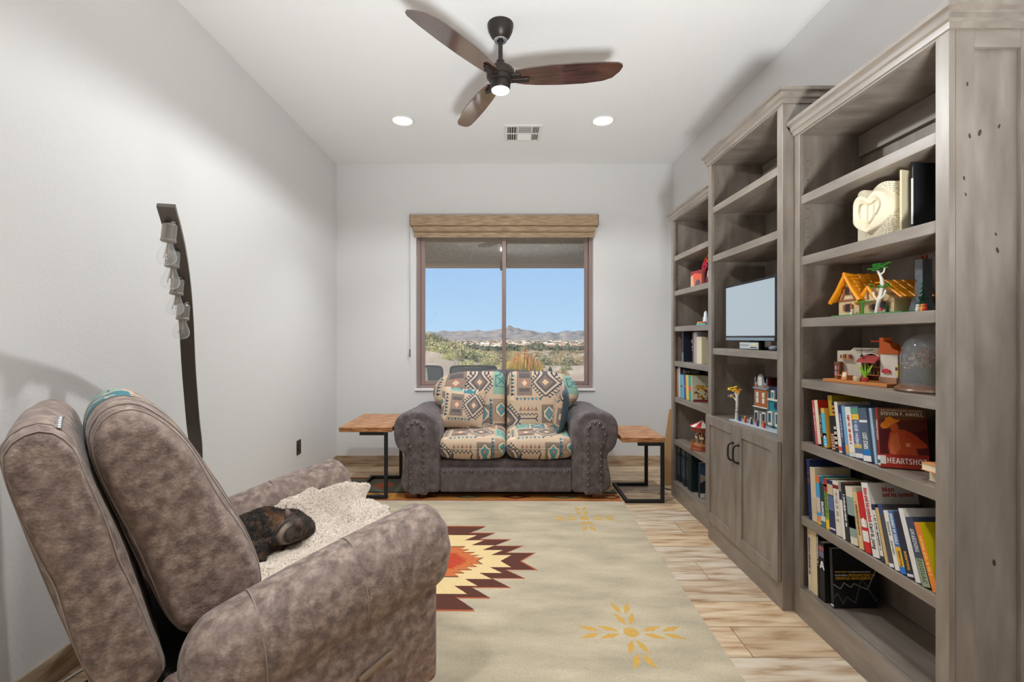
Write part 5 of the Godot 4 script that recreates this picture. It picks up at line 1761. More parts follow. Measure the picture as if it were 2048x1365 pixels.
func finance_book():
	var t := book("black textbook with grey zigzag lines and yellow title leaning on the bottom shelf", "books on the bottom shelf", Vector3(1.41, FLOOR_SHELF + 0.0012, -2.011), 3.0, 0.0, {"t": 0.016, "h": 0.25, "d": 0.19, "c": rgb(24, 26, 32), "bands": [[0.02, 0.05, rgb(222, 222, 222)]]})
	var W := 300; var H := 394
	var im := Image.create(W, H, false, Image.FORMAT_RGB8)
	im.fill(rgb(20, 22, 28))
	var z := func(p: Array, w: float, c: Color):
		for i in p.size() - 1: strokep(im, p[i], p[i + 1], w, c)
	z.call([Vector2(0, 60), Vector2(34, 20), Vector2(96, 110), Vector2(190, 60)], 5, rgb(46, 50, 58))
	z.call([Vector2(0, 236), Vector2(48, 268), Vector2(72, 228), Vector2(120, 258), Vector2(140, 232), Vector2(180, 250), Vector2(232, 272), Vector2(300, 130)], 6, rgb(176, 174, 164))
	z.call([Vector2(0, 330), Vector2(26, 296), Vector2(64, 366), Vector2(88, 320), Vector2(146, 362), Vector2(196, 196), Vector2(288, 350), Vector2(300, 330)], 6, rgb(104, 108, 114))
	var b := MB.new()
	b.flat()
	b.quad(Vector3(0.001, 0.001, 0.0164), Vector3(0.189, 0.001, 0.0164), Vector3(0.189, 0.249, 0.0164), Vector3(0.001, 0.249, 0.0164))
	part("cover_print", b, printed(im, 0.35), t)
	var ye := plain(rgb(240, 190, 40), 0.5); var wh := plain(rgb(220, 220, 216), 0.5)
	lettering("STUDY GUIDE", 0.006, 0.05, ye, t, Transform3D(Basis(), Vector3(0.034, 0.152, 0.0168)), "cover_title", true)
	lettering("TO ACCOMPANY SCHALL/HALEY", 0.0055, 0.10, wh, t, Transform3D(Basis(), Vector3(0.112, 0.152, 0.0168)), "cover_title", true)
	lettering("Fourth Edition", 0.007, 0.055, wh, t, Transform3D(Basis(), Vector3(0.036, 0.138, 0.0168)), "cover_title", true)
	lettering("INTRODUCTION TO", 0.011, 0.112, ye, t, Transform3D(Basis(), Vector3(0.124, 0.138, 0.0168)), "cover_title", true)
	lettering("FINANCIAL MANAGEMENT", 0.011, 0.155, ye, t, Transform3D(Basis(), Vector3(0.088, 0.125, 0.0168)), "cover_title", true)

func far_books():
	var a := [
		["orange and white book first on the shelf closest to the window wall", 1364, 0.05, 0.5, {"h": 0.235, "d": 0.16, "c": rgb(214, 96, 52), "bands": [[0.0, 0.12, rgb(46, 34, 40)], [0.25, 0.42, rgb(196, 40, 40)], [0.45, 0.52, rgb(240, 190, 80)]], "back": 0.02}],
		["large black hardback with white cover letters by the window wall", 1371, 0.034, 0.5, {"h": 0.238, "d": 0.19, "c": rgb(36, 42, 54), "bands": [[0.0, 0.3, rgb(120, 130, 150)]]}],
		["reddish brown hardback beside the large black one", 1385, 0.05, 0.5, {"h": 0.225, "d": 0.15, "c": rgb(130, 72, 70), "free": true, "back": 0.01}],
		["silver grey hardback between reddish brown and cream books", 1392, 0.05, 0.5, {"h": 0.23, "d": 0.15, "c": rgb(166, 162, 168)}],
		["thick cream book at the hidden end of the row", 1401, 0.085, 0.5, {"h": 0.195, "d": 0.15, "c": rgb(226, 214, 182)}],
	]
	book_row(a, "books on the far bookcase, upper row", SHELVES[3], 1.40)
	for o in get_children():
		if str(o.get_meta("label", "")).begins_with("large black hardback"):
			for q in [["C", 0.16], ["S", 0.105]]:
				lettering(q[0], 0.04, 0.04, plain(Color.WHITE, 0.5), o, Transform3D(Basis(), Vector3(0.075, q[1], 0.0345)), "cover_title")
	var c := [
		["thin orange brown book against the side on the row below", 1353, 0.034, 0.0, {"h": 0.225, "d": 0.15, "c": rgb(196, 128, 70)}],
		["tall dark pet book with a pale spine and white title above the rest", 1358, 0.045, 3.0, {"h": 0.24, "d": 0.2, "c": rgb(58, 54, 66), "bands": [[0.0, 1.0, rgb(196, 200, 216)]]}],
		["cyan paperback with stacked picture panels", 1364, 0.042, 4.0, {"h": 0.186, "d": 0.13, "c": rgb(70, 186, 206), "bands": [[0.48, 0.53, rgb(30, 70, 90)]]}],
		["narrow pale teal paperback next to the cyan one", 1368, 0.02, 4.0, {"h": 0.186, "d": 0.13, "c": rgb(140, 196, 196), "free": false}],
		["violet blue paperback before the yellow one", 1371, 0.045, 4.0, {"h": 0.186, "d": 0.13, "c": rgb(84, 78, 150), "bands": [[0.5, 0.56, rgb(206, 80, 110)]]}],
		["bright yellow paperback on the far bookcase", 1378, 0.048, 4.0, {"h": 0.19, "d": 0.13, "c": rgb(240, 206, 70)}],
		["teal paperback with pink centre panel on the far bookcase", 1385, 0.05, 4.0, {"h": 0.186, "d": 0.13, "c": rgb(62, 160, 158), "bands": [[0.4, 0.58, rgb(222, 88, 96)]]}],
		["picture book with a golden brown animal pattern on its cover", 1393, 0.022, 4.0, {"h": 0.192, "d": 0.14, "c": rgb(196, 186, 150)}],
	]
	book_row(c, "books on the far bookcase, lower row", SHELVES[4], 1.395)
	for o in get_children():
		var l := str(o.get_meta("label", ""))
		if l.begins_with("tall dark pet book"):
			lettering("Rex Cats", 0.026, 0.13, plain(rgb(226, 214, 206), 0.5), o, Transform3D(Basis(), Vector3(0.085, 0.205, 0.0455)), "cover_title", true)
		elif l.begins_with("picture book"):
			var im := Image.create(128, 170, false, Image.FORMAT_RGB8)
			im.fill(rgb(206, 208, 186))
			rng.seed = 31
			for k in 46:
				var p := Vector2(rng.randf_range(8, 120), rng.randf_range(64, 150))
				diamond(im, p, rng.randf_range(5, 13), rng.randf_range(5, 12), [rgb(206, 152, 44), rgb(156, 98, 34), rgb(112, 66, 28), rgb(226, 182, 70)][k % 4])
			im.fill_rect(Rect2i(0, 156, 128, 14), rgb(146, 40, 46))
			var b := MB.new()
			b.flat()
			b.quad(Vector3(0.001, 0.001, 0.0224), Vector3(0.139, 0.001, 0.0224), Vector3(0.139, 0.191, 0.0224), Vector3(0.001, 0.191, 0.0224))
			part("cover_print", b, printed(im, 0.4), o)
	# dark albums at the foot
	var d := []
	var nms := ["first dark album against the side at the foot of the far bookcase", "second dark album from the bookcase side at its foot", "third dark album from the bookcase side at its foot", "fourth dark album from the bookcase side, beside the green black one"]
	for k in 4:
		d.append([nms[k], 1355 + k * 3, 0.052, 0.0, {"h": 0.29, "d": 0.2, "c": rgb(34, 38, 44), "bands": [[0.82, 0.97, rgb(96, 98, 100)], [0.2, 0.72, rgb(66, 72, 82)]], "back": 0.01 * (k % 2)}])
	d.append(["green black album with silver print beside the photo book", 1376, 0.07, 0.0, {"h": 0.29, "d": 0.2, "c": rgb(24, 38, 42)}])
	book_row(d, "dark albums at the foot of the far bookcase", FLOOR_SHELF, 1.40)
	var t := book("photo book with a dusky mountain picture above a white strip", "dark albums at the foot of the far bookcase", Vector3(1.405, FLOOR_SHELF + 0.0012, -3.385), 0.0, 0.0, {"t": 0.03, "h": 0.255, "d": 0.25, "c": rgb(40, 46, 58)})
	var im := Image.create(160, 160, false, Image.FORMAT_RGB8)
	im.fill(rgb(60, 84, 112))
	fillp(im, [Vector2(0, 50), Vector2(60, 70), Vector2(160, 44), Vector2(160, 90), Vector2(0, 90)], rgb(150, 140, 128))
	fillp(im, [Vector2(0, 92), Vector2(40, 70), Vector2(90, 82), Vector2(160, 50), Vector2(160, 160), Vector2(0, 160)], rgb(40, 46, 56))
	fillp(im, [Vector2(70, 100), Vector2(140, 92), Vector2(150, 104), Vector2(80, 112)], rgb(110, 124, 136))
	im.fill_rect(Rect2i(0, 138, 160, 22), rgb(226, 226, 224))
	im.fill_rect(Rect2i(22, 144, 110, 9), rgb(44, 48, 56))
	var b := MB.new()
	b.flat()
	b.quad(Vector3(0.001, 0.001, 0.0304), Vector3(0.249, 0.001, 0.0304), Vector3(0.249, 0.254, 0.0304), Vector3(0.001, 0.254, 0.0304))
	part("cover_print", b, printed(im, 0.35), t)

# ---------------------------------------------------------------- things on the shelves
func pine(parent: Node, at: Vector3, h: float, r: float):
	var b := MB.new()
	for k in 6:
		var f := k / 6.0
		var rr := r * (1.0 - f * 0.85)
		var y := h * (0.18 + 0.8 * f)
		for s in 7:
			var a := TAU * s / 7 + k * 0.45
			var dir := Vector3(cos(a), -0.35, sin(a))
			var sd := Vector3(-sin(a), 0, cos(a)) * rr * 0.28
			var p := at + Vector3(0, y, 0)
			b.flat()
			b.tri(p - sd, p + dir * rr, p + sd)
			b.tri(p + sd, p + Vector3(0, h * 0.05, 0) + dir * rr * 0.2, p - sd)
			b.tri(p - sd, p + sd, p + dir * rr - Vector3(0, 0.002, 0))
	b.lathe([Vector2(0.003, h * 0.2), Vector2(0.002, h * 0.9), Vector2(0, h)], at, 6)
	part("pine_tree", b, plain(rgb(26, 104, 70), 0.4), parent)
	b = MB.new()
	b.lathe([Vector2(0.004, 0), Vector2(0.004, h * 0.22), Vector2(0, h * 0.22)], at, 8)
	part("pine_trunk", b, plain(rgb(104, 62, 42), 0.5), parent)

func make_cottage():
	var t := thing("toy_cottage", "toy brick cottage with orange shingled roof, grey chimney and little trees", "toy model", Vector3(1.50, SHELVES[2] + 0.001, -1.815))
	var plate := MB.new()
	plate.cbox(Vector3(0, 0.003, -0.03), Vector3(0.16, 0.006, 0.36), 0.001)
	part("base_plate", plate, plain(rgb(58, 140, 74), 0.35), t)
	var wall := plain(rgb(222, 196, 150), 0.35); var timber := plain(rgb(146, 84, 44), 0.35)
	var roof_m := plain(rgb(240, 152, 18), 0.35); var dark := plain(rgb(36, 30, 34), 0.3)
	# main house: gable to the room (-x), ridge running into the shelf
	var house := func(called: String, z: float, w: float, hw: float, hr: float, x0: float, x1: float):
		var b := MB.new()
		var tr := Transform3D(Basis(Vector3(0, 0, 1), Vector3(0, 1, 0), Vector3(-1, 0, 0)), Vector3(x1, 0.006, z))
		b.prism(PackedVector2Array([Vector2(-w / 2, 0), Vector2(w / 2, 0), Vector2(w / 2, hw), Vector2(0, hr), Vector2(-w / 2, hw)]), x1 - x0, tr)
		return part(called, b, wall, t)
	house.call("house_wall", -0.135, 0.115, 0.062, 0.155, -0.06, 0.07)
	house.call("wing_wall", -0.005, 0.16, 0.050, 0.10, -0.045, 0.07)
	# roofs as overlapping courses of shingles, each its own piece
	var slope := func(z_ridge: float, y_ridge: float, z_eave: float, y_eave: float, x0: float, x1: float, courses: int, cols: int):
		var sh := boxm(Vector3.ZERO, Vector3((x1 - x0) / cols * 0.97, 0.006, Vector2(z_eave - z_ridge, y_eave - y_ridge).length() / courses * 1.25), 0.0018).done()
		var ang := atan2(y_ridge - y_eave, absf(z_eave - z_ridge)) * signf(z_eave - z_ridge)
		for c in courses:
			var f := (c + 0.5) / courses
			for k in cols:
				part("roof_shingle", sh, roof_m, t, Transform3D(Basis(Vector3(1, 0, 0), ang * 0.88), Vector3(lerpf(x0, x1, (k + 0.5) / cols), lerpf(y_ridge, y_eave, f) + 0.004 + 0.002 * (k % 2), lerpf(z_ridge, z_eave, f))))
	slope.call(-0.135, 0.170, -0.052, 0.060, -0.075, 0.08, 6, 9)
	slope.call(-0.135, 0.170, -0.218, 0.060, -0.075, 0.08, 6, 9)
	slope.call(-0.06, 0.128, 0.022, 0.118, -0.01, 0.08, 4, 6)
	slope.call(0.022, 0.126, 0.115, 0.056, -0.055, 0.08, 5, 8)
	var b := MB.new()
	b.tube([Vector3(-0.082, 0.176, -0.135), Vector3(-0.03, 0.168, -0.135), Vector3(0.03, 0.168, -0.135), Vector3(0.085, 0.178, -0.135)], [0.009, 0.007, 0.007, 0.009], 10)
	part("roof_ridge", b, roof_m, t)
	# thatch edges of the gables
	for g in [[-0.135, 0.172, 0.085, 0.06, -0.078], [-0.03, 0.112, 0.06, 0.05, -0.062]]:
		b = MB.new()
		for s in [-1, 1]:
			b.tube([Vector3(g[4], g[1], g[0]), Vector3(g[4], lerpf(g[1], g[3], 0.5) - 0.004, g[0] + s * g[2] * 0.48), Vector3(g[4], g[3], g[0] + s * g[2])], [0.007, 0.008, 0.009], 8)
		part("gable_thatch", b, roof_m, t)
	b = MB.new()
	b.prism(PackedVector2Array([Vector2(-0.045, 0.05), Vector2(0.045, 0.05), Vector2(0, 0.105)]), 0.05, Transform3D(Basis(Vector3(0, 0, 1), Vector3(0, 1, 0), Vector3(-1, 0, 0)), Vector3(-0.01, 0.006, -0.03)))
	part("dormer", b, wall, t)
	for q in [[-0.030, 0.085, 0.006, 0.045, 0.0], [-0.135, 0.122, 0.005, 0.05, 90.0], [-0.16, 0.088, 0.005, 0.045, 35.0], [-0.11, 0.088, 0.005, 0.045, -35.0], [-0.135, 0.067, 0.007, 0.11, 90.0]]:
		part("timber", boxm(Vector3.ZERO, Vector3(0.004, q[3], q[2])), timber, t, Transform3D(turned(Vector3(1, 0, 0), q[4]), Vector3(-0.062, q[1], q[0])))
	for q in [[-0.135, 0.036, 0.024, 0.028], [-0.137, 0.105, 0.020, 0.026], [0.03, 0.036, 0.026, 0.022], [-0.01, 0.032, 0.022, 0.02]]:
		var wx := -0.062 if q[0] < -0.1 else -0.047
		var f := part("window_frame", boxm(Vector3(wx, q[1], q[0]), Vector3(0.004, q[3] + 0.006, q[2] + 0.006)), timber, t)
		part("window_glass", boxm(Vector3(wx - 0.0005, q[1], q[0]), Vector3(0.0046, q[3], q[2])), dark, f)
		for s in [-1, 1]:
			part("shutter", boxm(Vector3(wx - 0.002, q[1], q[0] + s * (q[2] * 0.5 + 0.009)), Vector3(0.004, q[3] * 0.9, 0.012)), plain(rgb(176, 104, 52), 0.35), f)
	# chimney
	b = MB.new()
	b.cbox(Vector3(0.02, 0.10, 0.125), Vector3(0.036, 0.19, 0.032), 0.001)
	b.cbox(Vector3(0.02, 0.135, 0.125), Vector3(0.038, 0.003, 0.034), 0.0005)
	b.cbox(Vector3(0.02, 0.085, 0.125), Vector3(0.038, 0.003, 0.034), 0.0005)
	b.prism(PackedVector2Array([Vector2(-0.03, 0), Vector2(0.03, 0), Vector2(0.012, 0.055), Vector2(-0.012, 0.055)]), 0.05, Transform3D(Basis(Vector3(0, 0, 1), Vector3(0, 1, 0), Vector3(-1, 0, 0)), Vector3(0.04, 0.004, 0.125)))
	part("chimney", b, plain(rgb(112, 118, 126), 0.4), t)
	for s in [-1, 1]:
		b = MB.new()
		b.lathe([Vector2(0.005, 0), Vector2(0.006, 0.006), Vector2(0.005, 0.014), Vector2(0.0, 0.016)], Vector3(0.02, 0.196, 0.125 + s * 0.008), 10)
		part("chimney_pot", b, plain(rgb(142, 62, 48), 0.4), t)
	# white-barked tree in front of the wing
	var white := plain(rgb(234, 230, 222), 0.35)
	b = MB.new()
	b.tube(smooth_path([Vector3(-0.072, 0.004, 0.028), Vector3(-0.07, 0.05, 0.034), Vector3(-0.07, 0.09, 0.046), Vector3(-0.07, 0.125, 0.05), Vector3(-0.068, 0.155, 0.036), Vector3(-0.066, 0.170, 0.022)], 4), [0.008, 0.008, 0.008, 0.007, 0.007, 0.007, 0.006, 0.006, 0.006, 0.006, 0.006, 0.006, 0.006, 0.006, 0.005, 0.005, 0.005, 0.005, 0.004, 0.004, 0.003], 8)
	b.tube([Vector3(-0.07, 0.05, 0.034), Vector3(-0.07, 0.07, 0.012), Vector3(-0.07, 0.088, 0.008)], 0.0035, 6)
	b.tube([Vector3(-0.07, 0.055, 0.036), Vector3(-0.07, 0.072, 0.06), Vector3(-0.07, 0.09, 0.066)], 0.0035, 6)
	b.tube([Vector3(-0.068, 0.150, 0.038), Vector3(-0.068, 0.16, 0.056), Vector3(-0.068, 0.175, 0.06)], 0.003, 6)
	part("birch_trunk", b, white, t)
	b = MB.new()
	rng.seed = 5
	for c in [[0.176, 0.025, 16], [0.182, 0.04, 10], [0.108, 0.012, 8], [0.105, 0.065, 8]]:
		for k in c[2]:
			var p := Vector3(-0.068 + rng.randf_range(-0.02, 0.02), c[0] + rng.randf_range(-0.006, 0.012), c[1] + rng.randf_range(-0.03, 0.03))
			b.ball(p, Vector3(0.008, 0.0025, 0.009), 4, 7)
	part("birch_leaves", b, plain(rgb(56, 158, 66), 0.35), t)
	b = MB.new()
	for s in 6:
		var a := TAU * s / 6
		b.ball(Vector3(-0.08 + cos(a) * 0.012, 0.052, -0.035 + sin(a) * 0.018), Vector3(0.010, 0.002, 0.014), 4, 8)
	b.tube([Vector3(-0.078, 0.005, -0.035), Vector3(-0.08, 0.052, -0.035)], 0.003, 6)
	part("leafy_plant", b, plain(rgb(86, 180, 70), 0.35), t)
	pine(t, Vector3(0.02, 0.005, -0.225), 0.105, 0.022)
	pine(t, Vector3(-0.03, 0.005, 0.178), 0.115, 0.028)
	pine(t, Vector3(-0.07, 0.005, 0.075), 0.05, 0.016)
	b = MB.new()
	b.lathe([Vector2(0.004, 0.0), Vector2(0.0035, 0.011), Vector2(0, 0.011)], Vector3(-0.076, 0.005, 0.052), 8)
	part("mushroom_stem", b, white, t)
	b = MB.new()
	b.lathe([Vector2(0.0, 0.010), Vector2(0.009, 0.010), Vector2(0.007, 0.016), Vector2(0, 0.019)], Vector3(-0.076, 0.005, 0.052), 10)
	part("mushroom_cap", b, plain(rgb(206, 44, 40), 0.35), t)
	for q in [[-0.075, -0.095, rgb(226, 220, 208)], [-0.055, 0.205, rgb(236, 160, 40)], [-0.062, 0.222, rgb(196, 60, 44)], [-0.058, 0.19, rgb(230, 226, 216)]]:
		b = MB.new()
		b.rbox(Vector3(q[0], 0.010, q[1]), Vector3(0.012, 0.016, 0.012), 0.004, 2)
		b.ball(Vector3(q[0], 0.022, q[1]), Vector3(0.006, 0.006, 0.006), 5, 8)
		part("brick_ornament", b, plain(q[2], 0.35), t)

func make_shop_model():
	var t := thing("miniature_shop", "miniature craft shop facade with arched door, orange gable and green plant", "toy model", Vector3(1.485, SHELVES[3] + 0.001, -1.925), deg_to_rad(14))
	var wood := plain(rgb(206, 132, 72), 0.55); var wall := plain(rgb(206, 196, 178), 0.7); var pale := plain(rgb(228, 220, 206), 0.7)
	part("base_board", boxm(Vector3(0, 0.006, 0), Vector3(0.12, 0.012, 0.27), 0.001), wood, t)
	# wall with a stepped top and arched opening, facing the room
	var fc := Basis(Vector3(0, 0, 1), Vector3(0, 1, 0), Vector3(-1, 0, 0))
	var b := MB.new()
	var outline := [Vector2(-0.13, 0.012), Vector2(-0.018, 0.012), Vector2(-0.018, 0.085)]
	for k in 9: outline.append(Vector2(0.022 - 0.040 * cos(PI * k / 8.0), 0.085 + 0.04 * sin(PI * k / 8.0)))
	outline.append_array([Vector2(0.062, 0.012), Vector2(0.13, 0.012), Vector2(0.13, 0.125), Vector2(0.065, 0.13), Vector2(0.055, 0.148), Vector2(-0.055, 0.148), Vector2(-0.07, 0.135), Vector2(-0.13, 0.133)])
	b.prism(PackedVector2Array(outline), 0.006, Transform3D(fc, Vector3(0.02, 0, 0)))
	part("facade", b, wall, t)
	part("shop_back", boxm(Vector3(0.056, 0.07, 0.02), Vector3(0.004, 0.115, 0.1)), plain(rgb(112, 62, 36), 0.6), t)
	for q in [0.02, 0.055, 0.085]:
		part("shop_shelf", boxm(Vector3(0.042, q + 0.015, 0.02), Vector3(0.026, 0.003, 0.09)), wood, t)
	rng.seed = 66
	for k in 16:
		var y: float = [0.0365, 0.0715, 0.1015][k % 3]
		part("shop_jar", boxm(Vector3(0.04, y + 0.008, -0.02 + 0.0055 * k), Vector3(0.008, 0.016, 0.005)), plain([rgb(182, 90, 60), rgb(206, 170, 90), rgb(96, 70, 50), rgb(150, 160, 150)][k % 4], 0.5), t)
	b = MB.new()
	b.prism(PackedVector2Array([Vector2(0, 0), Vector2(0.036, -0.022), Vector2(0.036, -0.03), Vector2(0, -0.006)]), 0.075, Transform3D(Basis(Vector3(-1, 0, 0), Vector3(0, 1, 0), Vector3(0, 0, -1)), Vector3(0.012, 0.118, 0.062)))
	part("awning", b, plain(rgb(186, 76, 72), 0.6), t)
	# arch trim
	b = MB.new()
	var arc := [Vector3(0.011, 0.02, -0.02)]
	for k in 9: arc.append(Vector3(0.011, 0.085 + 0.043 * sin(PI * k / 8.0), 0.022 - 0.043 * cos(PI * k / 8.0)))
	b.tube(arc, 0.0035, 6)
	part("arch_trim", b, pale, t)
	# orange curved gable over the side bay
	b = MB.new()
	b.prism(PackedVector2Array([Vector2(0.055, 0.125), Vector2(0.135, 0.125), Vector2(0.135, 0.138), Vector2(0.112, 0.148), Vector2(0.1, 0.168), Vector2(0.078, 0.176), Vector2(0.078, 0.19), Vector2(0.062, 0.19), Vector2(0.062, 0.15)]), 0.045, Transform3D(fc, Vector3(0.045, 0, 0)))
	part("gable_roof", b, plain(rgb(232, 112, 40), 0.5), t)
	part("weather_vane", boxm(Vector3(0.0, 0.176, 0.045), Vector3(0.004, 0.006, 0.034), 0.001), plain(rgb(206, 52, 40), 0.5), t)
	part("side_bay", boxm(Vector3(0.022, 0.068, 0.099), Vector3(0.046, 0.112, 0.066), 0.001), pale, t)
	part("brick_footing", boxm(Vector3(-0.003, 0.023, 0.098), Vector3(0.006, 0.022, 0.068), 0.001), plain(rgb(176, 138, 112), 0.7), t)
	b = MB.new()
	b.prism(PackedVector2Array([Vector2(-0.016, 0), Vector2(0.016, 0), Vector2(0.014, 0.010), Vector2(0, 0.016), Vector2(-0.014, 0.010)]), 0.008, Transform3D(fc, Vector3(-0.001, 0.052, 0.092)))
	part("letter_awning", b, plain(rgb(206, 52, 66), 0.5), t)
	part("sign_box", boxm(Vector3(-0.004, 0.062, 0.138), Vector3(0.022, 0.044, 0.012), 0.001), plain(rgb(226, 206, 140), 0.5), t)
	part("sign_picture", boxm(Vector3(-0.0155, 0.070, 0.138), Vector3(0.001, 0.012, 0.008)), plain(rgb(120, 40, 66), 0.5), t)
	# bookshelf, desk, easel, pots in the courtyard
	part("wall_shelf", boxm(Vector3(0.004, 0.100, -0.082), Vector3(0.018, 0.003, 0.05)), wood, t)
	for k in 6:
		part("shelf_item", boxm(Vector3(0.004, 0.109, -0.1 + k * 0.0072), Vector3(0.012, 0.012 + 0.003 * (k % 3), 0.006)), plain([rgb(60, 60, 70), rgb(214, 150, 70), rgb(150, 70, 60)][k % 3], 0.5), t)
	part("shelf_unit", boxm(Vector3(0.0, 0.05, -0.112), Vector3(0.02, 0.07, 0.026), 0.001), plain(rgb(120, 70, 44), 0.6), t)
	for k in 8:
		part("tiny_book", boxm(Vector3(-0.0105, 0.034 + 0.024 * (k / 4), -0.121 + 0.006 * (k % 4)), Vector3(0.003, 0.018, 0.005)), plain([rgb(150, 60, 60), rgb(206, 196, 190), rgb(70, 80, 120), rgb(200, 120, 70)][k % 4], 0.5), t)
	part("desk", boxm(Vector3(-0.028, 0.030, -0.062), Vector3(0.03, 0.003, 0.055)), wood, t)
	for s in [-1, 1]:
		part("desk_leg", boxm(Vector3(-0.028, 0.0205, -0.062 + s * 0.025), Vector3(0.024, 0.017, 0.003)), wood, t)
	part("easel", boxm(Vector3.ZERO, Vector3(0.003, 0.034, 0.022)), wood, t, Transform3D(turned(Vector3(0, 0, 1), -14), Vector3(-0.048, 0.03, -0.045)))
	part("easel_paper", boxm(Vector3(-0.002, 0.004, 0), Vector3(0.0012, 0.018, 0.015)), pale, t, Transform3D(turned(Vector3(0, 0, 1), -14), Vector3(-0.048, 0.03, -0.045)))
	for q in [[-0.035, 0.004, rgb(150, 96, 60)], [-0.045, 0.04, rgb(190, 70, 60)], [-0.05, 0.01, rgb(228, 206, 170)]]:
		b = MB.new()
		b.lathe([Vector2(0, 0), Vector2(0.010, 0), Vector2(0.013, 0.016), Vector2(0.011, 0.018), Vector2(0, 0.018)], Vector3(q[0], 0.0125, q[1]), 10)
		part("plant_pot", b, plain(q[2], 0.6), t)
	b = MB.new()
	for k in 12:
		var a := TAU * k / 12.0
		var d := Vector3(cos(a) * 0.35, 1, sin(a) * 0.5).normalized()
		var sd := d.cross(Vector3(-1, 0, 0)).normalized() * 0.005
		var p := Vector3(-0.045, 0.028, 0.04)
		b.flat()
		b.tri(p - sd, p + sd, p + d * (0.045 + 0.012 * (k % 3)))
	part("green_plant", b, plain(rgb(150, 214, 40), 0.5), t)
	b = MB.new()
	b.tube(smooth_path([Vector3(0.010, 0.135, -0.04), Vector3(-0.01, 0.137, -0.02), Vector3(-0.014, 0.137, 0.01), Vector3(0.0, 0.142, 0.04)], 4), 0.0015, 5)
	b.tube([Vector3(-0.012, 0.147, 0.0), Vector3(-0.012, 0.12, 0.0)], 0.001, 5)
	b.lathe([Vector2(0.008, 0.112), Vector2(0.002, 0.12), Vector2(0, 0.12)], Vector3(-0.012, 0, 0), 8)
	part("hanging_lamp", b, M.black, t)

func make_dome():
	var t := thing("glass_dome", "glass bell jar of dried flowers on a round wooden base", "glass dome", Vector3(1.50, SHELVES[3] + 0.001, -1.635))
	var b := MB.new()
	b.lathe([Vector2(0, 0), Vector2(0.102, 0), Vector2(0.105, 0.006), Vector2(0.102, 0.012), Vector2(0.094, 0.016), Vector2(0.092, 0.022), Vector2(0, 0.022)], Vector3.ZERO, 36)
	part("wooden_base", b, plain(rgb(112, 80, 58), 0.3), t)
	b = MB.new()
	b.lathe([Vector2(0.086, 0.0222), Vector2(0.086, 0.13), Vector2(0.083, 0.152), Vector2(0.074, 0.174), Vector2(0.058, 0.192), Vector2(0.034, 0.203), Vector2(0.0, 0.207)], Vector3.ZERO, 36)
	part("glass_bell", b, glass(0.10), t)
	rng.seed = 41
	var stems := MB.new()
	for k in 46:
		var a := rng.randf() * TAU; var r := sqrt(rng.randf()) * 0.066
		var tip := Vector3(cos(a) * r, rng.randf_range(0.09, 0.185 - r * 0.6), sin(a) * r)
		stems.tube([Vector3(cos(a) * 0.012, 0.023, sin(a) * 0.012), Vector3(tip.x * 0.6, tip.y * 0.6, tip.z * 0.6), tip], 0.0007, 4, false)
		b = MB.new()
		var n := rng.randi_range(5, 9)
		var sz := rng.randf_range(0.005, 0.009)
		for i in n:
			b.ball(tip + Vector3(rng.randfn(), rng.randfn(), rng.randfn()) * sz * 0.8, Vector3.ONE * sz * 0.42, 4, 6)
		var c: Color = [rgb(196, 160, 104), rgb(176, 120, 84), rgb(142, 88, 98), rgb(206, 186, 150), rgb(120, 52, 52), rgb(140, 130, 120)][k % 6]
		part("dried_flower", b, plain(c, 0.8), t)
	part("stems", stems, plain(rgb(124, 112, 70), 0.8), t)

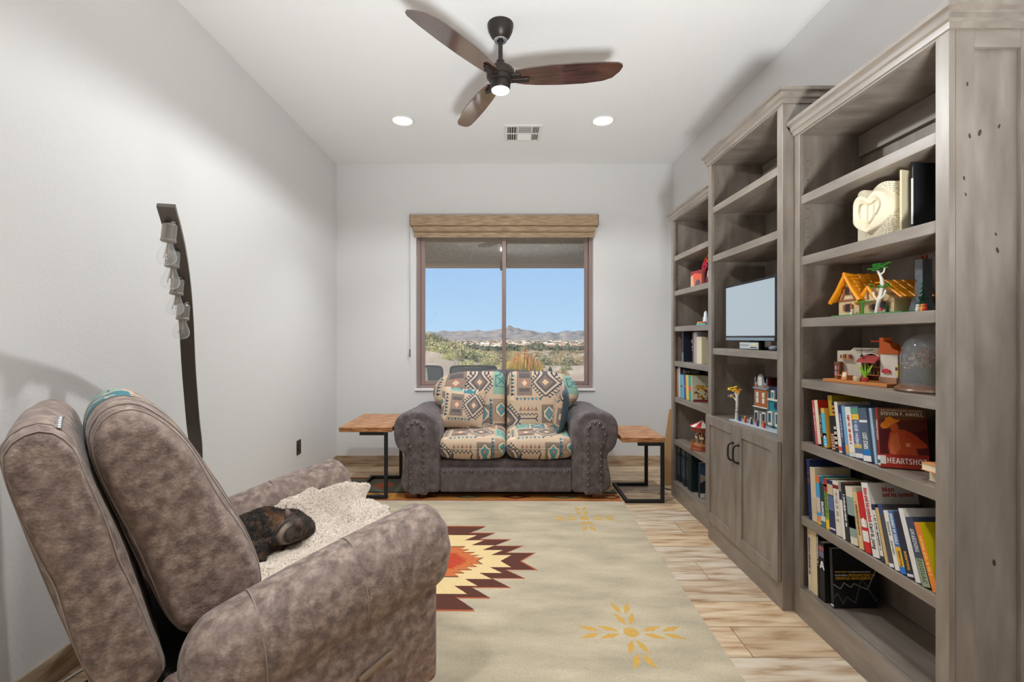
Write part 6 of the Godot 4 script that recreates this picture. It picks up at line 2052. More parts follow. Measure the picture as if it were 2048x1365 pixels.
func make_folded_book():
	var t := thing("folded_book_art", "open cream book with pages folded into a heart relief", "book art", Vector3(1.47, SHELVES[1] + 0.001, -1.79))
	part("cover_board", boxm(Vector3(0.004, 0.106, -0.012), Vector3(0.004, 0.212, 0.236), 0.0012), plain(rgb(232, 222, 196), 0.8), t)
	# page block: bulging leaves with a raised heart cut by the folds
	var W := 60; var H := 56
	var heart := func(u: float, v: float) -> float:
		var x := (u - 0.47) * 2.15; var y := (v - 0.56) * 2.45
		y = y * 1.05 - 0.35 * sqrt(absf(x)) + 0.2
		return 1.0 - sqrt(x * x + y * y)
	var im := Image.create(256, 256, false, Image.FORMAT_RGB8)
	im.fill(rgb(238, 228, 202))
	rng.seed = 90
	for line in 30:
		var x := 6
		while x < 246:
			var w := rng.randi_range(4, 14)
			for k in mini(w, 250 - x):
				var hv: float = heart.call((x + k) / 256.0, 1.0 - (line * 8.4 + 5) / 256.0)
				if hv < -0.02: im.fill_rect(Rect2i(x + k, int(line * 8.4 + 4), 1, 3), rgb(150, 140, 118))
			x += w + 4
	var g := []
	for j in H + 1:
		var row := []
		for i in W + 1:
			var u := float(i) / W; var v := float(j) / H
			var two := absf(sin(PI * u * 2.0))
			var out := 0.016 + 0.034 * sqrt(maxf(0.0, 1 - pow(2 * u - 1, 2.0))) + 0.006 * two
			var hv: float = heart.call(u, v)
			out += 0.020 * smoothstep(0.0, 0.14, hv) - 0.020 * smoothstep(0.3, 0.42, hv) + 0.016 * smoothstep(0.46, 0.58, hv) * (0.6 + 0.4 * sin(u * 40.0))
			out += 0.0012 * sin(u * 160.0) * smoothstep(0.0, 0.1, hv)
			var edge := minf(minf(u, 1 - u) * 9.0, 1.0)
			row.append([Vector3(0.002 - out * (0.25 + 0.75 * edge), 0.003 + v * (0.188 + 0.018 * two), lerpf(-0.122, 0.098, u)), Vector2(u, 1 - v)])
		g.append(row)
	var b := MB.new()
	b.smooth()
	for j in H:
		for i in W:
			var A = g[j][i]; var B = g[j][i + 1]; var C = g[j + 1][i + 1]; var D = g[j + 1][i]
			b.quad(A[0], B[0], C[0], D[0], A[1], B[1], C[1], D[1])
	b.flat()
	for i in W:   # close the head and foot
		b.quad(g[H][i][0], g[H][i + 1][0], Vector3(0.002, g[H][i + 1][0].y, g[H][i + 1][0].z), Vector3(0.002, g[H][i][0].y, g[H][i][0].z), Vector2.ZERO, Vector2.ZERO, Vector2.ZERO, Vector2.ZERO)
	part("folded_pages", b, printed(im, 0.9), t)
	b = MB.new()
	b.cbox(Vector3.ZERO, Vector3(0.125, 0.222, 0.007), 0.0015)
	part("turned_board", b, plain(rgb(226, 212, 176), 0.8), t, Transform3D(Basis(Vector3.UP, deg_to_rad(14)), Vector3(0.0, 0.1115, 0.117)))
	t = thing("tablet_stand", "thin dark tablet standing on edge beside the folded book", "tablet", Vector3(1.45, SHELVES[1] + 0.001, -1.622))
	b = MB.new()
	b.rbox(Vector3(0.035, 0.117, 0), Vector3(0.13, 0.234, 0.008), 0.0035, 2)
	part("body", b, plain(rgb(34, 36, 40), 0.35), t)
	part("edge_strip", boxm(Vector3(-0.0305, 0.10, 0), Vector3(0.002, 0.16, 0.007)), plain(rgb(214, 214, 210), 0.4), t)

func make_television():
	var t := thing("television", "small flat television on the bookcase shelf, its screen given a pale glow in place of a reflection", "television", Vector3(1.352, 1.232, -2.592), deg_to_rad(-1.0))
	var b := MB.new()
	b.rbox(Vector3(0.018, 0.215, 0), Vector3(0.034, 0.335, 0.56), 0.008, 3)
	part("housing", b, plain(rgb(24, 26, 30), 0.25), t)
	var scr := glow(rgb(205, 220, 228), 0.62)  # emission stands in for the bright wall mirrored in the dark screen
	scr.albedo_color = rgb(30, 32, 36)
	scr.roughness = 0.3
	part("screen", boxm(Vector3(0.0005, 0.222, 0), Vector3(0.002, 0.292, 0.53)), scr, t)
	part("bezel_strip", boxm(Vector3(0.0, 0.058, 0), Vector3(0.003, 0.016, 0.53), 0.0008), plain(rgb(150, 170, 184), 0.2, 0.5), t)
	part("stand_neck", boxm(Vector3(0.05, 0.05, 0), Vector3(0.04, 0.08, 0.09), 0.004), M.black, t)
	part("stand_base", boxm(Vector3(0.13, 0.006, 0), Vector3(0.17, 0.011, 0.34), 0.004), M.black, t)
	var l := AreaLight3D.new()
	l.name = "added_screen_fill"  # added light that carries the stand-in screen glow into the room
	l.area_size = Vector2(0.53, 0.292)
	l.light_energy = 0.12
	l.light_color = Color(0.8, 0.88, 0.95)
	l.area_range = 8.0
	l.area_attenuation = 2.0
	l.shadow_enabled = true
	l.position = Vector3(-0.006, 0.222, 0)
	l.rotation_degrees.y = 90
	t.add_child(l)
	t = thing("media_player", "silver fronted media box under the television", "media player", Vector3(1.352, 1.232, -2.60))
	part("case", boxm(Vector3(0.008, 0.0215, 0.02), Vector3(0.016, 0.04, 0.20), 0.002), M.black, t)
	part("front_plate", boxm(Vector3(-0.001, 0.0215, 0.02), Vector3(0.003, 0.036, 0.198), 0.001), plain(rgb(206, 212, 214), 0.3, 0.3), t)
	part("disc_tray", boxm(Vector3(-0.003, 0.024, -0.025), Vector3(0.002, 0.006, 0.09)), plain(rgb(150, 156, 160), 0.4), t)
	for k in 6:
		part("button", boxm(Vector3(-0.003, 0.012, 0.045 + k * 0.011), Vector3(0.002, 0.006, 0.006)), M.black, t)
	part("display_label", boxm(Vector3(-0.003, 0.028, 0.08), Vector3(0.002, 0.010, 0.05)), plain(rgb(226, 214, 170), 0.4), t)
	t = thing("computer_mouse", "small grey mouse at the shelf edge beside the media box", "mouse", Vector3(1.352, 1.232, -2.33))
	b = MB.new()
	b.ball(Vector3(0, 0.013, 0), Vector3(0.03, 0.013, 0.025), 8, 14)
	part("shell", b, plain(rgb(120, 128, 138), 0.3), t)

func make_townhouse():
	var t := thing("toy_townhouses", "toy brick townhouses in brown and teal with a yellow leaved tree", "toy model", Vector3(1.435, 0.801, -2.60), deg_to_rad(8))
	var b := MB.new()
	b.cbox(Vector3(0.02, 0.004, 0.0), Vector3(0.17, 0.008, 0.40), 0.001)
	part("base_plate", b, plain(rgb(196, 204, 212), 0.35), t)
	var grey := plain(rgb(152, 158, 166), 0.35); var brick := plain(rgb(178, 104, 58), 0.4); var white := plain(rgb(232, 228, 220), 0.35)
	var teal := plain(rgb(20, 142, 156), 0.35); var dred := plain(rgb(88, 24, 30), 0.35); var dark := plain(rgb(38, 42, 50), 0.3)
	# brown house
	var z := -0.02
	part("house_body", boxm(Vector3(0.055, 0.118, z), Vector3(0.09, 0.22, 0.115), 0.001), grey, t)
	part("brick_front", boxm(Vector3(0.009, 0.155, z), Vector3(0.004, 0.10, 0.10), 0.001), brick, t)
	part("shop_front", boxm(Vector3(0.008, 0.055, z), Vector3(0.006, 0.085, 0.11), 0.001), plain(rgb(120, 122, 126), 0.4), t)
	part("shop_sign", boxm(Vector3(0.003, 0.094, z), Vector3(0.006, 0.012, 0.09), 0.001), plain(rgb(66, 66, 44), 0.4), t)
	part("cornice", boxm(Vector3(0.006, 0.104, z), Vector3(0.012, 0.006, 0.118), 0.001), white, t)
	part("cornice", boxm(Vector3(0.006, 0.21, z), Vector3(0.012, 0.008, 0.118), 0.001), grey, t)
	var fc := Basis(Vector3(0, 0, 1), Vector3(0, 1, 0), Vector3(-1, 0, 0))
	b = MB.new()
	var gp := [Vector2(-0.05, 0.214), Vector2(0.05, 0.214), Vector2(0.05, 0.235), Vector2(0.03, 0.245)]
	for k in 9: gp.append(Vector2(0.026 * cos(PI * k / 8.0), 0.262 + 0.03 * sin(PI * k / 8.0)))
	gp.append_array([Vector2(-0.03, 0.245), Vector2(-0.05, 0.235)])
	b.prism(PackedVector2Array(gp), 0.006, Transform3D(fc, Vector3(0.012, 0, z)))
	part("gable", b, grey, t)
	part("gable_window", boxm(Vector3(0.004, 0.252, z), Vector3(0.003, 0.05, 0.03), 0.001), white, t)
	for s in [-1, 1]:
		part("gable_brick", boxm(Vector3(0.004, 0.225, z + s * 0.034), Vector3(0.003, 0.014, 0.02)), brick, t)
		b = MB.new()
		b.lathe([Vector2(0.004, 0.235), Vector2(0.004, 0.262), Vector2(0.001, 0.275), Vector2(0, 0.276)], Vector3(0.01, 0, z + s * 0.048), 8)
		part("finial", b, grey, t)
		for y in [0.0, 0.032]:
			part("window", boxm(Vector3(0.0055, 0.142 + y, z + s * 0.025), Vector3(0.004, 0.028, 0.02), 0.001), white, t)
		var wf := part("arched_window", boxm(Vector3(0.004, 0.05, z + s * 0.03), Vector3(0.004, 0.06, 0.026), 0.001), white, t)
		part("window_glass", boxm(Vector3(0.0025, 0.046, z + s * 0.03), Vector3(0.003, 0.05, 0.018)), dark, wf)
	b = MB.new()
	b.prism(PackedVector2Array([Vector2(-0.06, 0.0), Vector2(0.06, 0.0), Vector2(0.045, 0.045), Vector2(-0.045, 0.045)]), 0.075, Transform3D(fc, Vector3(0.1, 0.228, z)))
	part("roof", b, dred, t)
	# teal house
	z = 0.115
	part("teal_body", boxm(Vector3(0.05, 0.085, z), Vector3(0.09, 0.15, 0.13), 0.001), teal, t)
	b = MB.new()
	b.prism(PackedVector2Array([Vector2(-0.065, 0), Vector2(0.065, 0), Vector2(0.055, 0.06), Vector2(-0.055, 0.06)]), 0.07, Transform3D(fc, Vector3(0.09, 0.166, z)))
	part("mansard_roof", b, plain(rgb(28, 58, 104), 0.35), t)
	part("cornice", boxm(Vector3(0.002, 0.16, z), Vector3(0.014, 0.010, 0.134), 0.001), white, t)
	for s in [-1, 1]:
		var dm := part("dormer", boxm(Vector3(0.012, 0.188, z + s * 0.03 - 0.01), Vector3(0.012, 0.044, 0.026), 0.001), white, t)
		part("dormer_glass", boxm(Vector3(0.0055, 0.185, z + s * 0.03 - 0.01), Vector3(0.002, 0.03, 0.014)), teal, dm)
		var bw := part("bay_window", boxm(Vector3(-0.006, 0.06, z + s * 0.028 - 0.005), Vector3(0.02, 0.075, 0.034), 0.001), white, t)
		part("bay_glass", boxm(Vector3(-0.0165, 0.064, z + s * 0.028 - 0.005), Vector3(0.002, 0.05, 0.018)), plain(rgb(40, 96, 122), 0.3), bw)
	b = MB.new()
	b.lathe([Vector2(0, 0), Vector2(0.022, 0), Vector2(0.022, 0.004), Vector2(0, 0.004)], Vector3(0.004, 0.13, z), 16, turned(Vector3(0, 0, 1), 90))
	part("round_window", b, plain(rgb(30, 52, 84), 0.3), t)
	part("door_post", boxm(Vector3(-0.045, 0.045, 0.05), Vector3(0.006, 0.075, 0.006), 0.001), white, t)
	# tree with yellow leaves
	b = MB.new()
	b.tube(smooth_path([Vector3(-0.035, 0.008, -0.175), Vector3(-0.035, 0.06, -0.172), Vector3(-0.035, 0.11, -0.168), Vector3(-0.035, 0.15, -0.172), Vector3(-0.035, 0.185, -0.19)], 3), 0.008, 8)
	b.tube([Vector3(-0.035, 0.115, -0.168), Vector3(-0.035, 0.135, -0.195), Vector3(-0.035, 0.14, -0.21)], 0.005, 6)
	b.tube([Vector3(-0.035, 0.14, -0.168), Vector3(-0.035, 0.17, -0.155)], 0.005, 6)
	part("birch_trunk", b, white, t)
	for k in 2:
		b = MB.new()
		b.lathe([Vector2(0.0088, 0), Vector2(0.0088, 0.004)], Vector3(-0.035, 0.055 + k * 0.02, -0.172), 8)
		part("bark_band", b, dark, t)
	rng.seed = 17
	for q in [[0.19, -0.20, rgb(248, 206, 40), 16], [0.176, -0.156, rgb(232, 164, 36), 7], [0.142, -0.215, rgb(244, 178, 44), 8], [0.146, -0.205, rgb(54, 116, 196), 6]]:
		b = MB.new()
		for k in q[3]: b.ball(Vector3(-0.035 + rng.randf_range(-0.02, 0.02), q[0] + rng.randf_range(-0.014, 0.016), q[1] + rng.randf_range(-0.026, 0.022)), Vector3(0.009, 0.004, 0.010), 4, 7)
		part("leaves", b, plain(q[2], 0.4), t)
	var cs := [rgb(40, 70, 130), rgb(244, 200, 50), rgb(206, 46, 40), rgb(226, 226, 224), rgb(60, 60, 66), rgb(226, 120, 50)]
	for k in 9:
		b = MB.new()
		var p := Vector3(-0.045 + 0.016 * (k % 2), 0.008, -0.13 + k * 0.026)
		b.rbox(p + Vector3(0, 0.011, 0), Vector3(0.009, 0.022, 0.012), 0.002, 2)
		b.ball(p + Vector3(0, 0.028, 0), Vector3(0.0052, 0.006, 0.0052), 5, 8)
		part("street_ornament", b, plain(cs[k % 6], 0.4), t)

func make_far_shelf_things():
	# carousel
	var t := thing("toy_carousel", "small wooden carousel with red and white canopy", "toy model", Vector3(1.455, SHELVES[5] + 0.001, -3.43))
	var gold := plain(rgb(196, 122, 66), 0.35); var b := MB.new()
	b.lathe([Vector2(0, 0), Vector2(0.088, 0), Vector2(0.088, 0.012), Vector2(0.080, 0.016), Vector2(0.080, 0.034), Vector2(0, 0.034)], Vector3.ZERO, 24)
	part("round_base", b, plain(rgb(150, 76, 50), 0.4), t)
	b = MB.new()
	b.lathe([Vector2(0, 0.0342), Vector2(0.055, 0.0342), Vector2(0.055, 0.04), Vector2(0, 0.04)], Vector3.ZERO, 24)
	part("turntable", b, plain(rgb(222, 176, 120), 0.4), t)
	b = MB.new()
	b.lathe([Vector2(0.010, 0.04), Vector2(0.010, 0.165), Vector2(0, 0.165)], Vector3.ZERO, 10)
	part("centre_pole", b, gold, t)
	b = MB.new()
	b.lathe([Vector2(0, 0.135), Vector2(0.078, 0.135), Vector2(0.082, 0.17), Vector2(0, 0.17)], Vector3.ZERO, 24)
	part("valance", b, plain(rgb(126, 62, 42), 0.4), t)
	for s in 12:
		b = MB.new()
		b.flat()
		var a := TAU * s / 12; var a2 := TAU * (s + 1) / 12
		var p := Vector3(cos(a) * 0.09, 0.17, -sin(a) * 0.09); var q := Vector3(cos(a2) * 0.09, 0.17, -sin(a2) * 0.09)
		b.tri(p, q, Vector3(0, 0.215, 0))
		b.tri(q, p, Vector3(0, 0.168, 0))
		part("canopy_panel", b, plain(rgb(206, 40, 44) if s % 2 else rgb(232, 230, 224), 0.5), t)
	for s in 6:
		var a := TAU * s / 6
		var c := Vector3(cos(a) * 0.046, 0, sin(a) * 0.046)
		b = MB.new()
		b.tube([c + Vector3(0, 0.04, 0), c + Vector3(0, 0.136, 0)], 0.0018, 6)
		b.rbox(c + Vector3(0, 0.088, 0), Vector3(0.012, 0.016, 0.03), 0.005, 2, 1, Basis(Vector3.UP, -a))
		b.rbox(c + Basis(Vector3.UP, -a) * Vector3(0, 0.016, 0.014) + Vector3(0, 0.088, 0), Vector3(0.008, 0.02, 0.009), 0.003, 2, 1, Basis(Vector3.UP, -a))
		part("horse", b, plain(rgb(226, 196, 160), 0.4), t)
		b = MB.new()
		for k in 2: b.tube([Vector3(cos(a) * 0.084, 0.034 + k * 0.012, sin(a) * 0.084), Vector3(cos(a + 1.0) * 0.084, 0.034 + k * 0.012, sin(a + 1.0) * 0.084)], 0.0022, 5)
		b.tube([Vector3(cos(a) * 0.084, 0.014, sin(a) * 0.084), Vector3(cos(a) * 0.084, 0.062, sin(a) * 0.084)], 0.003, 5)
		part("railing", b, gold, t)

	# painted block with red blossoms behind
	t = thing("painted_block", "small block painted with red canyon shapes on the upper shelf", "painting", Vector3(1.435, SHELVES[1] + 0.001, -3.50), deg_to_rad(6))
	var im := Image.create(96, 96, false, Image.FORMAT_RGB8)
	im.fill(rgb(206, 112, 84))
	fillp(im, [Vector2(0, 0), Vector2(96, 0), Vector2(96, 26), Vector2(40, 12), Vector2(0, 24)], rgb(150, 40, 54))
	fillp(im, [Vector2(20, 24), Vector2(60, 14), Vector2(96, 40), Vector2(96, 70), Vector2(70, 46), Vector2(44, 52)], rgb(226, 92, 66))
	fillp(im, [Vector2(0, 30), Vector2(20, 22), Vector2(30, 96), Vector2(0, 96)], rgb(226, 176, 142))
	fillp(im, [Vector2(36, 96), Vector2(46, 58), Vector2(70, 52), Vector2(86, 66), Vector2(90, 96)], rgb(104, 78, 88))
	b = MB.new()
	b.cbox(Vector3(0.012, 0.063, 0), Vector3(0.022, 0.126, 0.16), 0.001)
	part("block", b, plain(rgb(190, 104, 84), 0.6), t)
	b = MB.new()
	b.flat()
	b.quad(Vector3(0.0006, 0.001, -0.079), Vector3(0.0006, 0.001, 0.079), Vector3(0.0006, 0.125, 0.079), Vector3(0.0006, 0.125, -0.079))
	part("picture", b, printed(im, 0.5), t)
	t = thing("red_blossom_ornament", "red and orange blossom ornament above the painted block", "ornament", Vector3(1.50, SHELVES[1] + 0.001, -3.43))
	b = MB.new()
	b.lathe([Vector2(0, 0), Vector2(0.03, 0), Vector2(0.036, 0.03), Vector2(0.02, 0.09), Vector2(0.014, 0.13), Vector2(0, 0.13)], Vector3.ZERO, 16)
	part("vase", b, plain(rgb(110, 26, 50), 0.2), t)
	rng.seed = 23
	for q in [[Vector3(-0.02, 0.148, 0.0), rgb(196, 22, 62), 0.05, 0], [Vector3(-0.015, 0.186, 0.01), rgb(232, 92, 30), 0.042, 1], [Vector3(-0.01, 0.208, 0.03), rgb(236, 196, 60), 0.028, 2]]:
		b = MB.new()
		for k in 9:
			var a := TAU * k / 9
			var d := Vector3(-0.4, cos(a), sin(a)).normalized()
			b.ball(q[0] + d * q[2] * 0.55, Vector3(0.006, q[2] * 0.5, q[2] * 0.22), 5, 8, Basis(Vector3(1, 0, 0), -a + PI))
		part("blossom", b, plain(q[1], 0.35), t)
	# little white spire on a coloured base
	t = thing("toy_lighthouse", "tiny white tower toy on a bright coloured base", "toy model", Vector3(1.44, SHELVES[2] + 0.001, -3.34))
	b = MB.new()
	b.lathe([Vector2(0, 0.012), Vector2(0.022, 0.012), Vector2(0.016, 0.06), Vector2(0.013, 0.066), Vector2(0.013, 0.085), Vector2(0.004, 0.1), Vector2(0, 0.101)], Vector3.ZERO, 14)
	part("tower", b, plain(rgb(222, 228, 232), 0.4), t)
	part("base_plate", boxm(Vector3(0, 0.006, -0.02), Vector3(0.06, 0.011, 0.15), 0.002), plain(rgb(86, 178, 190), 0.4), t)
	for k in 5:
		b = MB.new()
		b.rbox(Vector3(-0.018, 0.018, -0.08 + k * 0.027), Vector3(0.016, 0.014, 0.018), 0.004, 2)
		part("coloured_brick", b, plain([rgb(240, 196, 60), rgb(226, 110, 60), rgb(232, 150, 60), rgb(150, 90, 60), rgb(226, 80, 60)][k], 0.4), t)

# ---------------------------------------------------------------- outside the window
func interp(tab: Array, x: float) -> float:
	if x <= tab[0][0]: return tab[0][1]
	for i in tab.size() - 1:
		if x <= tab[i + 1][0]:
			return lerpf(tab[i][1], tab[i + 1][1], (x - tab[i][0]) / (tab[i + 1][0] - tab[i][0]))
	return tab[-1][1]

var land_noise: FastNoiseLite

func land(x: float, d: float) -> float:
	var tab := [[5.0, -0.16], [8.5, -0.16], [12, -0.24], [20, -0.42], [40, -1.07], [80, -2.3], [150, -4.2], [300, -7.7], [700, -15.3], [1500, -21.0], [3000, -21.0], [6500, -16.0]]
	var h := interp(tab, d)
	var s := x / d
	# knoll rising beyond the terrace on one side
	h += 2.7 * smoothstep(-0.01, -0.19, s) * smoothstep(22.0, 50.0, d) * smoothstep(130.0, 62.0, d)
	h += 0.55 * smoothstep(-0.02, -0.16, s) * smoothstep(9.0, 14.0, d) * smoothstep(40.0, 20.0, d)
	h += land_noise.get_noise_2d(x * 0.8, d * 0.8) * clampf(d * 0.006, 0.03, 1.2)
	return h

func shrub_mesh(sd: int, r: Vector3, n: int, leaf: float, dark: Color, light: Color) -> ArrayMesh:
	rng.seed = sd
	var b := MB.new()
	b.flat()
	for k in n:
		var d := Vector3(rng.randfn(), absf(rng.randfn()) * 0.9, rng.randfn()).normalized()
		var q := pow(rng.randf(), 0.4)
		var lump := 0.78 + 0.3 * sin(d.x * 5.0 + sd) * cos(d.z * 4.0 + sd * 2.0)
		var p := Vector3(d.x * r.x, d.y * r.y, d.z * r.z) * q * lump + Vector3(0, r.y * 0.05, 0)
		var a := Vector3(rng.randfn(), rng.randfn() + 0.8, rng.randfn()).normalized()
		var s := a.cross(Vector3(rng.randfn(), rng.randfn(), rng.randfn())).normalized()
		b.col(dark.lerp(light, rng.randf()))
		var l := leaf * rng.randf_range(0.6, 1.4)
		b.tri(p - s * l * 0.4, p + s * l * 0.4, p + a * l)
	return b.done()

func make_outdoors():
	land_noise = noise(FastNoiseLite.TYPE_SIMPLEX, 0.05, 3, 61)
	var vc := StandardMaterial3D.new()
	vc.vertex_color_use_as_albedo = true
	vc.roughness = 0.95
	var leafy: StandardMaterial3D = vc.duplicate()
	leafy.backlight_enabled = true
	leafy.backlight = Color(0.35, 0.38, 0.2)
	# ground fan from the terrace to the valley
	var ds := [4.9, 6, 7.4, 8.6, 10, 11.5, 13.5, 16, 19, 23, 28, 34, 41, 49, 58, 68, 80, 95, 115, 140, 175, 220, 290, 380, 500, 680, 900, 1200, 1600, 2200, 3000, 4200, 6500]
	var cols := 64
	var g := []
	var cn := noise(FastNoiseLite.TYPE_SIMPLEX, 0.35, 4, 63)
	for d: float in ds:
		var row := []
		for c in cols + 1:
			var s := lerpf(-0.62, 0.62, float(c) / cols)
			var x := s * d
			var v := cn.get_noise_2d(s * 90.0, log(d) * 22.0)
			var col := Color(0.25, 0.18, 0.115).lerp(Color(0.38, 0.30, 0.215), 0.5 + v)
			row.append([Vector3(x, land(x, d), -d), col])
		g.append(row)
	var b := MB.new()
	b.smooth()
	for i in g.size() - 1:
		for c in cols:
			for e in [[i, c], [i + 1, c + 1], [i, c + 1], [i, c], [i + 1, c], [i + 1, c + 1]]:
				b.col(g[e[0]][e[1]][1])
				b.v(g[e[0]][e[1]][0], Vector2.ZERO)
	struct("ground_outside", b, vc)
	# mountains along the horizon, as read off the ridge line
	var ridge := [[845, 668], [862, 664], [872, 665], [887, 661.2], [900, 665], [920, 662], [931, 663.4], [951, 661.2], [971, 663.4], [989, 660], [1003, 658.8], [1013, 657.5], [1015.5, 651], [1023.5, 651.4], [1026, 656], [1036, 656], [1043, 659.6], [1063, 661.5], [1083, 666.6], [1097, 664.8], [1112, 667], [1133, 661.2], [1144, 663.4], [1175, 662]]
	var mn := noise(FastNoiseLite.TYPE_SIMPLEX, 0.0022, 5, 65)
	b = MB.new()
	b.smooth()
	var mg := []
	for j in 15:
		var f := j / 14.0
		var d := lerpf(3600.0, 6300.0, f)
		var row := []
		for c in 241:
			var pxx := lerpf(560.0, 1460.0, c / 240.0)
			var q := pxx
			if q < 845: q = 845 + fmod(845 - q, 330.0)
			if q > 1175: q = 1175 - fmod(q - 1175, 330.0)
			var hr := EYE + (CY - interp(ridge, q)) * 6300.0 / FOC
			var x := (pxx - CX) * d / FOC
			var hh := lerpf(-20.0, hr, pow(f, 1.15)) + (mn.get_noise_2d(x, d * 1.3) * 62.0 * sin(PI * f) if f < 1.0 else 0.0)
			var v := mn.get_noise_2d(x * 3.0 + 999.0, d * 3.0)
			row.append([Vector3(x, hh, -d), Color(0.115, 0.108, 0.105).lerp(Color(0.215, 0.185, 0.16), 0.5 + v * 1.4)])
		mg.append(row)
	for j in 14:
		for c in 240:
			for e in [[j, c], [j + 1, c + 1], [j, c + 1], [j, c], [j + 1, c], [j + 1, c + 1]]:
				b.col(mg[e[0]][e[1]][1])
				b.v(mg[e[0]][e[1]][0], Vector2.ZERO)
	struct("mountains", b, vc)

	# terrace: slab, roof with beam
	struct("terrace_floor", boxm(Vector3(0, -0.1, -6.15), Vector3(9, 0.16, 2.55)), M.stucco)
	var soffit := boxm(Vector3(0, 3.0, -6.2), Vector3(9, 0.16, 2.7))
	struct("terrace_roof", soffit, plain(rgb(206, 196, 180), 0.9))
	var by := EYE + (CY - 534.0) * 7.4 / FOC
	struct("terrace_beam", boxm(Vector3(0, (by + 3.06) / 2 + 0.02, -7.42), Vector3(9, 3.06 - by - 0.04, 0.22), 0.01), M.stucco)
	struct("trim_2", boxm(Vector3(0, by + 0.02, -7.42), Vector3(9, 0.045, 0.26), 0.005), plain(rgb(186, 160, 130), 0.8))

	# terrace chairs
	var tub := plain(rgb(88, 92, 94), 0.6); var sling := plain(rgb(126, 130, 128), 0.8)
	var chair := thing("terrace_chair", "dark grey terrace chair with curved sling back beyond the loveseat middle", "chair", px(950, 760, 6.3) * Vector3(1, 0, 1) + Vector3(0, -0.018, 0), 0, "terrace chairs outside the window")
	var hw := 0.30
	for s in [-1, 1]:
		b = MB.new()
		b.tube(smooth_path([Vector3(s * hw, 0.0, 0.25), Vector3(s * hw, 0.42, 0.22), Vector3(s * hw, 0.75, 0.26), Vector3(s * hw * 0.99, 0.90, 0.29)], 5), 0.014, 8)
		part("rear_leg", b, tub, chair)
		b = MB.new()
		b.tube(smooth_path([Vector3(s * hw, 0.0, -0.28), Vector3(s * hw, 0.60, -0.26), Vector3(s * hw, 0.63, -0.2), Vector3(s * hw, 0.62, 0.2)], 5), 0.014, 8)
		part("front_leg", b, tub, chair)
	b = MB.new()
	b.tube(smooth_path([Vector3(-hw, 0.84, 0.275), Vector3(-hw * 0.97, 0.915, 0.292), Vector3(-hw * 0.8, 0.94, 0.297), Vector3(0, 0.945, 0.3), Vector3(hw * 0.8, 0.94, 0.297), Vector3(hw * 0.97, 0.915, 0.292), Vector3(hw, 0.84, 0.275)], 5), 0.014, 8)
	part("top_rail", b, tub, chair)
	part("seat", boxm(Vector3(0, 0.42, -0.02), Vector3(hw * 2 - 0.02, 0.03, 0.52), 0.01), sling, chair)
	b = MB.new()
	b.rbox(Vector3(0, 0.68, 0.262), Vector3(hw * 2 - 0.02, 0.50, 0.012), 0.005, 2, 1, turned(Vector3(1, 0, 0), 7))
	part("sling_back", b, sling, chair)
	again(chair, px(846, 760, 6.3) * Vector3(1, 0, 1) + Vector3(0, -0.018, 0), 0, "dark grey terrace chair half hidden by the window frame")

	# plants close to the terrace
	var fire := thing("firestick_plant", "firestick plant with green stems and red orange tips outside the window", "plant", px(1046, 760, 10.2) * Vector3(1, 0, 1) + Vector3(0, -0.25, 0))
	rng.seed = 301
	b = MB.new()
	b.smooth()
	for k in 700:
		var a := rng.randf() * TAU; var r := sqrt(rng.randf()) * 0.34
		var p := Vector3(cos(a) * r * 0.9, 0, sin(a) * r * 0.7)
		var lean := Vector3(cos(a) * r * 0.55 + rng.randfn() * 0.05, 1.0, sin(a) * r * 0.4 + rng.randfn() * 0.05).normalized()
		var h := (1.4 - r * 1.45) * rng.randf_range(0.62, 1.05)
		var s := Vector3(-sin(a + rng.randf()), 0, cos(a + rng.randf())) * 0.0055
		var base_c := Color(0.20, 0.26, 0.04).lerp(Color(0.42, 0.42, 0.07), rng.randf())
		var tip_c := Color(0.50, 0.14, 0.05) if rng.randf() < 0.62 else Color(0.55, 0.42, 0.10)
		for seg in 3:
			var y0 := h * seg / 3.0; var y1 := h * (seg + 1) / 3.0
			var c0 := base_c.lerp(tip_c, smoothstep(0.6, 1.15, y0)); var c1 := base_c.lerp(tip_c, smoothstep(0.6, 1.15, y1))
			for side in 2:
				var sv := s if side == 0 else Vector3(s.z, 0, -s.x)
				b.col(c0); b.v(p + lean * y0 - sv, Vector2.ZERO)
				b.col(c1); b.v(p + lean * y1 + sv * 0.8, Vector2.ZERO)
				b.col(c0); b.v(p + lean * y0 + sv, Vector2.ZERO)
				b.col(c0); b.v(p + lean * y0 - sv, Vector2.ZERO)
				b.col(c1); b.v(p + lean * y1 - sv * 0.8, Vector2.ZERO)
				b.col(c1); b.v(p + lean * y1 + sv * 0.8, Vector2.ZERO)
	part("stems", b, leafy, fire)

	var ribbed := func(h: float, r: float) -> MB:
		var m := MB.new()
		var rings := []
		for j in 13:
			var f := j / 12.0
			var rr := r * (1.0 if f < 0.86 else sqrt(maxf(0.02, 1.0 - pow((f - 0.86) / 0.14, 2.0)))) * (0.9 + 0.1 * sin(f * 3.0))
			var ring := []
			for k in 28: ring.append(Vector3(cos(TAU * k / 28) * rr * (1.0 if k % 2 else 0.82), h * f, sin(TAU * k / 28) * rr * (1.0 if k % 2 else 0.82)))
			rings.append(ring)
		m.loft(rings)
		return m
	var cactus_m := plain(rgb(104, 122, 78), 0.8)
	var c1 := thing("saguaro_cactus", "small ribbed saguaro cactus close to the window beside dry brush", "cactus", px(1100.5, 760, 9.6) * Vector3(1, 0, 1) + Vector3(0, -0.25, 0))
	part("stem", ribbed.call(0.95, 0.05), cactus_m, c1)
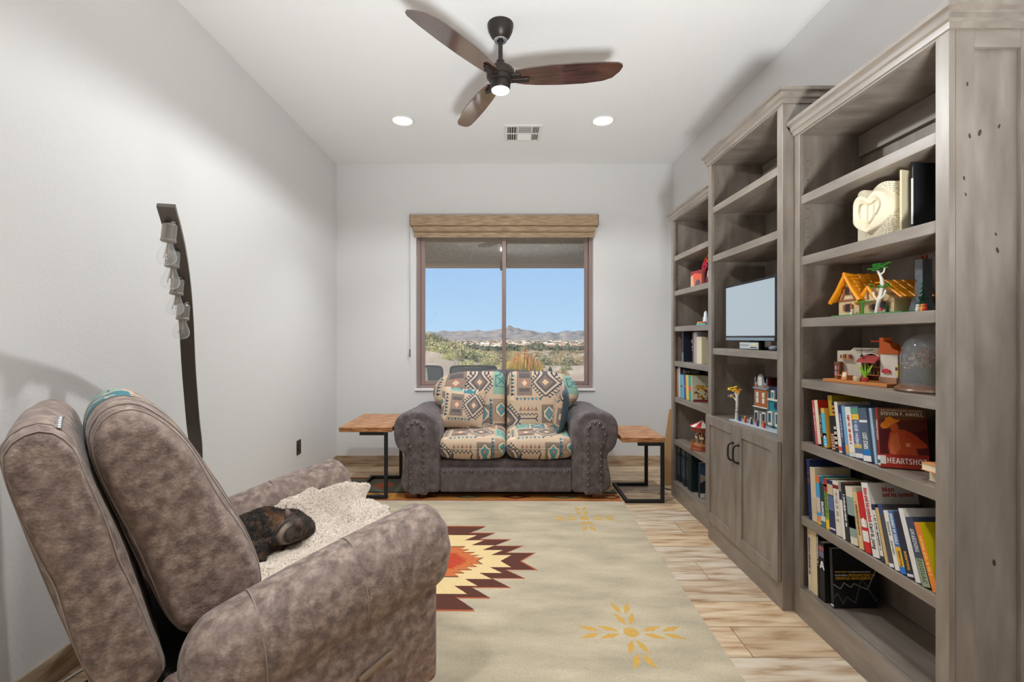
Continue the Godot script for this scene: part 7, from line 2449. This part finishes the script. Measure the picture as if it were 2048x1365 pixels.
	var c2 := thing("saguaro_cactus", "tall saguaro cactus far off on the open sandy slope", "cactus", px(1116, 720, 95) * Vector3(1, 0, 1) + Vector3(0, land(10.8, 95.0) - 0.2, 0))
	part("stem", ribbed.call(2.4, 0.2), plain(rgb(66, 74, 54), 0.9), c2)
	b = MB.new()
	b.tube(smooth_path([Vector3(-0.2, 0, 0), Vector3(-0.19, 0.38, 0), Vector3(-0.1, 0.52, 0), Vector3(0.06, 0.52, 0), Vector3(0.17, 0.38, 0), Vector3(0.2, 0.16, 0)], 5), 0.03, 8)
	var hoop := thing("bent_cactus", "dark cactus arm arching over beside the firestick plant", "cactus", px(1086, 760, 9.2) * Vector3(1, 0, 1) + Vector3(0, -0.05, 0))
	part("arm", b, plain(rgb(74, 70, 58), 0.9), hoop)

	# desert shrubs: the nearer ones one by one, the rest of the hillside as a mass
	var kinds := [
		["pale yellow green brittlebush growing on the near slope", shrub_mesh(1, Vector3(0.85, 0.75, 0.8), 1500, 0.07, Color(0.24, 0.25, 0.09), Color(0.52, 0.50, 0.22)), "low yellow green shrubs near the terrace"],
		["dark olive creosote shrub on the slope", shrub_mesh(2, Vector3(0.8, 0.85, 0.8), 1300, 0.065, Color(0.09, 0.10, 0.04), Color(0.27, 0.26, 0.12)), "olive shrubs on the slope"],
		["dry straw coloured brush with rusty twigs", shrub_mesh(3, Vector3(0.75, 0.6, 0.7), 1300, 0.08, Color(0.20, 0.11, 0.055), Color(0.52, 0.36, 0.18)), "dry brush near the terrace"],
	]
	rng.seed = 88
	var first := [null, null, null]
	var spots := []
	for k in 60:
		var d := 10.5 + 30.0 * pow(rng.randf(), 1.3)
		var s := rng.randf_range(-0.30, 0.30)
		var kind := 0 if s < 0.0 else (2 if d < 22 else 1)
		if rng.randf() < 0.25: kind = 1
		if s > -0.20 and s < -0.11 and d < 16: continue
		spots.append([s * d, d, kind, rng.randf_range(0.4, 0.85) * (1.0 if s < 0.02 else 0.75)])
	for k in 12: spots.append([lerpf(-1.4, -0.1, k / 11.0) * 1.2, 13.0 + 2.0 * (k % 3), 0, 0.8])
	for k in 26: spots.append([lerpf(0.9, 3.6, (k % 13) / 12.0), 10.2 + 1.5 * (k % 3) + 1.1 * int(k / 13), 2, 0.42])
	var kept := []
	for q in spots:
		var clear := Vector2(q[0] - 0.39, q[1] - 10.2).length() > 1.0
		for o in kept:
			if Vector2(o[0] - q[0], o[1] - q[1]).length() < (o[3] + q[3]) * 0.8: clear = false
		if clear: kept.append(q)
	for q in kept:
		var at := Vector3(q[0], land(q[0], q[1]) - 0.05, -q[1])
		if first[q[2]] == null:
			var o := thing("desert_shrub", kinds[q[2]][0], "shrub", at, rng.randf() * TAU, kinds[q[2]][2])
			part("foliage", kinds[q[2]][1], leafy, o)
			o.scale = Vector3.ONE * q[3]
			first[q[2]] = o
		else:
			var c := again(first[q[2]], at, rng.randf() * TAU)
			c.scale = Vector3.ONE * q[3]
	for kind in 3:
		var mm := MultiMesh.new()
		mm.transform_format = MultiMesh.TRANSFORM_3D
		mm.mesh = shrub_mesh(10 + kind, Vector3(1.1, 0.9, 1.1), 480, 0.14, [Color(0.20, 0.20, 0.08), Color(0.08, 0.085, 0.04), Color(0.22, 0.16, 0.08)][kind], [Color(0.44, 0.42, 0.2), Color(0.22, 0.21, 0.11), Color(0.44, 0.34, 0.2)][kind])
		var n := 800
		mm.instance_count = n
		for k in n:
			var d := 34.0 * pow(9.0, rng.randf())
			var s := rng.randf_range(-0.42, 0.42)
			if kind == 0 and s > 0.02: s = -absf(s)
			if s > 0.03 and d < 120.0 and rng.randf() < 0.7: d *= 4.0
			var x := s * d
			mm.set_instance_transform(k, Transform3D(Basis(Vector3.UP, rng.randf() * TAU).scaled(Vector3.ONE * rng.randf_range(0.4, 1.0) * (1.0 if d < 90 else 1.1)), Vector3(x, land(x, d) - 0.1, -d)))
		var mi := MultiMeshInstance3D.new()
		mi.name = ["pale_brush", "olive_brush", "dry_brush"][kind]  # the three kinds differ by leaf colour
		mi.multimesh = mm
		mi.material_override = leafy
		add_child(mi)
		tag(mi, ["pale yellow green brush covering the hillside", "dark olive brush scattered down the hillside", "dry brown brush scattered down the hillside"][kind], "brush", "", "stuff")
	# valley trees and houses
	var tm := MultiMesh.new()
	tm.transform_format = MultiMesh.TRANSFORM_3D
	tm.mesh = shrub_mesh(20, Vector3(3.6, 3.4, 3.6), 130, 1.6, Color(0.05, 0.06, 0.035), Color(0.15, 0.15, 0.09))
	tm.instance_count = 3800
	for k in 3800:
		var d := 260.0 * pow(12.5, rng.randf())
		var x := rng.randf_range(-0.5, 0.5) * d
		tm.set_instance_transform(k, Transform3D(Basis(Vector3.UP, rng.randf() * TAU).scaled(Vector3(rng.randf_range(0.7, 1.9), rng.randf_range(0.5, 1.1), 1.0)), Vector3(x, land(x, d), -d)))
	var ti := MultiMeshInstance3D.new()
	ti.name = "valley_trees"
	ti.multimesh = tm
	ti.material_override = leafy
	add_child(ti)
	tag(ti, "dark green trees dotted over the valley floor", "trees", "", "stuff")
	var hcols := [rgb(206, 186, 164), rgb(188, 158, 136), rgb(214, 206, 196), rgb(176, 146, 126)]
	var roofs := [rgb(168, 134, 112), rgb(196, 180, 162), rgb(206, 200, 190)]
	var protos := []
	var taken := []
	for k in 150:
		var d := 520.0 * pow(5.2, rng.randf())
		var x := rng.randf_range(-0.24, 0.26) * d
		for attempt in 40:
			var free := true
			for o: Vector2 in taken:
				if o.distance_to(Vector2(x, d)) < 30.0: free = false
			if free: break
			d = 520.0 * pow(5.2, rng.randf())
			x = rng.randf_range(-0.24, 0.26) * d
		taken.append(Vector2(x, d))
		var at := Vector3(x, land(x, d) - 0.3, -d)
		if k < 4:
			var o := thing("valley_house", ["cream stucco house in the valley among trees", "tan stucco house with clay roof in the valley", "white walled house in the valley among trees", "brown stucco house in the valley among trees"][k], "house", at, rng.randf_range(-0.6, 0.6), "houses across the valley floor")
			part("wall", boxm(Vector3(0, 2.2, 0), Vector3(16, 4.6, 10)), plain(hcols[k], 0.9), o)
			b = MB.new()
			b.prism(PackedVector2Array([Vector2(-5.8, 4.4), Vector2(5.8, 4.4), Vector2(0, 6.4)]), 17, Transform3D(Basis(Vector3(0, 0, -1), Vector3(0, 1, 0), Vector3(1, 0, 0)), Vector3(-8.5, 0, 0)))
			part("roof", b, plain(roofs[k % 3], 0.9), o)
			protos.append(o)
		else:
			var c := again(protos[k % 4], at, rng.randf_range(-0.6, 0.6))
			c.scale = Vector3.ONE * rng.randf_range(0.5, 0.95)

# ---------------------------------------------------------------- added fill light behind the camera
func make_added_uplight():
	# invented uplight, added out of view behind the camera to brighten the ceiling
	var t := thing("added_uplight", "added unseen uplight with tilted bronze bowl throwing fill light on the ceiling", "floor lamp", Vector3(0.35, 0, 0.5))
	var b := MB.new()
	b.lathe([Vector2(0, 0), Vector2(0.15, 0), Vector2(0.145, 0.02), Vector2(0.02, 0.035), Vector2(0, 0.035)], Vector3.ZERO, 28)
	part("base", b, M.bronze, t)
	b = MB.new()
	b.lathe([Vector2(0.012, 0.03), Vector2(0.012, 0.25), Vector2(0, 0.25)], Vector3.ZERO, 12)
	part("pole", b, M.bronze, t)
	var head := Transform3D(turned(Vector3(1, 0, 0), -38), Vector3(0, 0.24, 0))
	b = MB.new()
	b.lathe([Vector2(0.02, -0.01), Vector2(0.09, 0.02), Vector2(0.17, 0.08), Vector2(0.2, 0.13), Vector2(0.195, 0.13), Vector2(0.165, 0.087), Vector2(0.088, 0.028), Vector2(0.0, 0.005)], Vector3.ZERO, 32)
	var bowl := part("bowl", b, M.bronze, t, head)
	b = MB.new()
	b.lathe([Vector2(0, 0.112), Vector2(0.182, 0.112), Vector2(0.182, 0.116), Vector2(0, 0.116)], Vector3.ZERO, 32)
	part("fill_diffuser", b, glow(Color(1, 0.98, 0.95), 1.5), bowl)
	var l := SpotLight3D.new()  # added ceiling fill, not a fixture of this room
	l.name = "lamp_light"
	l.light_size = 0.24
	l.spot_angle = 44.0
	l.spot_angle_attenuation = 1.0
	l.light_energy = ADDED_UPLIGHT_POWER
	l.light_color = Color(0.975, 0.988, 0.992)
	l.spot_range = 14.0
	l.spot_attenuation = 2.0
	l.shadow_enabled = true
	l.transform = head * Transform3D(turned(Vector3(1, 0, 0), 90), Vector3(0, 0.30, 0))
	t.add_child(l)

func _ready():
	make_view()
	make_materials()
	make_room()
	make_window()
	make_ceiling_things()
	make_added_uplight()
	make_rug()
	make_bookcases()
	make_loveseat()
	make_recliner()
	make_blanket()
	make_cat()
	make_side_tables()
	make_floor_lamp()
	make_small_room_things()
	make_television()
	make_cottage()
	make_shop_model()
	make_dome()
	make_folded_book()
	make_townhouse()
	make_far_shelf_things()
	make_books()
	make_outdoors()
